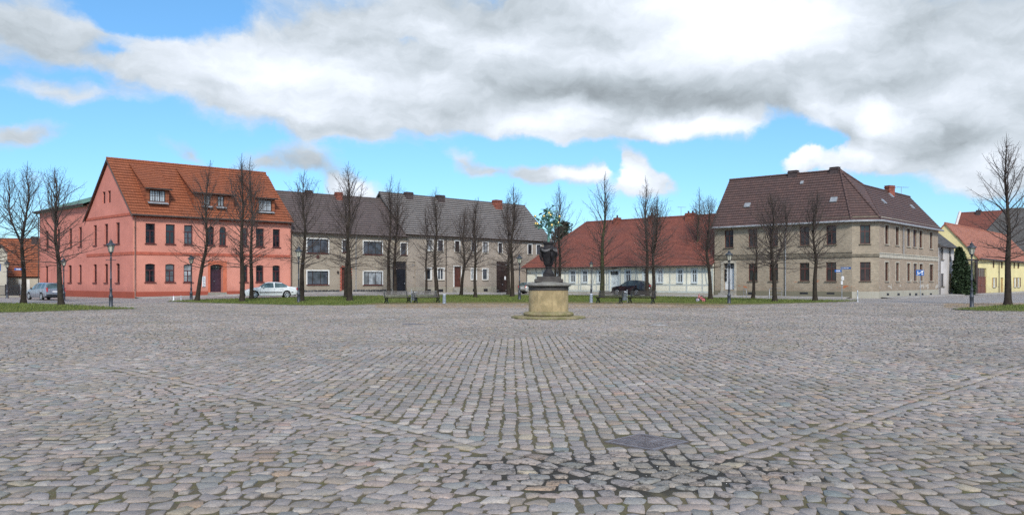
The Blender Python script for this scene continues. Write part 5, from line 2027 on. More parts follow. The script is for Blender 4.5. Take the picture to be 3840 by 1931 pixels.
def tree(bx, by, tx, ty, half, label, mid=None, start=2.6, r0=0.17, seed=0, mat='bark', nprim=64, twin=0.0, top=1.0):
    rnd = random.Random(seed * 7919 + 13)
    B = gp(bx, by)
    D = B.y
    T = at_depth(tx, ty, D + rnd.uniform(-0.4, 0.4)) - B
    H = T.z
    o = thing('linden_tree', B, label, 'tree', 'bare lindens round the square')
    mx = 0.0
    if mid:
        M = at_depth(mid[0], mid[1], D) - B
    else:
        M = Vector((T.x * 0.4 + rnd.gauss(0, 0.05), rnd.gauss(0, 0.1), H * 0.4))
    # leader: base - mid - top, quadratic through the three
    def lead(t):
        tm = M.z / H
        if t <= tm:
            u = t / tm
            p = M * u
            p = Vector((M.x * u ** 0.9, M.y * u, H * t))
        else:
            u = (t - tm) / (1 - tm)
            p = Vector((M.x + (T.x - M.x) * u, M.y + (T.y - M.y) * u, H * t))
        return p
    wob = [rnd.uniform(0, 6.28) for _ in range(4)]

    def L(t):
        p = lead(t)
        a = 0.06 + 0.05 * t
        p.x += a * math.sin(t * 11 + wob[0]) * min(1, t * 3) + 0.03 * math.sin(t * 27 + wob[1]) * t
        p.y += a * math.sin(t * 9 + wob[2]) * min(1, t * 3)
        return p

    def rad(t):
        fl = 0.5 * r0 * max(0, 1 - t * H / 0.55) ** 2
        return r0 * (1 - t) ** 1.15 + 0.010 + fl
    mb = MB()
    n_ = 26
    ts = [0, 0.012, 0.03, 0.06] + [0.06 + 0.94 * (i + 1) / n_ for i in range(n_)]
    pts = [L(t) for t in ts]
    pts[0].z -= 0.12
    mb.tube(pts, [rad(t) for t in ts], 9)
    # knots on the trunk
    for _ in range(5):
        t = rnd.uniform(0.12, 0.4)
        p = L(t)
        a = rnd.uniform(0, 6.28)
        q = p + Vector((math.cos(a), math.sin(a), 0.2)) * rad(t) * 0.85
        mb.tube([p, q, q + Vector((math.cos(a), math.sin(a), 0.3)) * 0.05], [rad(t) * 0.5, rad(t) * 0.42, 0.02], 6)
    mb.build('trunk', mat, o)

    segs = []

    def grow(p, d, length, ra, rb, nseg, wand, up, level):
        """returns list of (point, dir, remaining)"""
        out = []
        sl = length / nseg
        for i in range(nseg):
            d = d + Vector((rnd.gauss(0, wand), rnd.gauss(0, wand), rnd.gauss(0, wand * 0.8) + up))
            d.normalize()
            q = p + d * sl
            f0, f1 = i / nseg, (i + 1) / nseg
            segs.append((p.x, p.y, p.z, q.x, q.y, q.z, ra + (rb - ra) * f0, ra + (rb - ra) * f1))
            out.append((p, q, d, f0))
            p = q
        return out

    def side(d, ang):
        r = Vector((rnd.gauss(0, 1), rnd.gauss(0, 1), rnd.gauss(0, 0.7)))
        r = r - d * r.dot(d)
        if r.length < 1e-3:
            r = Vector((1, 0, 0))
        r.normalize()
        return (d * math.cos(ang) + r * math.sin(ang)).normalized()

    c0 = start / H
    az = rnd.uniform(0, 6.28)
    leaders = [(L, rad, c0, 1.0, nprim)]
    if twin:
        # a second stem forking off the first
        tf = twin
        pf = L(tf)
        a = rnd.uniform(0, 6.28)
        e = Vector((math.cos(a), math.sin(a) * 0.6, 0)) * half * 0.42
        Tt = L(0.93) + e
        Tt.z = H * rnd.uniform(0.84, 0.93)

        def L2(t, pf=pf, Tt=Tt):
            u = t
            p = pf.lerp(Tt, u)
            bulge = math.sin(min(1, u * 1.6) * math.pi / 2) - u
            p += Vector((Tt.x - pf.x, Tt.y - pf.y, 0)) * bulge * 0.8
            p.x += 0.05 * math.sin(u * 9 + wob[3])
            return p

        def rad2(t):
            return rad(tf) * 0.72 * (1 - t) ** 0.9 + 0.01
        for i in range(16):
            p, q = L2(i / 16), L2((i + 1) / 16)
            segs.append((*p, *q, rad2(i / 16), rad2((i + 1) / 16)))
        leaders.append((L2, rad2, 0.15, 0.8, int(nprim * 0.55)))
    for (Lf, rf, cs, kk, np_) in leaders:
        for i in range(np_):
            u = (i + rnd.random()) / np_
            u = u ** 1.25
            t = cs + (0.95 - cs) * u
            az += 2.4 + rnd.gauss(0, 0.35)
            pr = (1 - u) ** 0.95
            el = R(4 + 60 * min(1, u * 1.9) ** 0.8) + rnd.gauss(0, 0.13)
            ln = half * kk * pr * rnd.uniform(0.75, 1.0) / max(0.42, math.cos(el + 0.12)) * 0.86
            ln = min(ln, (Lf(1.0).z - Lf(t).z) / max(0.3, math.sin(max(0.1, el + 0.15))) * 0.93)
            ln = max(0.35, ln)
            d = Vector((math.cos(az) * math.cos(el), math.sin(az) * math.cos(el), math.sin(el)))
            ra = min(rf(t) * 0.55, 0.009 + 0.009 * ln)
            up0 = 0.05 if u > 0.2 else 0.02
            br = grow(Lf(t), d, ln, ra, 0.007, 7, 0.13, up0, 1)
            # secondary branches
            pos = 0.14 * ln
            while pos < ln:
                fr = pos / ln
                p, q, dd, f0 = br[min(6, int(fr * 7))]
                pp = p.lerp(q, fr * 7 - int(fr * 7))
                l2 = (0.26 + 0.34 * (ln - pos)) * rnd.uniform(0.6, 1.25)
                d2 = side(dd, R(rnd.uniform(35, 65)))
                d2.z += 0.18
                d2.normalize()
                b2 = grow(pp, d2, l2, 0.0066, 0.0045, 3, 0.16, 0.06, 2)
                p3 = rnd.uniform(0.08, 0.2)
                while p3 < l2:
                    fr3 = p3 / l2
                    a3, b3, d3, _ = b2[min(2, int(fr3 * 3))]
                    grow(a3.lerp(b3, fr3 * 3 - int(fr3 * 3)), side(d3, R(rnd.uniform(30, 60))), rnd.uniform(0.14, 0.42), 0.0046, 0.0034, 2, 0.15, 0.08, 3)
                    p3 += rnd.uniform(0.17, 0.32)
                pos += rnd.uniform(0.20, 0.36)
            grow(br[-1][1], br[-1][2], 0.3, 0.007, 0.004, 2, 0.1, 0.1, 3)
    seg_mesh('crown', segs, 4, 'twig', o)
    return o


TREES = [
    # base, top, half width, label, extras
    (-62, 1146, -55, 610, 3.4, 'bare tree half out of view at the left edge with branches reaching in', dict(seed=1)),
    (88, 1139, 111, 604, 3.1, 'bare forked tree on the left lawn in front of the silver estate car', dict(mid=(90, 850), seed=2, r0=0.18, twin=0.40)),
    (231, 1148, 208, 629, 3.2, 'bare left leaning tree on the left lawn touching the rear of the silver estate car', dict(mid=(211, 900), seed=3, r0=0.18)),
    (738, 1131, 782, 600, 3.3, 'bare tree leaning right beside the pink house door', dict(mid=(772, 900), seed=4, r0=0.17)),
    (908, 1135, 910, 574, 3.3, 'straight thick bare tree at the nose of the white saloon', dict(mid=(908, 850), seed=5, r0=0.19)),
    (943, 1124, 940, 583, 3.3, 'bare tree close beside the front wheel of the white saloon', dict(mid=(943, 880), seed=6, r0=0.17)),
    (1130, 1133, 1139, 636, 3.3, 'bare tree leaning behind the lamp at the pink house right end', dict(mid=(1140, 900), seed=7, r0=0.19)),
    (1311, 1132, 1311, 604, 3.3, 'tallest bare tree in front of the brick edged door of the grey house', dict(mid=(1306, 850), seed=8, r0=0.22)),
    (1297, 1118, 1303, 690, 2.6, 'slim bare tree just behind the tallest one before the grey house door', dict(seed=9, r0=0.17)),
    (1457, 1103.5, 1468, 654, 3.4, 'bare tree at the left edge of the black double gate', dict(mid=(1460, 880), seed=10, r0=0.20)),
    (1481, 1103.5, 1501, 672, 3.4, 'bare tree right in front of the black double gate', dict(mid=(1484, 880), seed=11, r0=0.19)),
    (1598, 1104, 1598, 765, 2.7, 'small bare tree before the leftmost windows of the row house', dict(mid=(1600, 960), seed=12, r0=0.14, nprim=40)),
    (1638, 1118, 1638, 702, 3.0, 'bare tree beside the grey bollard by the left benches', dict(mid=(1632, 930), seed=13, r0=0.2)),
    (1729, 1110, 1741, 775, 2.8, 'bare tree leaning right past the row house door steps', dict(mid=(1739, 985), seed=14, r0=0.17, twin=0.3)),
    (1783, 1118, 1788, 742, 2.8, 'slender bare tree right of the row house door', dict(mid=(1780, 930), seed=15, r0=0.15)),
    (1907, 1104.5, 1903, 723, 3.6, 'bare tree in front of the brown double gate', dict(mid=(1907, 900), seed=16, r0=0.22)),
    (1921, 1115, 1930, 684, 3.2, 'bare tree between the brown double gate and a street lamp', dict(mid=(1920, 900), seed=17, r0=0.20)),
    (2097, 1112, 2095, 686, 3.2, 'bare tree rising directly behind the dark stone urn', dict(mid=(2099, 900), seed=18, r0=0.19)),
    (2082, 1106, 2084, 780, 2.6, 'slim bare tree half hidden behind the dark stone urn', dict(seed=19, r0=0.16)),
    (2257, 1118, 2274, 641, 3.3, 'mossy bare tree at the left end of the timbered house bench', dict(mid=(2262, 880), seed=20, r0=0.24, mat='bark_moss')),
    (2428, 1110, 2419, 656, 3.4, 'bare tree in front of the black car rear wheel', dict(mid=(2424, 880), seed=21, r0=0.21)),
    (2451, 1124, 2470, 735, 3.0, 'bare tree just behind the rear of the black car', dict(mid=(2452, 960), seed=22, r0=0.17, twin=0.35)),
    (2618, 1108, 2622, 701, 3.1, 'bare tree with a pink child bicycle at its foot', dict(mid=(2618, 900), seed=23, r0=0.17, mat='bark_moss')),
    (2665, 1126, 2660, 733, 3.0, 'left leaning bare tree at the joint of timbered and corner house', dict(mid=(2654, 930), seed=24, r0=0.18)),
    (2823, 1122, 2834, 850, 2.4, 'small bare tree right of the lamp before the corner house door', dict(mid=(2833, 1000), seed=25, r0=0.15, nprim=40)),
    (2906, 1133, 2893, 720, 3.4, 'bare forked tree before the middle of the corner house front', dict(mid=(2896, 930), seed=26, r0=0.18, twin=0.3)),
    (3057, 1131, 3061, 712, 3.2, 'straight bare tree left of the blue street name plates', dict(mid=(3054, 900), seed=27, r0=0.18)),
    (3779, 1146, 3768, 502, 3.5, 'large bare tree on the right lawn in front of the yellow house', dict(mid=(3781, 870), seed=28, r0=0.22, nprim=64, start=2.9)),
]
for (bx, by, tx, ty, half, lab, kw) in TREES:
    tree(bx, by, tx, ty, half, lab, **kw)


# ------------------------------------------------------------------ evergreens
def leaf_cloud(name, pts, size, mat, parent, droop=0.0):
    P = np.array(pts)
    n_ = len(P)
    r_ = np.random.default_rng(5)
    d = r_.normal(0, 1, (n_, 3))
    d[:, 2] *= 0.6
    d /= np.linalg.norm(d, axis=1, keepdims=True)
    e = np.cross(d, r_.normal(0, 1, (n_, 3)))
    e /= np.linalg.norm(e, axis=1, keepdims=True)
    s = size * r_.uniform(0.5, 1.3, (n_, 1))
    V = np.stack([P - e * s * 0.28, P + d * s * 0.5 + e * 0, P + e * s * 0.28, P + d * s - np.array([[0, 0, droop]]) * s], 1)
    V = np.stack([P, P + d * s * 0.5 + e * s * 0.3, P + d * s - np.array([[0, 0, 1.0]]) * droop * s, P + d * s * 0.5 - e * s * 0.3], 1)
    return np_mesh(name, V.reshape(-1, 3), np.arange(4 * n_), np.arange(n_) * 4, np.full(n_, 4), mat, parent)


b = at_depth(2112, 1085, 121)
o = thing('evergreen_tree', (b.x, b.y, 0), 'dark evergreen tree standing behind the left hip of the red roof', 'tree')
mb = MB()
Ht = 10.8
mb.tube([(0, 0, -0.1), (0.1, 0, 4), (0, 0.1, Ht - 0.6)], [0.24, 0.15, 0.03], 8)
rnd = random.Random(3)
pts = []
for i in range(46):
    z = 2.6 + (Ht - 3.0) * (i / 46) ** 0.9
    a = i * 2.4 + rnd.gauss(0, 0.3)
    ln = (Ht - z) * 0.25 + 0.35 + rnd.uniform(-0.2, 0.5)
    e = Vector((math.cos(a) * ln, math.sin(a) * ln, z + 0.25 * ln + rnd.uniform(-0.3, 0.2)))
    mb.tube([(0, 0, z), e * 0.5 + Vector((0, 0, z * 0.5 - 0.05)), e], [0.05, 0.035, 0.012], 5)
    for k in range(120):
        u = rnd.random() ** 0.6
        q = Vector((0, 0, z)).lerp(e, u)
        pts.append((q.x + rnd.gauss(0, 0.26), q.y + rnd.gauss(0, 0.26), q.z + rnd.gauss(0, 0.17)))
mb.build('trunk', 'bark', o)
leaf_cloud('crown', pts, 0.42, 'needle', o, 0.3)

b = gp(3617, 1106)
o = thing('conifer_bush', (b.x, b.y, 0), 'big dark green conifer bush between the white house and the yellow house', 'bush')
mb = MB()
mb.tube([(0, 0, -0.1), (0.05, 0, 2.0), (0, 0, 4.6)], [0.16, 0.1, 0.03], 7)
for i in range(14):
    a, z = i * 2.4, 0.5 + i * 0.27
    mb.tube([(0, 0, z), (math.cos(a) * 0.9, math.sin(a) * 0.9, z + 0.5)], [0.04, 0.015], 5)
mb.build('trunk', 'bark', o)
pts = []
for k in range(15000):
    t = rnd.random()
    z = 0.05 + 5.3 * t
    R_ = 1.08 * (1 - t) ** 0.72 * (0.80 + 0.3 * min(1, t * 5)) + 0.05
    a = rnd.uniform(0, 6.283)
    R_ *= 1 + 0.10 * math.sin(a * 5 + z * 2.1) + 0.07 * math.sin(a * 9 - z * 4)
    r_ = R_ * (1 - 0.35 * rnd.random() ** 2)
    pts.append((r_ * math.cos(a) - 0.62 * t, r_ * math.sin(a), z))
leaf_cloud('crown', pts, 0.30, 'thuja', o, 0.1)

# ------------------------------------------------------------------ street lamps
def make_lamp(loc, label):
    t = thing('street_lamp', loc, label, 'street lamp', 'lantern street lamps round the square')
    mb = MB()
    mb.lathe([(0.13, -0.05), (0.13, 0.05), (0.105, 0.08), (0.10, 0.55), (0.115, 0.6), (0.115, 0.66), (0.07, 0.72), (0.068, 1.0), (0.08, 1.03), (0.08, 1.07), (0.05, 1.1)], 12)
    mb.build('base', 'lamp_iron', t)
    mb = MB()
    mb.lathe([(0.05, 1.1), (0.046, 1.6), (0.06, 1.62), (0.06, 1.66), (0.044, 1.68), (0.038, 2.78), (0.055, 2.8), (0.055, 2.86), (0.036, 2.88), (0.034, 3.0), (0.07, 3.04), (0.05, 3.08), (0.075, 3.14), (0.11, 3.17)], 12)
    mb.build('post', 'lamp_iron', t)
    mb = MB()
    mb.tube([(-0.29, 0, 2.72), (0.29, 0, 2.72)], 0.017, 8)
    for s in (-1, 1):
        mb.lathe([(0.005, -0.03), (0.03, 0), (0.005, 0.03)], 8, (0.3 * s, 0, 2.72))
    mb.build('crossbar', 'lamp_iron', t)
    mb = MB()
    n_ = 6
    for k in range(n_):
        a = 2 * math.pi * (k + 0.5) / n_
        mb.tube([(0.105 * math.cos(a), 0.105 * math.sin(a), 3.17), (0.185 * math.cos(a), 0.185 * math.sin(a), 3.58)], 0.011, 5)
    for r, z in ((0.108, 3.18), (0.187, 3.575)):
        P = [(r * math.cos(2 * math.pi * (k + 0.5) / n_), r * math.sin(2 * math.pi * (k + 0.5) / n_), z) for k in range(n_ + 1)]
        mb.tube(P, 0.013, 5)
    ln = mb.build('lantern', 'lamp_iron', t)
    mb = MB()
    mb.lathe([(0.098, 3.175), (0.176, 3.575)], sides=6)
    mb.build('lantern_glass', 'lantern_glass', ln)
    mb = MB()
    mb.lathe([(0.25, 3.57), (0.255, 3.60), (0.20, 3.65), (0.11, 3.71), (0.085, 3.74), (0.085, 3.79), (0.10, 3.80), (0.05, 3.85), (0.018, 3.87), (0.03, 3.90), (0.006, 3.96)], 12)
    mb.build('lamp_hood', 'lamp_hat', t)
    return t


LAMPS = [(416, 1153, 896, 'lamp at the tip of the left lawn before the pink house corner'), (239, 1126, 965, 'lamp at the pink house side wall behind the silver estate car'),
         (27, 1118, 975, 'lamp at the far left before the metal fence'), (717, 1128, 954, 'lamp left of the pink house door beside a leaning tree'),
         (1120, 1137, 922, 'lamp at the meeting of pink and grey house'), (1948, 1126, 953, 'lamp between the brown double gate and the monument'),
         (2217, 1106, 977, 'dark slender lamp in front of the timbered house windows'), (2734, 1141, 937, 'lamp in front of the white door of the corner house'),
         (3644, 1153, 906, 'lamp on the right lawn in front of the conifer bush')]
proto = None
for i, (x, y, yt, lab) in enumerate(LAMPS):
    p = gp(x, y)
    h = at_depth(x, yt, p.y).z - p.z
    if proto is None:
        proto = make_lamp(p, lab)
        o = proto
    else:
        o = copy_tree(proto)
    o.location = (p.x, p.y, p.z + 0.02)
    o.scale = (1.12, 1.12, h / 3.96)
    o.rotation_euler = (0, 0, R((i * 37) % 25 - 12))
    o['label'] = lab


# ------------------------------------------------------------------ benches, bins, bollards
def make_bench(wood):
    t = thing('park_bench', (0, 0, 0), 'bench', 'bench', 'slatted park benches along the lawn')
    W = 1.0
    mb = MB()
    for i in range(5):
        y = -0.24 + i * 0.095
        mb.box((0, y, 0.435 - 0.012 * i + 0.006 * (i == 0)), (W, 0.034, 0.018))
    mb.build('seat', wood, t)
    mb = MB()
    ax = Vector((0, 0.30, 1)).normalized()
    for i in range(4):
        z = 0.52 + i * 0.10
        mb.box((0, 0.235 + (z - 0.5) * 0.30, z), (W, 0.016, 0.027), (1, 0, 0), Vector((0, 1, -0.30)).normalized(), ax)
    mb.build('backrest', wood, t)
    for s in (-1, 1):
        x = s * (W - 0.12)
        mb = MB()

        def strip(pts, w=0.05, d=0.045):
            for a, b in zip(pts, pts[1:]):
                a, b = Vector((x, *a)), Vector((x, *b))
                dd = b - a
                L = dd.length
                dd.normalize()
                mb.box((a + b) / 2, (L / 2 + w * 0.35, d / 2, w / 2), dd, (1, 0, 0), dd.cross(Vector((1, 0, 0))))
        strip([(-0.27, 0.0), (-0.23, 0.10), (-0.15, 0.22), (-0.17, 0.34), (-0.25, 0.405)])
        strip([(0.27, 0.0), (0.22, 0.10), (0.13, 0.22), (0.15, 0.34), (0.22, 0.42), (0.27, 0.60), (0.36, 0.88)])
        strip([(-0.25, 0.398), (0.0, 0.385), (0.22, 0.37)], 0.045)
        strip([(-0.16, 0.22), (0.14, 0.22)], 0.04)
        for cz, rr in ((0.30, 0.07), (0.12, 0.075)):
            P = [(x, rr * math.cos(k * math.pi / 6), cz + rr * math.sin(k * math.pi / 6)) for k in range(13)]
            mb.tube(P, 0.018, 6)
        mb.build('leg', 'bench_iron', t)
    return t


b1, b2 = make_bench('bench_wood'), make_bench('bench_wood_dark')
for k, (x, y, rz, lab, pr) in enumerate([(1491, 1140.5, 37, 'pale slatted bench with iron legs left of the grey bin by the black gate', 'a'), (1601, 1139.5, 34, 'pale slatted bench with iron legs between the grey bin and the bollard', 'a'),
                                         (2285, 1140.5, -34, 'dark slatted bench with iron legs by the mossy tree before the black car front', 'b'), (2405, 1141, -36, 'dark slatted bench with iron legs before the black car rear', 'b')]):
    o = {0: b1, 2: b2}.get(k) or copy_tree(b1 if pr == 'a' else b2)
    p = gp(x, y)
    o.location = (p.x, p.y, 0.06)
    o.rotation_euler = (0, 0, R(rz))
    o['label'] = lab


def make_bin():
    t = thing('litter_bin', (0, 0, 0), 'bin', 'litter bin', 'grey litter bins on posts')
    mb = MB()
    mb.tube([(-0.20, 0.05, -0.05), (-0.20, 0.05, 0.86)], 0.028, 10)
    mb.lathe([(0.028, 0.86), (0.045, 0.88), (0.03, 0.92), (0.004, 0.935)], 10, (-0.20, 0.05, 0))
    mb.build('post', 'steel', t)
    mb = MB()
    mb.lathe([(0.15, 0.16), (0.165, 0.18), (0.175, 0.66), (0.18, 0.665), (0.18, 0.685), (0.16, 0.685), (0.15, 0.2)], 20)
    for z in (0.27, 0.56):
        mb.box((-0.18, 0.03, z), (0.03, 0.03, 0.02))
    mb.build('bin_body', 'bin_grey', t)
    mb = MB()
    mb.lathe([(0.19, 0.76), (0.185, 0.785), (0.12, 0.82), (0.003, 0.83)], 20)
    for k in range(3):
        a = k * 2.094 + 0.5
        mb.tube([(0.165 * math.cos(a), 0.165 * math.sin(a), 0.67), (0.165 * math.cos(a), 0.165 * math.sin(a), 0.77)], 0.012, 6)
    mb.build('lid', 'bin_lid', t)
    return t


bn = make_bin()
for o, (x, y, rz, lab) in zip((bn, copy_tree(bn)), ((1553, 1138, 0, 'grey litter bin on a post between the two pale benches'), (2341, 1137.5, 180, 'grey litter bin with pale lid between the two dark benches'))):
    p = gp(x, y)
    o.location = (p.x, p.y, 0.06)
    o.rotation_euler = (0, 0, R(rz))
    o['label'] = lab


def make_bollard():
    t = thing('bollard', (0, 0, 0), 'bollard', 'bollard', 'grey steel bollards at the lawn edge')
    mb = MB()
    mb.lathe([(0.15, -0.05), (0.15, 0.035), (0.115, 0.05), (0.108, 0.60), (0.10, 0.605)], 18)
    mb.box((0.055, -0.105, 0.42), (0.03, 0.012, 0.06))
    mb.box((0.05, -0.11, 0.18), (0.035, 0.012, 0.025))
    mb.build('shaft', 'bin_grey', t)
    mb = MB()
    mb.lathe([(0.118, 0.605), (0.122, 0.63), (0.11, 0.655), (0.05, 0.67), (0.003, 0.672)], 18)
    mb.build('cap', 'bin_lid', t)
    return t


bl = make_bollard()
for o, (x, y, lab) in zip((bl, copy_tree(bl)), ((1666, 1141, 'grey steel bollard with pale cap right of the left benches'), (2217, 1138.5, 'grey steel bollard below the slender lamp left of the dark benches'))):
    p = gp(x, y)
    o.location = (p.x, p.y, 0.05)
    o['label'] = lab

# thin marker posts and hoop barriers
for x, y, yt, lab, m_ in ((651, 1127, 1103, 'short white marker post with red head by the pink house plinth', 'sign_white'), (679, 1125, 1108, 'short grey marker post left of the lamp by the pink house', 'steel'),
                          (3216, 1131, 1088, 'slim grey steel post at the right tip of the lawn', 'steel')):
    p = gp(x, y)
    h = at_depth(x, yt, p.y).z - p.z
    t = thing('marker_post', p, lab, 'post')
    mb = MB()
    mb.lathe([(0.09, -0.04), (0.09, 0.03), (0.045, 0.05), (0.042, h * 0.72)], 10)
    mb.build('shaft', m_, t)
    mb = MB()
    mb.lathe([(0.0425, h * 0.72), (0.043, h * 0.97), (0.02, h)], 10)
    mb.build('head', 'tail_red' if x == 651 else 'steel', t)


def hoop(x0, y0, x1, y1, h, lab):
    a, b = gp(x0, y0), gp(x1, y1)
    t = thing('hoop_barrier', ((a.x + b.x) / 2, (a.y + b.y) / 2, 0), lab, 'barrier', 'steel hoop barriers by the corner house')
    c = Vector(t.location)
    c.z = 0
    a, b = a - c, b - c
    a.z = b.z = 0
    mb = MB()
    mb.tube([a + Vector((0, 0, -0.05)), a + Vector((0, 0, h - 0.08)), a.lerp(b, 0.06) + Vector((0, 0, h)), a.lerp(b, 0.94) + Vector((0, 0, h)), b + Vector((0, 0, h - 0.08)), b + Vector((0, 0, -0.05))], 0.032, 8)
    mb.build('hoop', 'steel', t)
    mb = MB()
    mb.tube([a + Vector((0, 0, h * 0.5)), b + Vector((0, 0, h * 0.5))], 0.022, 8)
    mb.build('crossbar', 'steel', t)
    for q in (a, b):
        mb = MB()
        mb.lathe([(0.08, -0.02), (0.08, 0.015), (0.04, 0.03)], 10, q)
        mb.build('foot_plate', 'steel', t)


hoop(2789, 1113, 2799, 1117, 0.85, 'steel hoop barrier right of the white door of the corner house')
hoop(2885, 1117, 2932, 1115, 0.9, 'wide steel hoop barrier behind the forked tree before the corner house')


# ------------------------------------------------------------------ signs
def sign_post(name, x, y, h, lab, cat):
    p = gp(x, y)
    t = thing(name, p, lab, cat)
    mb = MB()
    mb.tube([(0, 0, -0.05), (0, 0, h)], 0.03, 10)
    mb.lathe([(0.034, h), (0.03, h + 0.02), (0.003, h + 0.03)], 10)
    mb.build('post', 'steel', t)
    return t, p


def plate(t, c, w, h, u, mat='sign_blue', name='sign_plate', marks=()):
    u = Vector(u).normalized()
    n = Vector((u.y, -u.x, 0))
    mb = MB()
    mb.box(c, (w / 2, 0.012, h / 2), u, n)
    o = mb.build(name, mat, t)
    if marks:
        mk = MB()
        for (a, b, hw, hh, rot) in marks:
            d = Vector((0, 0, 1))
            ru = (u * math.cos(rot) + d * math.sin(rot))
            rd = (d * math.cos(rot) - u * math.sin(rot))
            mk.box(Vector(c) + u * a + d * b + n * 0.0135, (hw, 0.003, hh), ru, n, rd)
        mk.build('marking', 'sign_white' if mat == 'sign_blue' else 'notice_dark', o)
    return o


# street name plates at the corner
t, p = sign_post('street_name_sign', 3157, 1127, 2.75, 'post with two blue street name plates and white notices on the lawn tip', 'street sign')
wob = [(-0.16 + i * 0.055, 0.0, 0.016 + 0.006 * (i % 3), 0.03 + 0.012 * (i % 2), 0) for i in range(7)]
plate(t, (-0.33, -0.03, 2.45), 0.62, 0.20, (1, 0.2, 0), marks=wob)
plate(t, (0.34, 0.05, 2.68), 0.80, 0.17, (1, -0.75, 0), marks=[(a * 1.4, b, c, d * 0.8, e) for a, b, c, d, e in wob])
plate(t, (0.05, -0.045, 1.85), 0.20, 0.30, (1, 0, 0), 'sign_white', 'notice', marks=[(0, 0.08 - 0.05 * i, 0.06, 0.008, 0) for i in range(4)])
plate(t, (-0.02, -0.046, 1.48), 0.16, 0.26, (1, 0, 0), 'sign_white', 'notice', marks=[(0, 0.06 - 0.05 * i, 0.05, 0.008, 0) for i in range(3)])
# end of the traffic calmed zone
t, p = sign_post('traffic_sign', 3451, 1120, 2.62, 'blue rectangular traffic sign with white pictograms and a diagonal stripe at the side street', 'traffic sign')
mk = [(-0.22, -0.02, 0.035, 0.09, 0), (-0.22, 0.11, 0.035, 0.035, 0), (-0.22, -0.15, 0.06, 0.02, 0.5), (-0.1, -0.08, 0.02, 0.07, 0), (-0.1, 0.02, 0.022, 0.022, 0),
      (0.2, 0.06, 0.10, 0.06, 0), (0.2, 0.15, 0.06, 0.03, 0.0), (0.22, -0.13, 0.09, 0.035, 0), (0.02, 0.0, 0.40, 0.022, 0.55)]
plate(t, (-0.05, -0.045, 2.36), 0.80, 0.52, (1, 0.15, 0), marks=mk)
t, p = sign_post('traffic_sign', -10, 1126, 3.0, 'blue traffic sign cut off by the left edge', 'traffic sign')
plate(t, (0.0, -0.045, 2.75), 0.62, 0.62, (1, 0, 0), marks=[(0.0, 0, 0.2, 0.05, 0), (0.12, 0, 0.09, 0.09, 0.78)])
t, p = sign_post('street_name_sign', 82, 1124, 2.85, 'small blue street name plate behind the forked tree at the left', 'street sign')
plate(t, (-0.28, -0.04, 2.62), 0.62, 0.19, (1, 0.1, 0), marks=wob)
# hanging sign with vertical letters on the pink house
pf = G.f
s0, z1 = pf.px(757, 1036)
s1, z0 = pf.px(769, 1075)
c = pf.pt((s0 + s1) / 2, (z0 + z1) / 2, 0.08)
t = thing('wall_sign', c, 'narrow white sign with vertical dark lettering left of the pink house door', 'wall sign')
mb = MB()
w_, h_ = abs(s1 - s0) / 2, abs(z1 - z0) / 2
mb.box((0, 0, 0), (w_, 0.02, h_), pf.u, pf.n)
pl = mb.build('sign_board', 'sign_white', t)
mb = MB()
for k in range(6):                                  # the letters run down the board; they are too small to be read
    z = h_ * (0.82 - k * 0.32)
    o_ = pf.n * 0.023
    kk = k % 3
    mb.box(Vector((0, 0, z)) + o_, (w_ * 0.62, 0.003, h_ * 0.028), pf.u, pf.n)
    mb.box(Vector((0, 0, z - h_ * 0.12)) + o_, (w_ * (0.62 if kk else 0.4), 0.003, h_ * 0.024), pf.u, pf.n)
    mb.box(Vector((0, 0, z - h_ * 0.06)) + o_ + pf.u * (w_ * (0.5 if kk == 1 else -0.5)), (w_ * 0.12, 0.003, h_ * 0.06), pf.u, pf.n)
mb.build('lettering', 'notice_dark', pl)
mb = MB()
for s in (-1, 1):
    mb.box(pf.u * (w_ * 0.7 * s) - pf.n * 0.045, (0.02, 0.03, 0.03), pf.u, pf.n)
mb.build('bracket', 'zinc', t)

# ------------------------------------------------------------------ pink child's bicycle
p = gp(2627, 1134)
t = thing('child_bicycle', p + Vector((0, 0, 0.05)), 'small pink child bicycle with pale wheel leaning at a mossy tree', 'bicycle', rz=R(-18))


def wheel(name, x, r, mat, par, y=0.0):
    mb = MB()
    mb.tube([(x + r * math.cos(k * math.pi / 10), y, r + r * math.sin(k * math.pi / 10)) for k in range(21)], 0.028, 8, True, False)
    w = mb.build(name, 'rubber', par)
    mb = MB()
    mb.tube([(x + r * 0.88 * math.cos(k * math.pi / 10), y, r + r * 0.88 * math.sin(k * math.pi / 10)) for k in range(21)], 0.018, 6, True, False)
    mb.lathe([(0.05, -0.02), (0.05, 0.02)], 10, (x, y, r))
    for k in range(10):
        a = k * math.pi / 5
        mb.tube([(x, y, r), (x + r * 0.88 * math.cos(a), y, r + r * 0.88 * math.sin(a))], 0.010, 4)
    mb.box((x, y, r), (r * 0.55, 0.008, r * 0.55))
    mb.build('rim', mat, w)


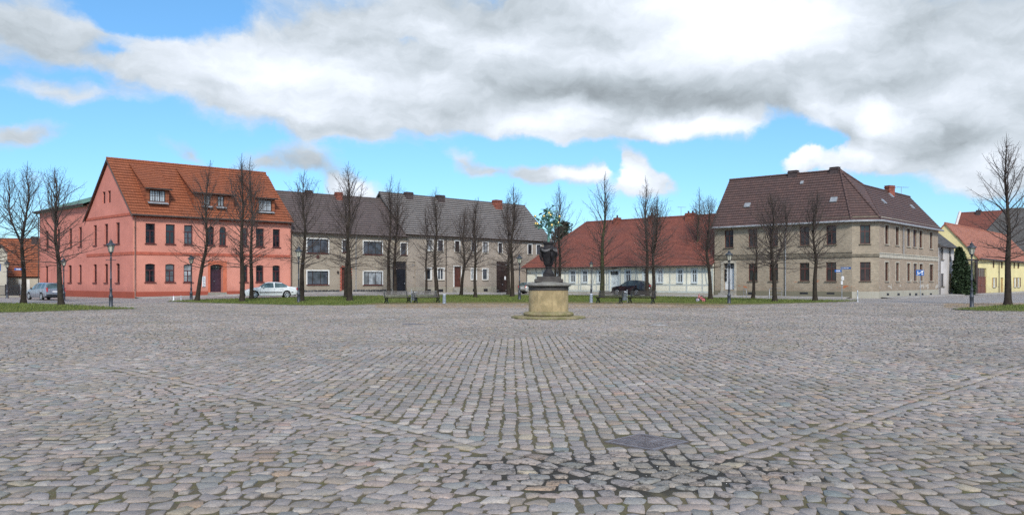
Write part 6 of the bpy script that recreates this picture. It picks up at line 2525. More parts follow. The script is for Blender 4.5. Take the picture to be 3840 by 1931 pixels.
wheel('wheel', -0.20, 0.155, 'toy_wheel', t)
wheel('wheel', 0.22, 0.155, 'toy_pink', t)
mb = MB()
for a, b in (((-0.20, 0, 0.155), (-0.13, 0, 0.52)), ((-0.14, 0, 0.44), (0.03, 0, 0.22)), ((0.03, 0, 0.22), (0.10, 0, 0.44)), ((-0.14, 0, 0.47), (0.09, 0, 0.36)), ((0.03, 0, 0.22), (0.22, 0, 0.155)), ((0.22, 0, 0.155), (0.09, 0, 0.38))):
    mb.tube([a, b], 0.024, 8)
mb.build('bicycle_frame', 'toy_pink', t)
mb = MB()
mb.tube([(-0.08, -0.22, 0.58), (-0.13, 0, 0.53), (-0.08, 0.22, 0.58)], 0.02, 8)
mb.build('handlebar', 'toy_pink', t)
mb = MB()
mb.box((0.11, 0, 0.455), (0.10, 0.06, 0.025))
mb.box((0.19, 0, 0.46), (0.05, 0.085, 0.02))
mb.build('saddle', 'trim_black', t)

# ------------------------------------------------------------------ monument with urn and orange tree
p = gp(2057, 1194)
MX, MY = p.x, p.y
t = thing('fountain_monument', (MX, MY, 0), 'round sandstone pedestal with dark urn carrying a green metal orange tree', 'monument')
mb = MB()
prof = [(1.60, -0.05), (1.62, 0.07), (1.585, 0.105), (1.05, 0.13)]
rows = []
for r_, z in prof:
    rows.append([((r_ + 0.02 * math.sin(k * 1.7) * (z > 0)) * math.cos(2 * math.pi * k / 40), (r_ + 0.02 * math.sin(k * 1.7) * (z > 0)) * math.sin(2 * math.pi * k / 40), z) for k in range(40)])
mb.grid(rows, True, False)
mb.build('base_slab', 'sandstone_moss', t)
mb = MB()
mb.lathe([(0.98, 0.12)] + [(1.0 + 0.10 * math.cos(a), 0.20 + 0.085 * math.sin(a)) for a in [R(-90 + 18 * i) for i in range(11)]] + [(0.90, 0.30), (0.86, 0.33)], 48)
mb.build('base_moulding', 'sandstone_moss', t)
mb = MB()
mb.lathe([(0.865, 0.325), (0.862, 0.6), (0.86, 0.9), (0.858, 1.225)], 56)
mb.build('drum', 'sandstone', t)
mb = MB()
mb.lathe([(0.86, 1.226), (0.875, 1.235), (0.88, 1.26), (0.865, 1.30), (0.87, 1.36), (0.895, 1.395), (0.96, 1.41)], 56)
mb.build('frieze', 'stone_dark', t)
mb = MB()
mb.lathe([(0.93, 1.411), (0.975, 1.415), (0.99, 1.45), (0.985, 1.50), (0.96, 1.515), (0.62, 1.60), (0.02, 1.61)], 56)
mb.build('cornice', 'stone_cap', t)
mb = MB()
mb.box((0, 0, 1.645), (0.60, 0.60, 0.055))
mb.box((0, 0, 1.70), (0.585, 0.585, 0.02))
mb.box((0, 0, 1.765), (0.50, 0.50, 0.062))
mb.build('step_block', 'stone_dark', t)
Z0 = 1.83
mb = MB()
mb.box((0, 0, Z0 + 0.06), (0.235, 0.235, 0.075))
mb.lathe([(0.225, Z0 + 0.13), (0.22, Z0 + 0.17), (0.17, Z0 + 0.22), (0.135, Z0 + 0.30), (0.125, Z0 + 0.36), (0.145, Z0 + 0.38), (0.145, Z0 + 0.41), (0.13, Z0 + 0.43)], 24)
mb.build('urn_foot', 'urn_black', t)
mb = MB()
prof = [(0.13, 0.43), (0.16, 0.47), (0.20, 0.54), (0.215, 0.62), (0.245, 0.74), (0.29, 0.90), (0.325, 1.02), (0.335, 1.10), (0.315, 1.18), (0.265, 1.25), (0.215, 1.29), (0.195, 1.33), (0.20, 1.38), (0.23, 1.42), (0.25, 1.45), (0.25, 1.48), (0.215, 1.50), (0.18, 1.46), (0.01, 1.44)]
rows = []
for r_, z in prof:
    rows.append([((r_ * (1 + 0.06 * math.sin(k * math.pi / 3 * 2) * (0.5 < z < 0.95))) * math.cos(2 * math.pi * k / 36), (r_ * (1 + 0.06 * math.sin(k * math.pi / 3 * 2) * (0.5 < z < 0.95))) * math.sin(2 * math.pi * k / 36), Z0 + z) for k in range(36)])
mb.grid(rows, True, True)
urn = mb.build('urn', 'urn_black', t)
mb = MB()                                          # garland hung in swags round the shoulder, with masks at its ends
for s in range(4):
    a0 = s * math.pi / 2 + 0.35
    P = []
    for i in range(9):
        u = i / 8
        a = a0 + u * math.pi / 2
        z = Z0 + 1.22 - 0.13 * math.sin(u * math.pi)
        r_ = 0.315 + 0.03 * math.sin(u * math.pi)
        P.append((r_ * math.cos(a), r_ * math.sin(a), z))
    mb.tube(P, [0.028, 0.04, 0.05, 0.055, 0.058, 0.055, 0.05, 0.04, 0.028], 8)
    for i in range(14):
        u = random.random()
        a = a0 + u * math.pi / 2
        z = Z0 + 1.22 - 0.13 * math.sin(u * math.pi) + random.uniform(-0.03, 0.03)
        r_ = 0.35 + 0.03 * math.sin(u * math.pi)
        q = random.uniform(0.02, 0.035)
        mb.lathe([(0.003, -q), (q * 0.8, -q * 0.5), (q, 0), (q * 0.8, q * 0.5), (0.003, q)], 7, (r_ * math.cos(a), r_ * math.sin(a), z))
mb.build('garland', 'urn_grey', urn)
for s in range(4):
    a = s * math.pi / 2 + 0.35
    c, q = math.cos(a), math.sin(a)
    mb = MB()
    mb.lathe([(0.01, -0.12), (0.06, -0.07), (0.085, 0.0), (0.08, 0.06), (0.05, 0.11), (0.01, 0.13)], 10, (0.33 * c, 0.33 * q, Z0 + 1.17))
    mb.tube([(0.36 * c, 0.36 * q, Z0 + 1.05), (0.385 * c, 0.385 * q, Z0 + 0.9), (0.33 * c, 0.33 * q, Z0 + 0.72), (0.28 * c, 0.28 * q, Z0 + 0.66)], [0.05, 0.055, 0.045, 0.02], 8)
    mb.build('mask', 'urn_black', urn)
# metal orange tree
ZT = Z0 + 1.45


def ap(x, y):
    q = at_depth(x, y, MY)
    return Vector((q.x - MX, 0, q.z))


mb = MB()
mb.tube([(0, 0, ZT - 0.05), (0.01, 0, ZT + 0.45), (0, 0, ZT + 1.0), (0.0, 0, ap(2056, 790).z)], [0.06, 0.05, 0.035, 0.016], 10)
rnd = random.Random(21)
fruit_px = [(2006.5, 812, -0.1), (2008, 840, -0.25), (2015, 840.5, -0.12), (2058, 801, -0.25), (2063, 809, -0.22), (2039, 813, -0.28), (2093.5, 836, -0.1), (2098, 812, 0.1), (2044, 806, 0.3), (2076, 830, 0.35), (2030, 832, 0.4), (2068, 846, -0.3)]
fr = []
for x, y, dy in fruit_px:
    q = ap(x, y)
    q.y = dy
    fr.append(q)
    st = Vector((0, 0, max(ZT + 0.45, q.z - 0.35)))
    mb.tube([st, st.lerp(q, 0.5) + Vector((0, 0, -0.04)), q - Vector((0, 0, 0.05))], [0.022, 0.016, 0.010], 6)
extra = []
for i in range(22):
    a = i * 2.4
    z = ZT + 0.62 + 0.85 * (i / 22)
    ln = rnd.uniform(0.28, 0.5) * (1.15 - 0.75 * i / 22)
    e = Vector((math.cos(a) * ln, math.sin(a) * ln, z + rnd.uniform(0.05, 0.25)))
    mb.tube([(0, 0, z - 0.15), Vector((0, 0, z)).lerp(e, 0.5), e], [0.018, 0.014, 0.008], 6)
    extra.append(e)
sh = mb.build('metal_tree', 'copper_green', t)
mb = MB()


def leaf(b, d, L, w):
    d = d.normalized()
    s = d.cross(Vector((0, 0, 1)))
    s = s.normalized() if s.length > 0.05 else Vector((1, 0, 0))
    nrm = s.cross(d)
    s = (s * math.cos(0.4) + nrm * rnd.uniform(-0.6, 0.6)).normalized()
    nrm = s.cross(d)
    rows = []
    for u, ww in ((0, 0.04), (0.2, 0.62), (0.45, 1.0), (0.7, 0.8), (0.9, 0.35), (1.0, 0.02)):
        c = b + d * L * u - Vector((0, 0, 0.18 * L * u * u))
        rows.append([c - s * w * ww + nrm * 0.25 * w * ww, c, c + s * w * ww + nrm * 0.25 * w * ww])
    mb.grid(rows, False, True)


for e in extra + fr:
    for k in range(3):
        a = rnd.uniform(0, 6.283)
        leaf(e + Vector((rnd.gauss(0, 0.05), rnd.gauss(0, 0.05), rnd.gauss(0, 0.04) - 0.06)), Vector((math.cos(a), math.sin(a), rnd.uniform(-0.7, 0.7))), rnd.uniform(0.15, 0.27), rnd.uniform(0.04, 0.075))
for k in range(18):
    a = rnd.uniform(0, 6.283)
    z = ZT + rnd.uniform(0.5, 1.35)
    r_ = rnd.uniform(0.02, 0.3)
    leaf(Vector((r_ * math.cos(a), r_ * math.sin(a), z)), Vector((math.cos(a), math.sin(a), rnd.uniform(-1.0, 0.5))), rnd.uniform(0.2, 0.32), rnd.uniform(0.06, 0.09))
topz = ap(2056, 792).z
for d, L in (((0.55, -0.2, 0.95), 0.27), ((-0.95, 0.1, 0.35), 0.22), ((0.9, 0.3, 0.3), 0.2), ((-0.3, 0.4, 0.9), 0.16)):
    leaf(Vector((0, 0, topz - 0.02)), Vector(d), L, 0.07)
mb.build('leaves', 'copper_green', sh)
for q in fr:
    mb = MB()
    r_ = rnd.uniform(0.05, 0.062)
    mb.lathe([(0.004, -r_)] + [(r_ * math.cos(a), r_ * math.sin(a)) for a in [R(-60 + 20 * i) for i in range(7)]] + [(0.004, r_)], 14, q)
    mb.build('orange', 'brass_gold', sh)

# ------------------------------------------------------------------ cars
def interp(tab, x):
    if x <= tab[0][0]:
        return tab[0][1]
    for a, b in zip(tab, tab[1:]):
        if x <= b[0]:
            u = (x - a[0]) / (b[0] - a[0])
            return a[1] + (b[1] - a[1]) * u
    return tab[-1][1]


def car(name, label, loc, rz, c, paint, glassm='pane_car', strip=False):
    t = thing(name, loc, label, 'car', 'cars parked along the houses', rz)
    rw = c['rw']
    ra = rw + 0.055
    wx = c['wheels']
    xs = set(x for x, _ in c['top']) | set(x for x, _ in c['belt']) | set(x for x, _ in c['plan'])
    for g in c['side_glass']:
        xs |= {g[0], g[1]}
    for g in c['screens']:
        xs |= {g[0], g[1]}
    for w in wx:
        for k in range(9):
            xs.add(w - ra + 2 * ra * k / 8)
    xs = sorted(xs)
    xs = [x for i, x in enumerate(xs) if i == 0 or x - xs[i - 1] > 0.012]
    rings = []
    for x in xs:
        top, belt, w, wr = interp(c['top'], x), interp(c['belt'], x), interp(c['plan'], x), interp(c['roofw'], x)
        zb = interp(c['low'], x)
        for q in wx:
            if abs(x - q) < ra - 1e-4:
                zb = max(zb, rw + math.sqrt(max(0, ra * ra - (x - q) ** 2)) - 0.0)
        z1, z2 = max(zb + 0.012, 0.36), max(zb + 0.03, 0.60)
        belt = max(belt, z2 + 0.05)
        cab = top - belt
        if cab < 0.16:
            p4 = (w * 0.90, belt + cab * 0.6)
            p5 = (w * 0.62, belt + cab * 0.92)
        else:
            p4 = (wr, top - 0.07)
            p5 = (wr * 0.80, top - 0.008)
        rings.append([(w * 0.93, zb), (w * 0.985, z1), (w, z2), (w * 0.965, belt), p4, p5, (0, max(top, p5[1] + 0.008))])
    body, sc, rs = MB(), MB(), MB()
    gls = {}

    def put(mb, x0, x1, a, b, r0, r1, sm, key=None):
        for s in (1, -1):
            if key is not None:
                mb = gls.setdefault((key, s), MB())
            q = [(x0, s * a[r0][0], a[r0][1]), (x1, s * b[r0][0], b[r0][1]), (x1, s * b[r1][0], b[r1][1]), (x0, s * a[r1][0], a[r1][1])]
            mb.face(q, None, sm)
    for i in range(len(xs) - 1):
        xm = (xs[i] + xs[i + 1]) / 2
        sg = any(g[0] < xm < g[1] for g in c['side_glass'])
        ws = [k for k, g in enumerate(c['screens']) if g[0] < xm < g[1]]
        for r in range(6):
            tgt = body
            if r == 3 and sg:
                put(None, xs[i], xs[i + 1], rings[i], rings[i + 1], r, r + 1, False, [k for k, g in enumerate(c['side_glass']) if g[0] < xm < g[1]][0])
                continue
            if r in (4, 5) and ws:
                tgt = sc if ws[0] == 0 else rs
            put(tgt, xs[i], xs[i + 1], rings[i], rings[i + 1], r, r + 1, tgt is body)
    for i in (0, -1):
        a = rings[i]
        for s in (1, -1):
            body.face([(xs[i], s * q[0], q[1]) for q in a] + [(xs[i], 0, a[0][1])])
    # merge the shell's vertices so that it shades smoothly
    ob = body.build('body', paint, t)
    bmh = bmesh.new()
    bmh.from_mesh(ob.data)
    bmesh.ops.remove_doubles(bmh, verts=bmh.verts, dist=0.002)
    bmesh.ops.recalc_face_normals(bmh, faces=bmh.faces)
    bmh.to_mesh(ob.data)
    bmh.free()
    ob.data.set_sharp_from_angle(angle=R(32))
    for g_ in gls.values():
        g_.build('side_window', glassm, t)
    sc.build('windscreen', glassm, t)
    rs.build('rear_window', glassm, t)
    # dark underside and wheel wells
    mb = MB()
    x0, x1 = xs[0] + 0.12, xs[-1] - 0.12
    W = c['plan'][len(c['plan']) // 2][1]
    mb.box(((x0 + x1) / 2, 0, 0.33), ((x1 - x0) / 2, W * 0.80, 0.12))
    for q in wx:
        mb.box((q, 0, 0.45), (ra * 0.9, W * 0.80, 0.2))
    mb.build('underbody', 'trim_black', t)
    for q in wx:
        for s in (1, -1):
            mb = MB()
            y0, y1 = s * (W - 0.19), s * (W - 0.01)
            rows = []
            for r_, y in ((rw * 0.62, y0), (rw * 0.95, y0), (rw, y0 + s * 0.03), (rw, y1 - s * 0.03), (rw * 0.95, y1), (rw * 0.66, y1 - s * 0.008)):
                rows.append([(q + r_ * math.cos(2 * math.pi * k / 24), y, rw + r_ * math.sin(2 * math.pi * k / 24)) for k in range(24)])
            mb.grid(rows, True, True)
            mb.face(rows[0])
            ty = mb.build('wheel', 'rubber', t)
            mb = MB()
            yo = y1 - s * 0.02
            P = [(q + rw * 0.66 * math.cos(2 * math.pi * k / 24), yo, rw + rw * 0.66 * math.sin(2 * math.pi * k / 24)) for k in range(25)]
            mb.tube(P, 0.022, 6, True, False)
            for k in range(7):
                a = 2 * math.pi * k / 7
                d = Vector((math.cos(a), 0, math.sin(a)))
                mb.box(Vector((q, yo, rw)) + d * rw * 0.36, (rw * 0.30, 0.012, 0.028), d, (0, 1, 0), d.cross(Vector((0, 1, 0))))
            mb.tube([(q, yo - 0.015, rw), (q, yo + 0.015, rw)], 0.06, 10)
            mb.build('rim', 'alloy', ty)
    xf, xr = xs[-1], xs[0]
    Lx = xf - xr

    def surf(x, z):
        """half width of the body at x and height z"""
        j = min(range(len(xs)), key=lambda k: abs(xs[k] - x))
        a = rings[j]
        for p, q in zip(a, a[1:]):
            if p[1] <= z <= q[1]:
                return p[0] + (q[0] - p[0]) * (z - p[1]) / max(1e-6, q[1] - p[1])
        return a[2][0]
    for s in (1, -1):
        hb = c['belt'][-2][1]
        mb = MB()
        mb.box((xf - 0.10, s * (surf(xf - 0.1, 0.62) - 0.14), c['head']), (0.13, 0.17, 0.07), Vector((1, -s * 0.25, 0)).normalized(), Vector((s * 0.25, 1, 0)).normalized())
        mb.build('headlight', 'head_glass', t)
        mb = MB()
        tz = c['tail']
        mb.box((xr + 0.09, s * (surf(xr + 0.1, tz[0]) - 0.035), tz[0]), (tz[2] if len(tz) > 2 else 0.115, 0.055, tz[1]))
        mb.build('tail_light', 'tail_red', t)
        mb = MB()
        mx = c['mirror']
        mb.lathe([(0.005, -0.07), (0.06, -0.05), (0.075, 0.0), (0.06, 0.05), (0.005, 0.065)], 8, (mx, s * (surf(mx, c['beltz']) + 0.07), c['beltz'] + 0.06))
        mb.tube([(mx, s * (surf(mx, c['beltz']) - 0.03), c['beltz'] + 0.02), (mx, s * (surf(mx, c['beltz']) + 0.06), c['beltz'] + 0.05)], 0.018, 6)
        mb.build('wing_mirror', paint if strip else 'trim_black', t)
        for hx in c['handles']:
            mb = MB()
            y = surf(hx, c['beltz'] - 0.12)
            mb.box((hx, s * (y + 0.012), c['beltz'] - 0.12), (0.09, 0.014, 0.014))
            mb.build('door_handle', paint, t)
        # shut lines of the doors
        mb = MB()
        for dx in c['seams']:
            for k in range(4):
                z0 = 0.36 + k * 0.13
                z1 = min(z0 + 0.125, c['beltz'] - 0.02)
                if z1 <= z0:
                    continue
                zz = (z0 + z1) / 2
                mb.box((dx, s * (surf(dx, zz) + 0.001), zz), (0.006, 0.003, (z1 - z0) / 2))
        mb.build('door_seam', 'trim_black', t)
        if strip:
            mb = MB()
            spans = [(wx[0] + ra + 0.03, wx[1] - ra - 0.03), (wx[1] + ra + 0.02, xf - 0.12), (xr + 0.1, wx[0] - ra - 0.02)]
            for a, b in spans:
                k = max(1, int((b - a) / 0.25))
                for i in range(k):
                    u0, u1 = a + (b - a) * i / k, a + (b - a) * (i + 1) / k
                    y0, y1 = surf(u0, 0.52), surf(u1, 0.52)
                    d = Vector((u1 - u0, s * (y1 - y0), 0))
                    mb.box(((u0 + u1) / 2, s * ((y0 + y1) / 2 + 0.008), 0.52), (d.length / 2, 0.016, 0.035), d.normalized(), Vector((-d.y, d.x, 0)).normalized())
            mb.build('side_moulding', 'trim_black', t)
    mb = MB()
    mb.box((xf - 0.01, 0, 0.50), (0.03, W * 0.55, 0.06))
    mb.box((xf - 0.005, 0, 0.30), (0.03, W * 0.7, 0.05))
    mb.build('grille', 'trim_black', t)
    mb = MB()
    mb.box((xr - 0.012, 0, c['plate']), (0.01, 0.26, 0.055))
    mb.build('number_plate', 'sign_white', t)
    mb = MB()
    mb.box((xr - 0.005, 0, 0.44), (0.035, W * 0.86, 0.05))
    mb.build('rear_bumper', 'trim_black' if paint != 'car_black' else paint, t)
    return t


SALOON = dict(rw=0.31, wheels=(-1.36, 1.34),
              top=[(-2.27, 0.86), (-2.2, 0.98), (-1.62, 1.02), (-0.95, 1.36), (-0.5, 1.415), (0.15, 1.415), (0.42, 1.38), (1.02, 0.99), (1.4, 0.92), (1.95, 0.78), (2.22, 0.62), (2.28, 0.52)],
              belt=[(-2.27, 0.80), (-1.62, 0.97), (-0.9, 0.93), (0.9, 0.90), (1.4, 0.86), (1.95, 0.72), (2.28, 0.50)],
              plan=[(-2.27, 0.70), (-2.1, 0.82), (-1.5, 0.87), (0.0, 0.88), (1.4, 0.87), (2.0, 0.80), (2.28, 0.58)],
              roofw=[(-1.62, 0.66), (-0.9, 0.62), (0.3, 0.63), (1.02, 0.72)],
              low=[(-2.27, 0.34), (-1.9, 0.24), (1.9, 0.21), (2.28, 0.24)],
              side_glass=[(-1.38, -0.34), (-0.24, 0.82)], screens=[(0.46, 1.0), (-1.58, -0.98)],
              head=0.66, tail=(0.80, 0.085), mirror=0.62, beltz=0.92, handles=(-0.9, 0.12), seams=(-1.02, -0.29, 0.88), plate=0.62)
CROSS = dict(rw=0.35, wheels=(-1.28, 1.34),
             top=[(-2.26, 0.80), (-2.2, 1.08), (-2.0, 1.42), (-1.75, 1.60), (-0.9, 1.69), (0.0, 1.68), (0.3, 1.62), (1.12, 1.10), (1.5, 1.04), (2.0, 0.94), (2.26, 0.76)],
             belt=[(-2.26, 0.78), (-2.2, 1.06), (-1.8, 1.20), (-0.9, 1.10), (0.9, 1.03), (1.5, 0.99), (2.0, 0.88), (2.26, 0.72)],
             plan=[(-2.26, 0.72), (-2.0, 0.85), (-1.3, 0.91), (0.0, 0.91), (1.4, 0.90), (2.0, 0.80), (2.26, 0.60)],
             roofw=[(-2.2, 0.66), (-1.7, 0.62), (0.3, 0.64), (1.1, 0.76)],
             low=[(-2.26, 0.40), (-1.9, 0.26), (1.9, 0.24), (2.26, 0.30)],
             side_glass=[(-1.62, -1.02), (-0.95, -0.08), (0.02, 0.86)], screens=[(0.36, 1.1), (-2.2, -1.8)],
             head=0.84, tail=(1.08, 0.075, 0.16), mirror=0.72, beltz=1.04, handles=(-0.75, 0.2), seams=(-0.98, -0.03, 0.95), plate=0.82)
ESTATE = dict(rw=0.31, wheels=(-1.30, 1.28),
              top=[(-2.12, 0.86), (-2.08, 1.0), (-1.82, 1.40), (-1.6, 1.45), (-0.5, 1.47), (0.1, 1.455), (0.38, 1.40), (1.02, 0.98), (1.4, 0.92), (1.9, 0.80), (2.12, 0.64)],
              belt=[(-2.12, 0.84), (-1.8, 0.97), (-0.9, 0.94), (0.9, 0.90), (1.4, 0.86), (1.9, 0.74), (2.12, 0.60)],
              plan=[(-2.12, 0.76), (-1.95, 0.83), (-1.3, 0.86), (0.0, 0.86), (1.3, 0.85), (1.9, 0.77), (2.12, 0.58)],
              roofw=[(-2.1, 0.70), (-1.7, 0.64), (0.3, 0.63), (1.02, 0.72)],
              low=[(-2.12, 0.36), (-1.8, 0.25), (1.8, 0.22), (2.12, 0.26)],
              side_glass=[(-1.72, -1.12), (-1.02, -0.24), (-0.14, 0.80)], screens=[(0.42, 1.0), (-2.09, -1.80)],
              head=0.68, tail=(0.88, 0.17), mirror=0.6, beltz=0.92, handles=(-0.8, 0.14), seams=(-1.07, -0.19, 0.86), plate=0.72)


def place_car(x, y, dirv, *a, **k):
    p = gp(x, y)
    return car(a[0], a[1], (p.x, p.y, terr(p.x, p.y)), math.atan2(dirv[1], dirv[0]), *a[2:], **k)


place_car(1012, 1117.5, (-0.92, -0.38), 'parked_car', 'white saloon with black side strip parked in front of the pink house', SALOON, 'car_white', 'pane_car_teal', True)
place_car(2367, 1107, (-0.745, 0.667), 'parked_car', 'black crossover car parked in front of the timbered house', CROSS, 'car_black', 'pane_car', False)
place_car(170, 1124, (-0.78, 0.62), 'parked_car', 'silver estate car seen from behind beside the pink house', ESTATE, 'car_silver', 'pane_car_teal', False)
place_car(2008, 1101.5, (0.80, 0.60), 'parked_car', 'pale silver estate car half hidden behind the monument', ESTATE, 'car_champagne', 'pane_car_teal', False)

# ------------------------------------------------------------------ camera, sun, sky
cam = bpy.data.objects.new('camera', bpy.data.cameras.new('camera'))
COL.objects.link(cam)
cam.location = CAM
cam.rotation_euler = (R(90), 0, 0)
cam.data.sensor_width = 36
cam.data.lens = 36 * F / 3840
cam.data.shift_y = (HZ - 965.5) / 3840
cam.data.clip_start = 0.05
cam.data.clip_end = 3000
scene.camera = cam

SUN = Vector((0.12, -0.76, 0.64)).normalized()
sl = bpy.data.lights.new('sun', 'SUN')
sl.energy = 2.6
sl.angle = R(11)
sl.color = (1.0, 0.955, 0.89)
so = bpy.data.objects.new('sun', sl)
so.rotation_euler = (-SUN).to_track_quat('-Z', 'Y').to_euler()
so.location = (0, -20, 60)
COL.objects.link(so)

world = bpy.data.worlds.new('World')
scene.world = world
world.use_nodes = True
n = NT(world.node_tree)
n.n.clear()
outw = n.node('ShaderNodeOutputWorld')
bg = n.node('ShaderNodeBackground')
n.link(bg.outputs[0], outw.inputs[0])
SKY_S = 0.1
bg.inputs[1].default_value = SKY_S
sky = n.node('ShaderNodeTexSky')
sky.sky_type = 'NISHITA'
sky.sun_disc = False
sky.sun_elevation = math.asin(SUN.z)
sky.sun_rotation = math.atan2(SUN.x, SUN.y)
sky.air_density = 1.0
sky.dust_density = 0.3
sky.ozone_density = 2.0
gen = n.node('ShaderNodeTexCoord').outputs['Generated']
sep = n.node('ShaderNodeSeparateXYZ')
n.link(gen, sep.inputs[0])
az = n.math('ARCTAN2', sep.outputs[0], sep.outputs[1])
el = n.math('ARCSINE', sep.outputs[2])
K = 3.0
cmb = n.node('ShaderNodeCombineXYZ')
n.val(cmb.inputs[0], n.math('MULTIPLY', az, K))
n.val(cmb.inputs[1], n.math('MULTIPLY', el, K))
P = cmb.outputs[0]
# ragged edges: displace the coordinate with two scales of noise


def warp(vec, scale, amt, detail=6, rough=0.6):
    nd = n.node('ShaderNodeTexNoise')
    n.link(vec, nd.inputs['Vector'])
    nd.inputs['Scale'].default_value = scale
    nd.inputs['Detail'].default_value = detail
    nd.inputs['Roughness'].default_value = rough
    s = n.node('ShaderNodeVectorMath', operation='SUBTRACT')
    n.link(nd.outputs['Color'], s.inputs[0])
    s.inputs[1].default_value = (0.5, 0.5, 0.5)
    m = n.node('ShaderNodeVectorMath', operation='MULTIPLY')
    n.link(s.outputs[0], m.inputs[0])
    m.inputs[1].default_value = (amt, amt * 0.6, 0)
    a = n.node('ShaderNodeVectorMath', operation='ADD')
    n.link(vec, a.inputs[0])
    n.link(m.outputs[0], a.inputs[1])
    return a.outputs[0]


PW = warp(P, 3.2, 0.30, 6, 0.6)
PS = warp(P, 2.0, 0.22, 4, 0.5)


def skyp(x, y):
    """a spot of the sky (photograph at 2575 px) as azimuth and elevation"""
    X, Y = x * 3840 / 2575.0, y * 3840 / 2575.0
    a = math.atan((X - CX) / F)
    e = math.atan((HZ - Y) / F * math.cos(a))
    return a * K, e * K


def blobs(vec, items, base=0.0):
    acc = None
    for (x, y, rx, ry, rot, wgt) in items:
        a, e = skyp(x, y)
        k = 3840 / 2575.0 / F * K
        mp = n.mapping(vec, (rx * k, ry * k, 1), (a, e, 0), (0, 0, R(-rot)), 'TEXTURE')
        g = n.node('ShaderNodeTexGradient', gradient_type='SPHERICAL')
        n.link(mp, g.inputs[0])
        s = n.node('ShaderNodeMath', operation='SMOOTH_MIN')
        v = n.math('MULTIPLY_ADD', g.outputs['Fac'], wgt, acc if acc is not None else base)
        n.n.remove(s)
        acc = v
    return acc


COVER = [(300, 118, 120, 28, 3, -0.5), (220, 95, 320, 60, 3, 0.5), (400, 175, 300, 60, 10, 0.7), (30, 60, 190, 150, 0, 1.1), (620, 200, 560, 150, 12, 1.5), (900, 240, 420, 120, 6, 0.9), (820, 60, 420, 150, 0, 1.1), (1250, 110, 520, 260, 0, 1.6), (1750, 100, 560, 280, 0, 1.6), (2380, 150, 440, 300, 0, 1.6), (1500, 245, 520, 110, 0, 1.3), (2480, 300, 300, 150, 0, 1.4), (1000, 285, 330, 50, 4, 0.9), (1450, 315, 300, 52, 0, 1.25), (1770, 312, 230, 50, 0, 1.25), (2030, 275, 110, 75, 40, 1.1), (2215, 325, 140, 85, 25, 1.6), (2150, 410, 130, 50, 0, 1.5), (2018, 408, 75, 42, 0, 1.9), (2085, 370, 40, 60, 20, -0.9), (2430, 420, 300, 70, 10, 1.05), (2540, 470, 200, 60, 0, 0.8),
         (40, 328, 140, 48, -10, 1.4), (190, 225, 190, 40, 0, 0.95), (850, 333, 140, 40, 0, 1.05), (460, 382, 120, 36, 18, 0.85), (690, 412, 120, 48, 0, 0.95), (810, 415, 120, 66, 28, 1.05), (1165, 412, 95, 40, 30, 1.05), (1240, 437, 80, 32, 0, 0.9), (1345, 438, 80, 42, 12, 1.6), (1450, 437, 100, 42, 0, 1.8), (1525, 430, 26, 60, 0, -0.9), (1595, 420, 110, 55, 24, 1.7), (1630, 468, 100, 44, 0, 1.5), (900, 487, 120, 50, 0, 1.5), (1560, 475, 100, 44, 0, 1.3), (80, 440, 100, 30, 0, 0.55),
         (380, 40, 230, 70, 0, -1.35), (270, 118, 140, 30, 4, -0.8), (560, 30, 110, 60, 0, -0.5), (1035, 98, 50, 20, 20, -0.6), (1560, 112, 60, 16, -15, -0.55), (1985, 335, 110, 75, 0, -1.0)]
BRIGHT = [(1830, 30, 420, 150, 0, 0.62), (1950, 60, 250, 110, 0, 0.3), (760, 195, 480, 110, 8, 0.40), (1130, 60, 160, 70, 0, 0.12), (1280, 140, 330, 80, 0, 0.16), (2225, 315, 110, 70, 25, 0.62), (2140, 400, 110, 45, 0, 0.5), (2015, 400, 70, 40, 0, 0.55), (1770, 312, 210, 42, 0, 0.55), (1400, 280, 190, 50, 0, 0.45), (1450, 437, 90, 28, 0, 0.5), (1580, 460, 120, 60, 0, 0.4), (1330, 318, 210, 35, 0, 0.25), (2480, 395, 110, 45, 0, 0.4), (2060, 270, 80, 60, 30, 0.35), (900, 480, 90, 40, 0, 0.35), (2450, 200, 160, 90, 0, 0.2), (1680, 165, 420, 70, 0, 0.12)]
DARK = [(1680, 245, 420, 85, 4, 0.46), (1330, 225, 330, 80, -6, 0.36), (900, 262, 240, 50, 4, 0.30), (1180, 285, 260, 40, 0, 0.12), (2330, 350, 330, 70, 0, 0.40), (2150, 235, 420, 60, -3, 0.14), (1570, 60, 200, 90, 0, 0.30), (2250, 70, 330, 110, -10, 0.16), (2480, 130, 250, 90, 0, 0.1), (530, 218, 70, 24, 0, 0.25), (1120, 40, 330, 90, 0, 0.14), (640, 90, 250, 50, 0, 0.16), (40, 70, 220, 110, 0, 0.2), (190, 225, 150, 40, 0, 0.12), (820, 410, 200, 60, 0, 0.14), (460, 382, 120, 40, 0, 0.16), (40, 335, 130, 40, 0, 0.12), (690, 412, 130, 50, 0, 0.12), (850, 333, 120, 40, 0, 0.12)]
cov = blobs(PW, COVER, -0.46)
brt = blobs(PW, BRIGHT, 0.0)
drk = blobs(PS, DARK, 0.0)
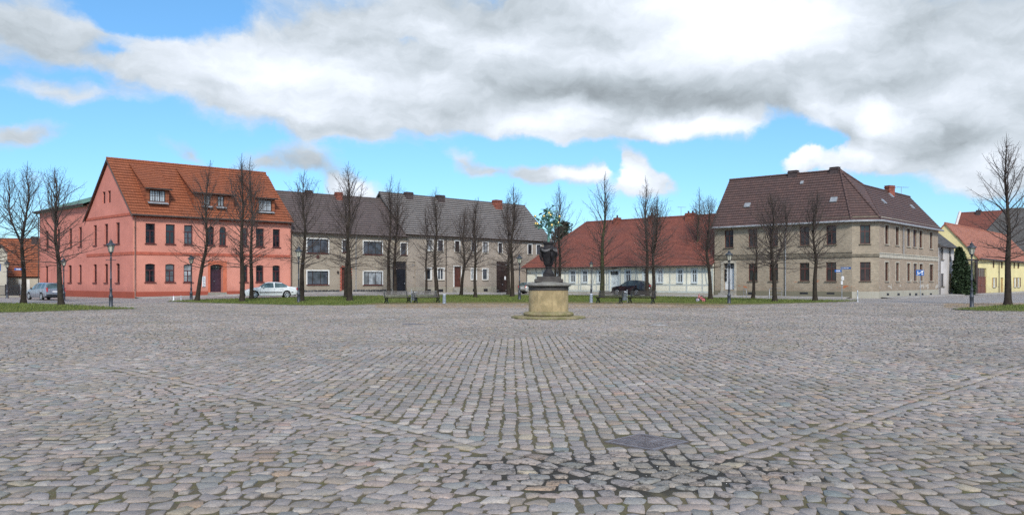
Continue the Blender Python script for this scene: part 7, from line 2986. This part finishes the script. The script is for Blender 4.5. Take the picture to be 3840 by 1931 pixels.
# general cloud cover for the sky outside the view
high = n.ramp(el, R(20), R(34))
back = n.ramp(n.math('ABSOLUTE', az), R(36), R(55))
outer = n.math('MAXIMUM', high, back)
cn = n.noise(n.mapping(P, (0.75, 1.5, 1)), 1.4, 8, 0.62, 0.3)
fn = n.noise(n.mapping(PW, (0.8, 1.5, 1)), 5.5, 7, 0.62)
cov = n.math('ADD', cov, n.math('MULTIPLY', n.math('SUBTRACT', fn, 0.5), 1.25))
covo = n.math('MULTIPLY_ADD', n.math('SUBTRACT', cn, 0.46), 5.0, n.math('MULTIPLY', n.math('SUBTRACT', fn, 0.5), 0.8))
mixc = n.node('ShaderNodeMix', data_type='FLOAT')
n.val(mixc.inputs[0], outer)
n.val(mixc.inputs[2], cov)
n.val(mixc.inputs[3], covo)
cov = mixc.outputs[0]
alpha = n.ramp(cov, -0.22, 0.62)
# brightness of the cloud: noise relief lit from above, plus the bright and dark banks
f1 = n.noise(n.mapping(PW, (0.8, 1.6, 1)), 3.4, 7, 0.58)
f2 = n.noise(n.mapping(PW, (0.8, 1.6, 1), (0.0, -0.13, 0)), 3.4, 7, 0.58)
rel = n.math('MULTIPLY', n.math('SUBTRACT', f1, f2), 0.5)
lum = n.math('ADD', 0.58, rel)
lum = n.math('ADD', lum, n.math('MULTIPLY', n.math('SUBTRACT', fn, 0.5), 0.20))
lum = n.math('ADD', lum, n.math('MULTIPLY', brt, 0.72))
lum = n.math('SUBTRACT', lum, n.math('MULTIPLY', drk, 0.52))
lum = n.math('MAXIMUM', n.math('MINIMUM', lum, 1.25), 0.28)
tint = n.mix(n.ramp(lum, 0.35, 0.85), (0.85, 0.965, 1.06), (0.92, 0.985, 1.09))
vs = n.node('ShaderNodeVectorMath', operation='SCALE')
n.link(tint, vs.inputs[0])
n.val(vs.inputs[3], n.math('MULTIPLY', lum, 1.0 / SKY_S))
skc = n.mix(1.0, sky.outputs[0], n.mix(n.ramp(el, R(0), R(22), smooth=False), (0.60, 0.89, 1.20), (0.80, 1.24, 1.42)), 'MULTIPLY')
low = n.ramp(el, R(0), R(15), 1.0, 0.0)
final = n.mix(alpha, skc, vs.outputs[0])
# below the horizon
final = n.mix(n.ramp(el, R(-3), R(-0.5), 1, 0), final, (2.0, 2.0, 2.1))
n.link(final, bg.inputs[0])

scene.view_settings.view_transform = 'Standard'
scene.view_settings.look = 'None'
scene.view_settings.exposure = 0.4
scene.view_settings.gamma = 1.0
scene.view_settings.use_curve_mapping = False
scene.cycles.max_bounces = 5
scene.cycles.diffuse_bounces = 2
scene.cycles.glossy_bounces = 2
scene.cycles.use_adaptive_sampling = True
scene.cycles.adaptive_threshold = 0.02
scene.cycles.use_denoising = False
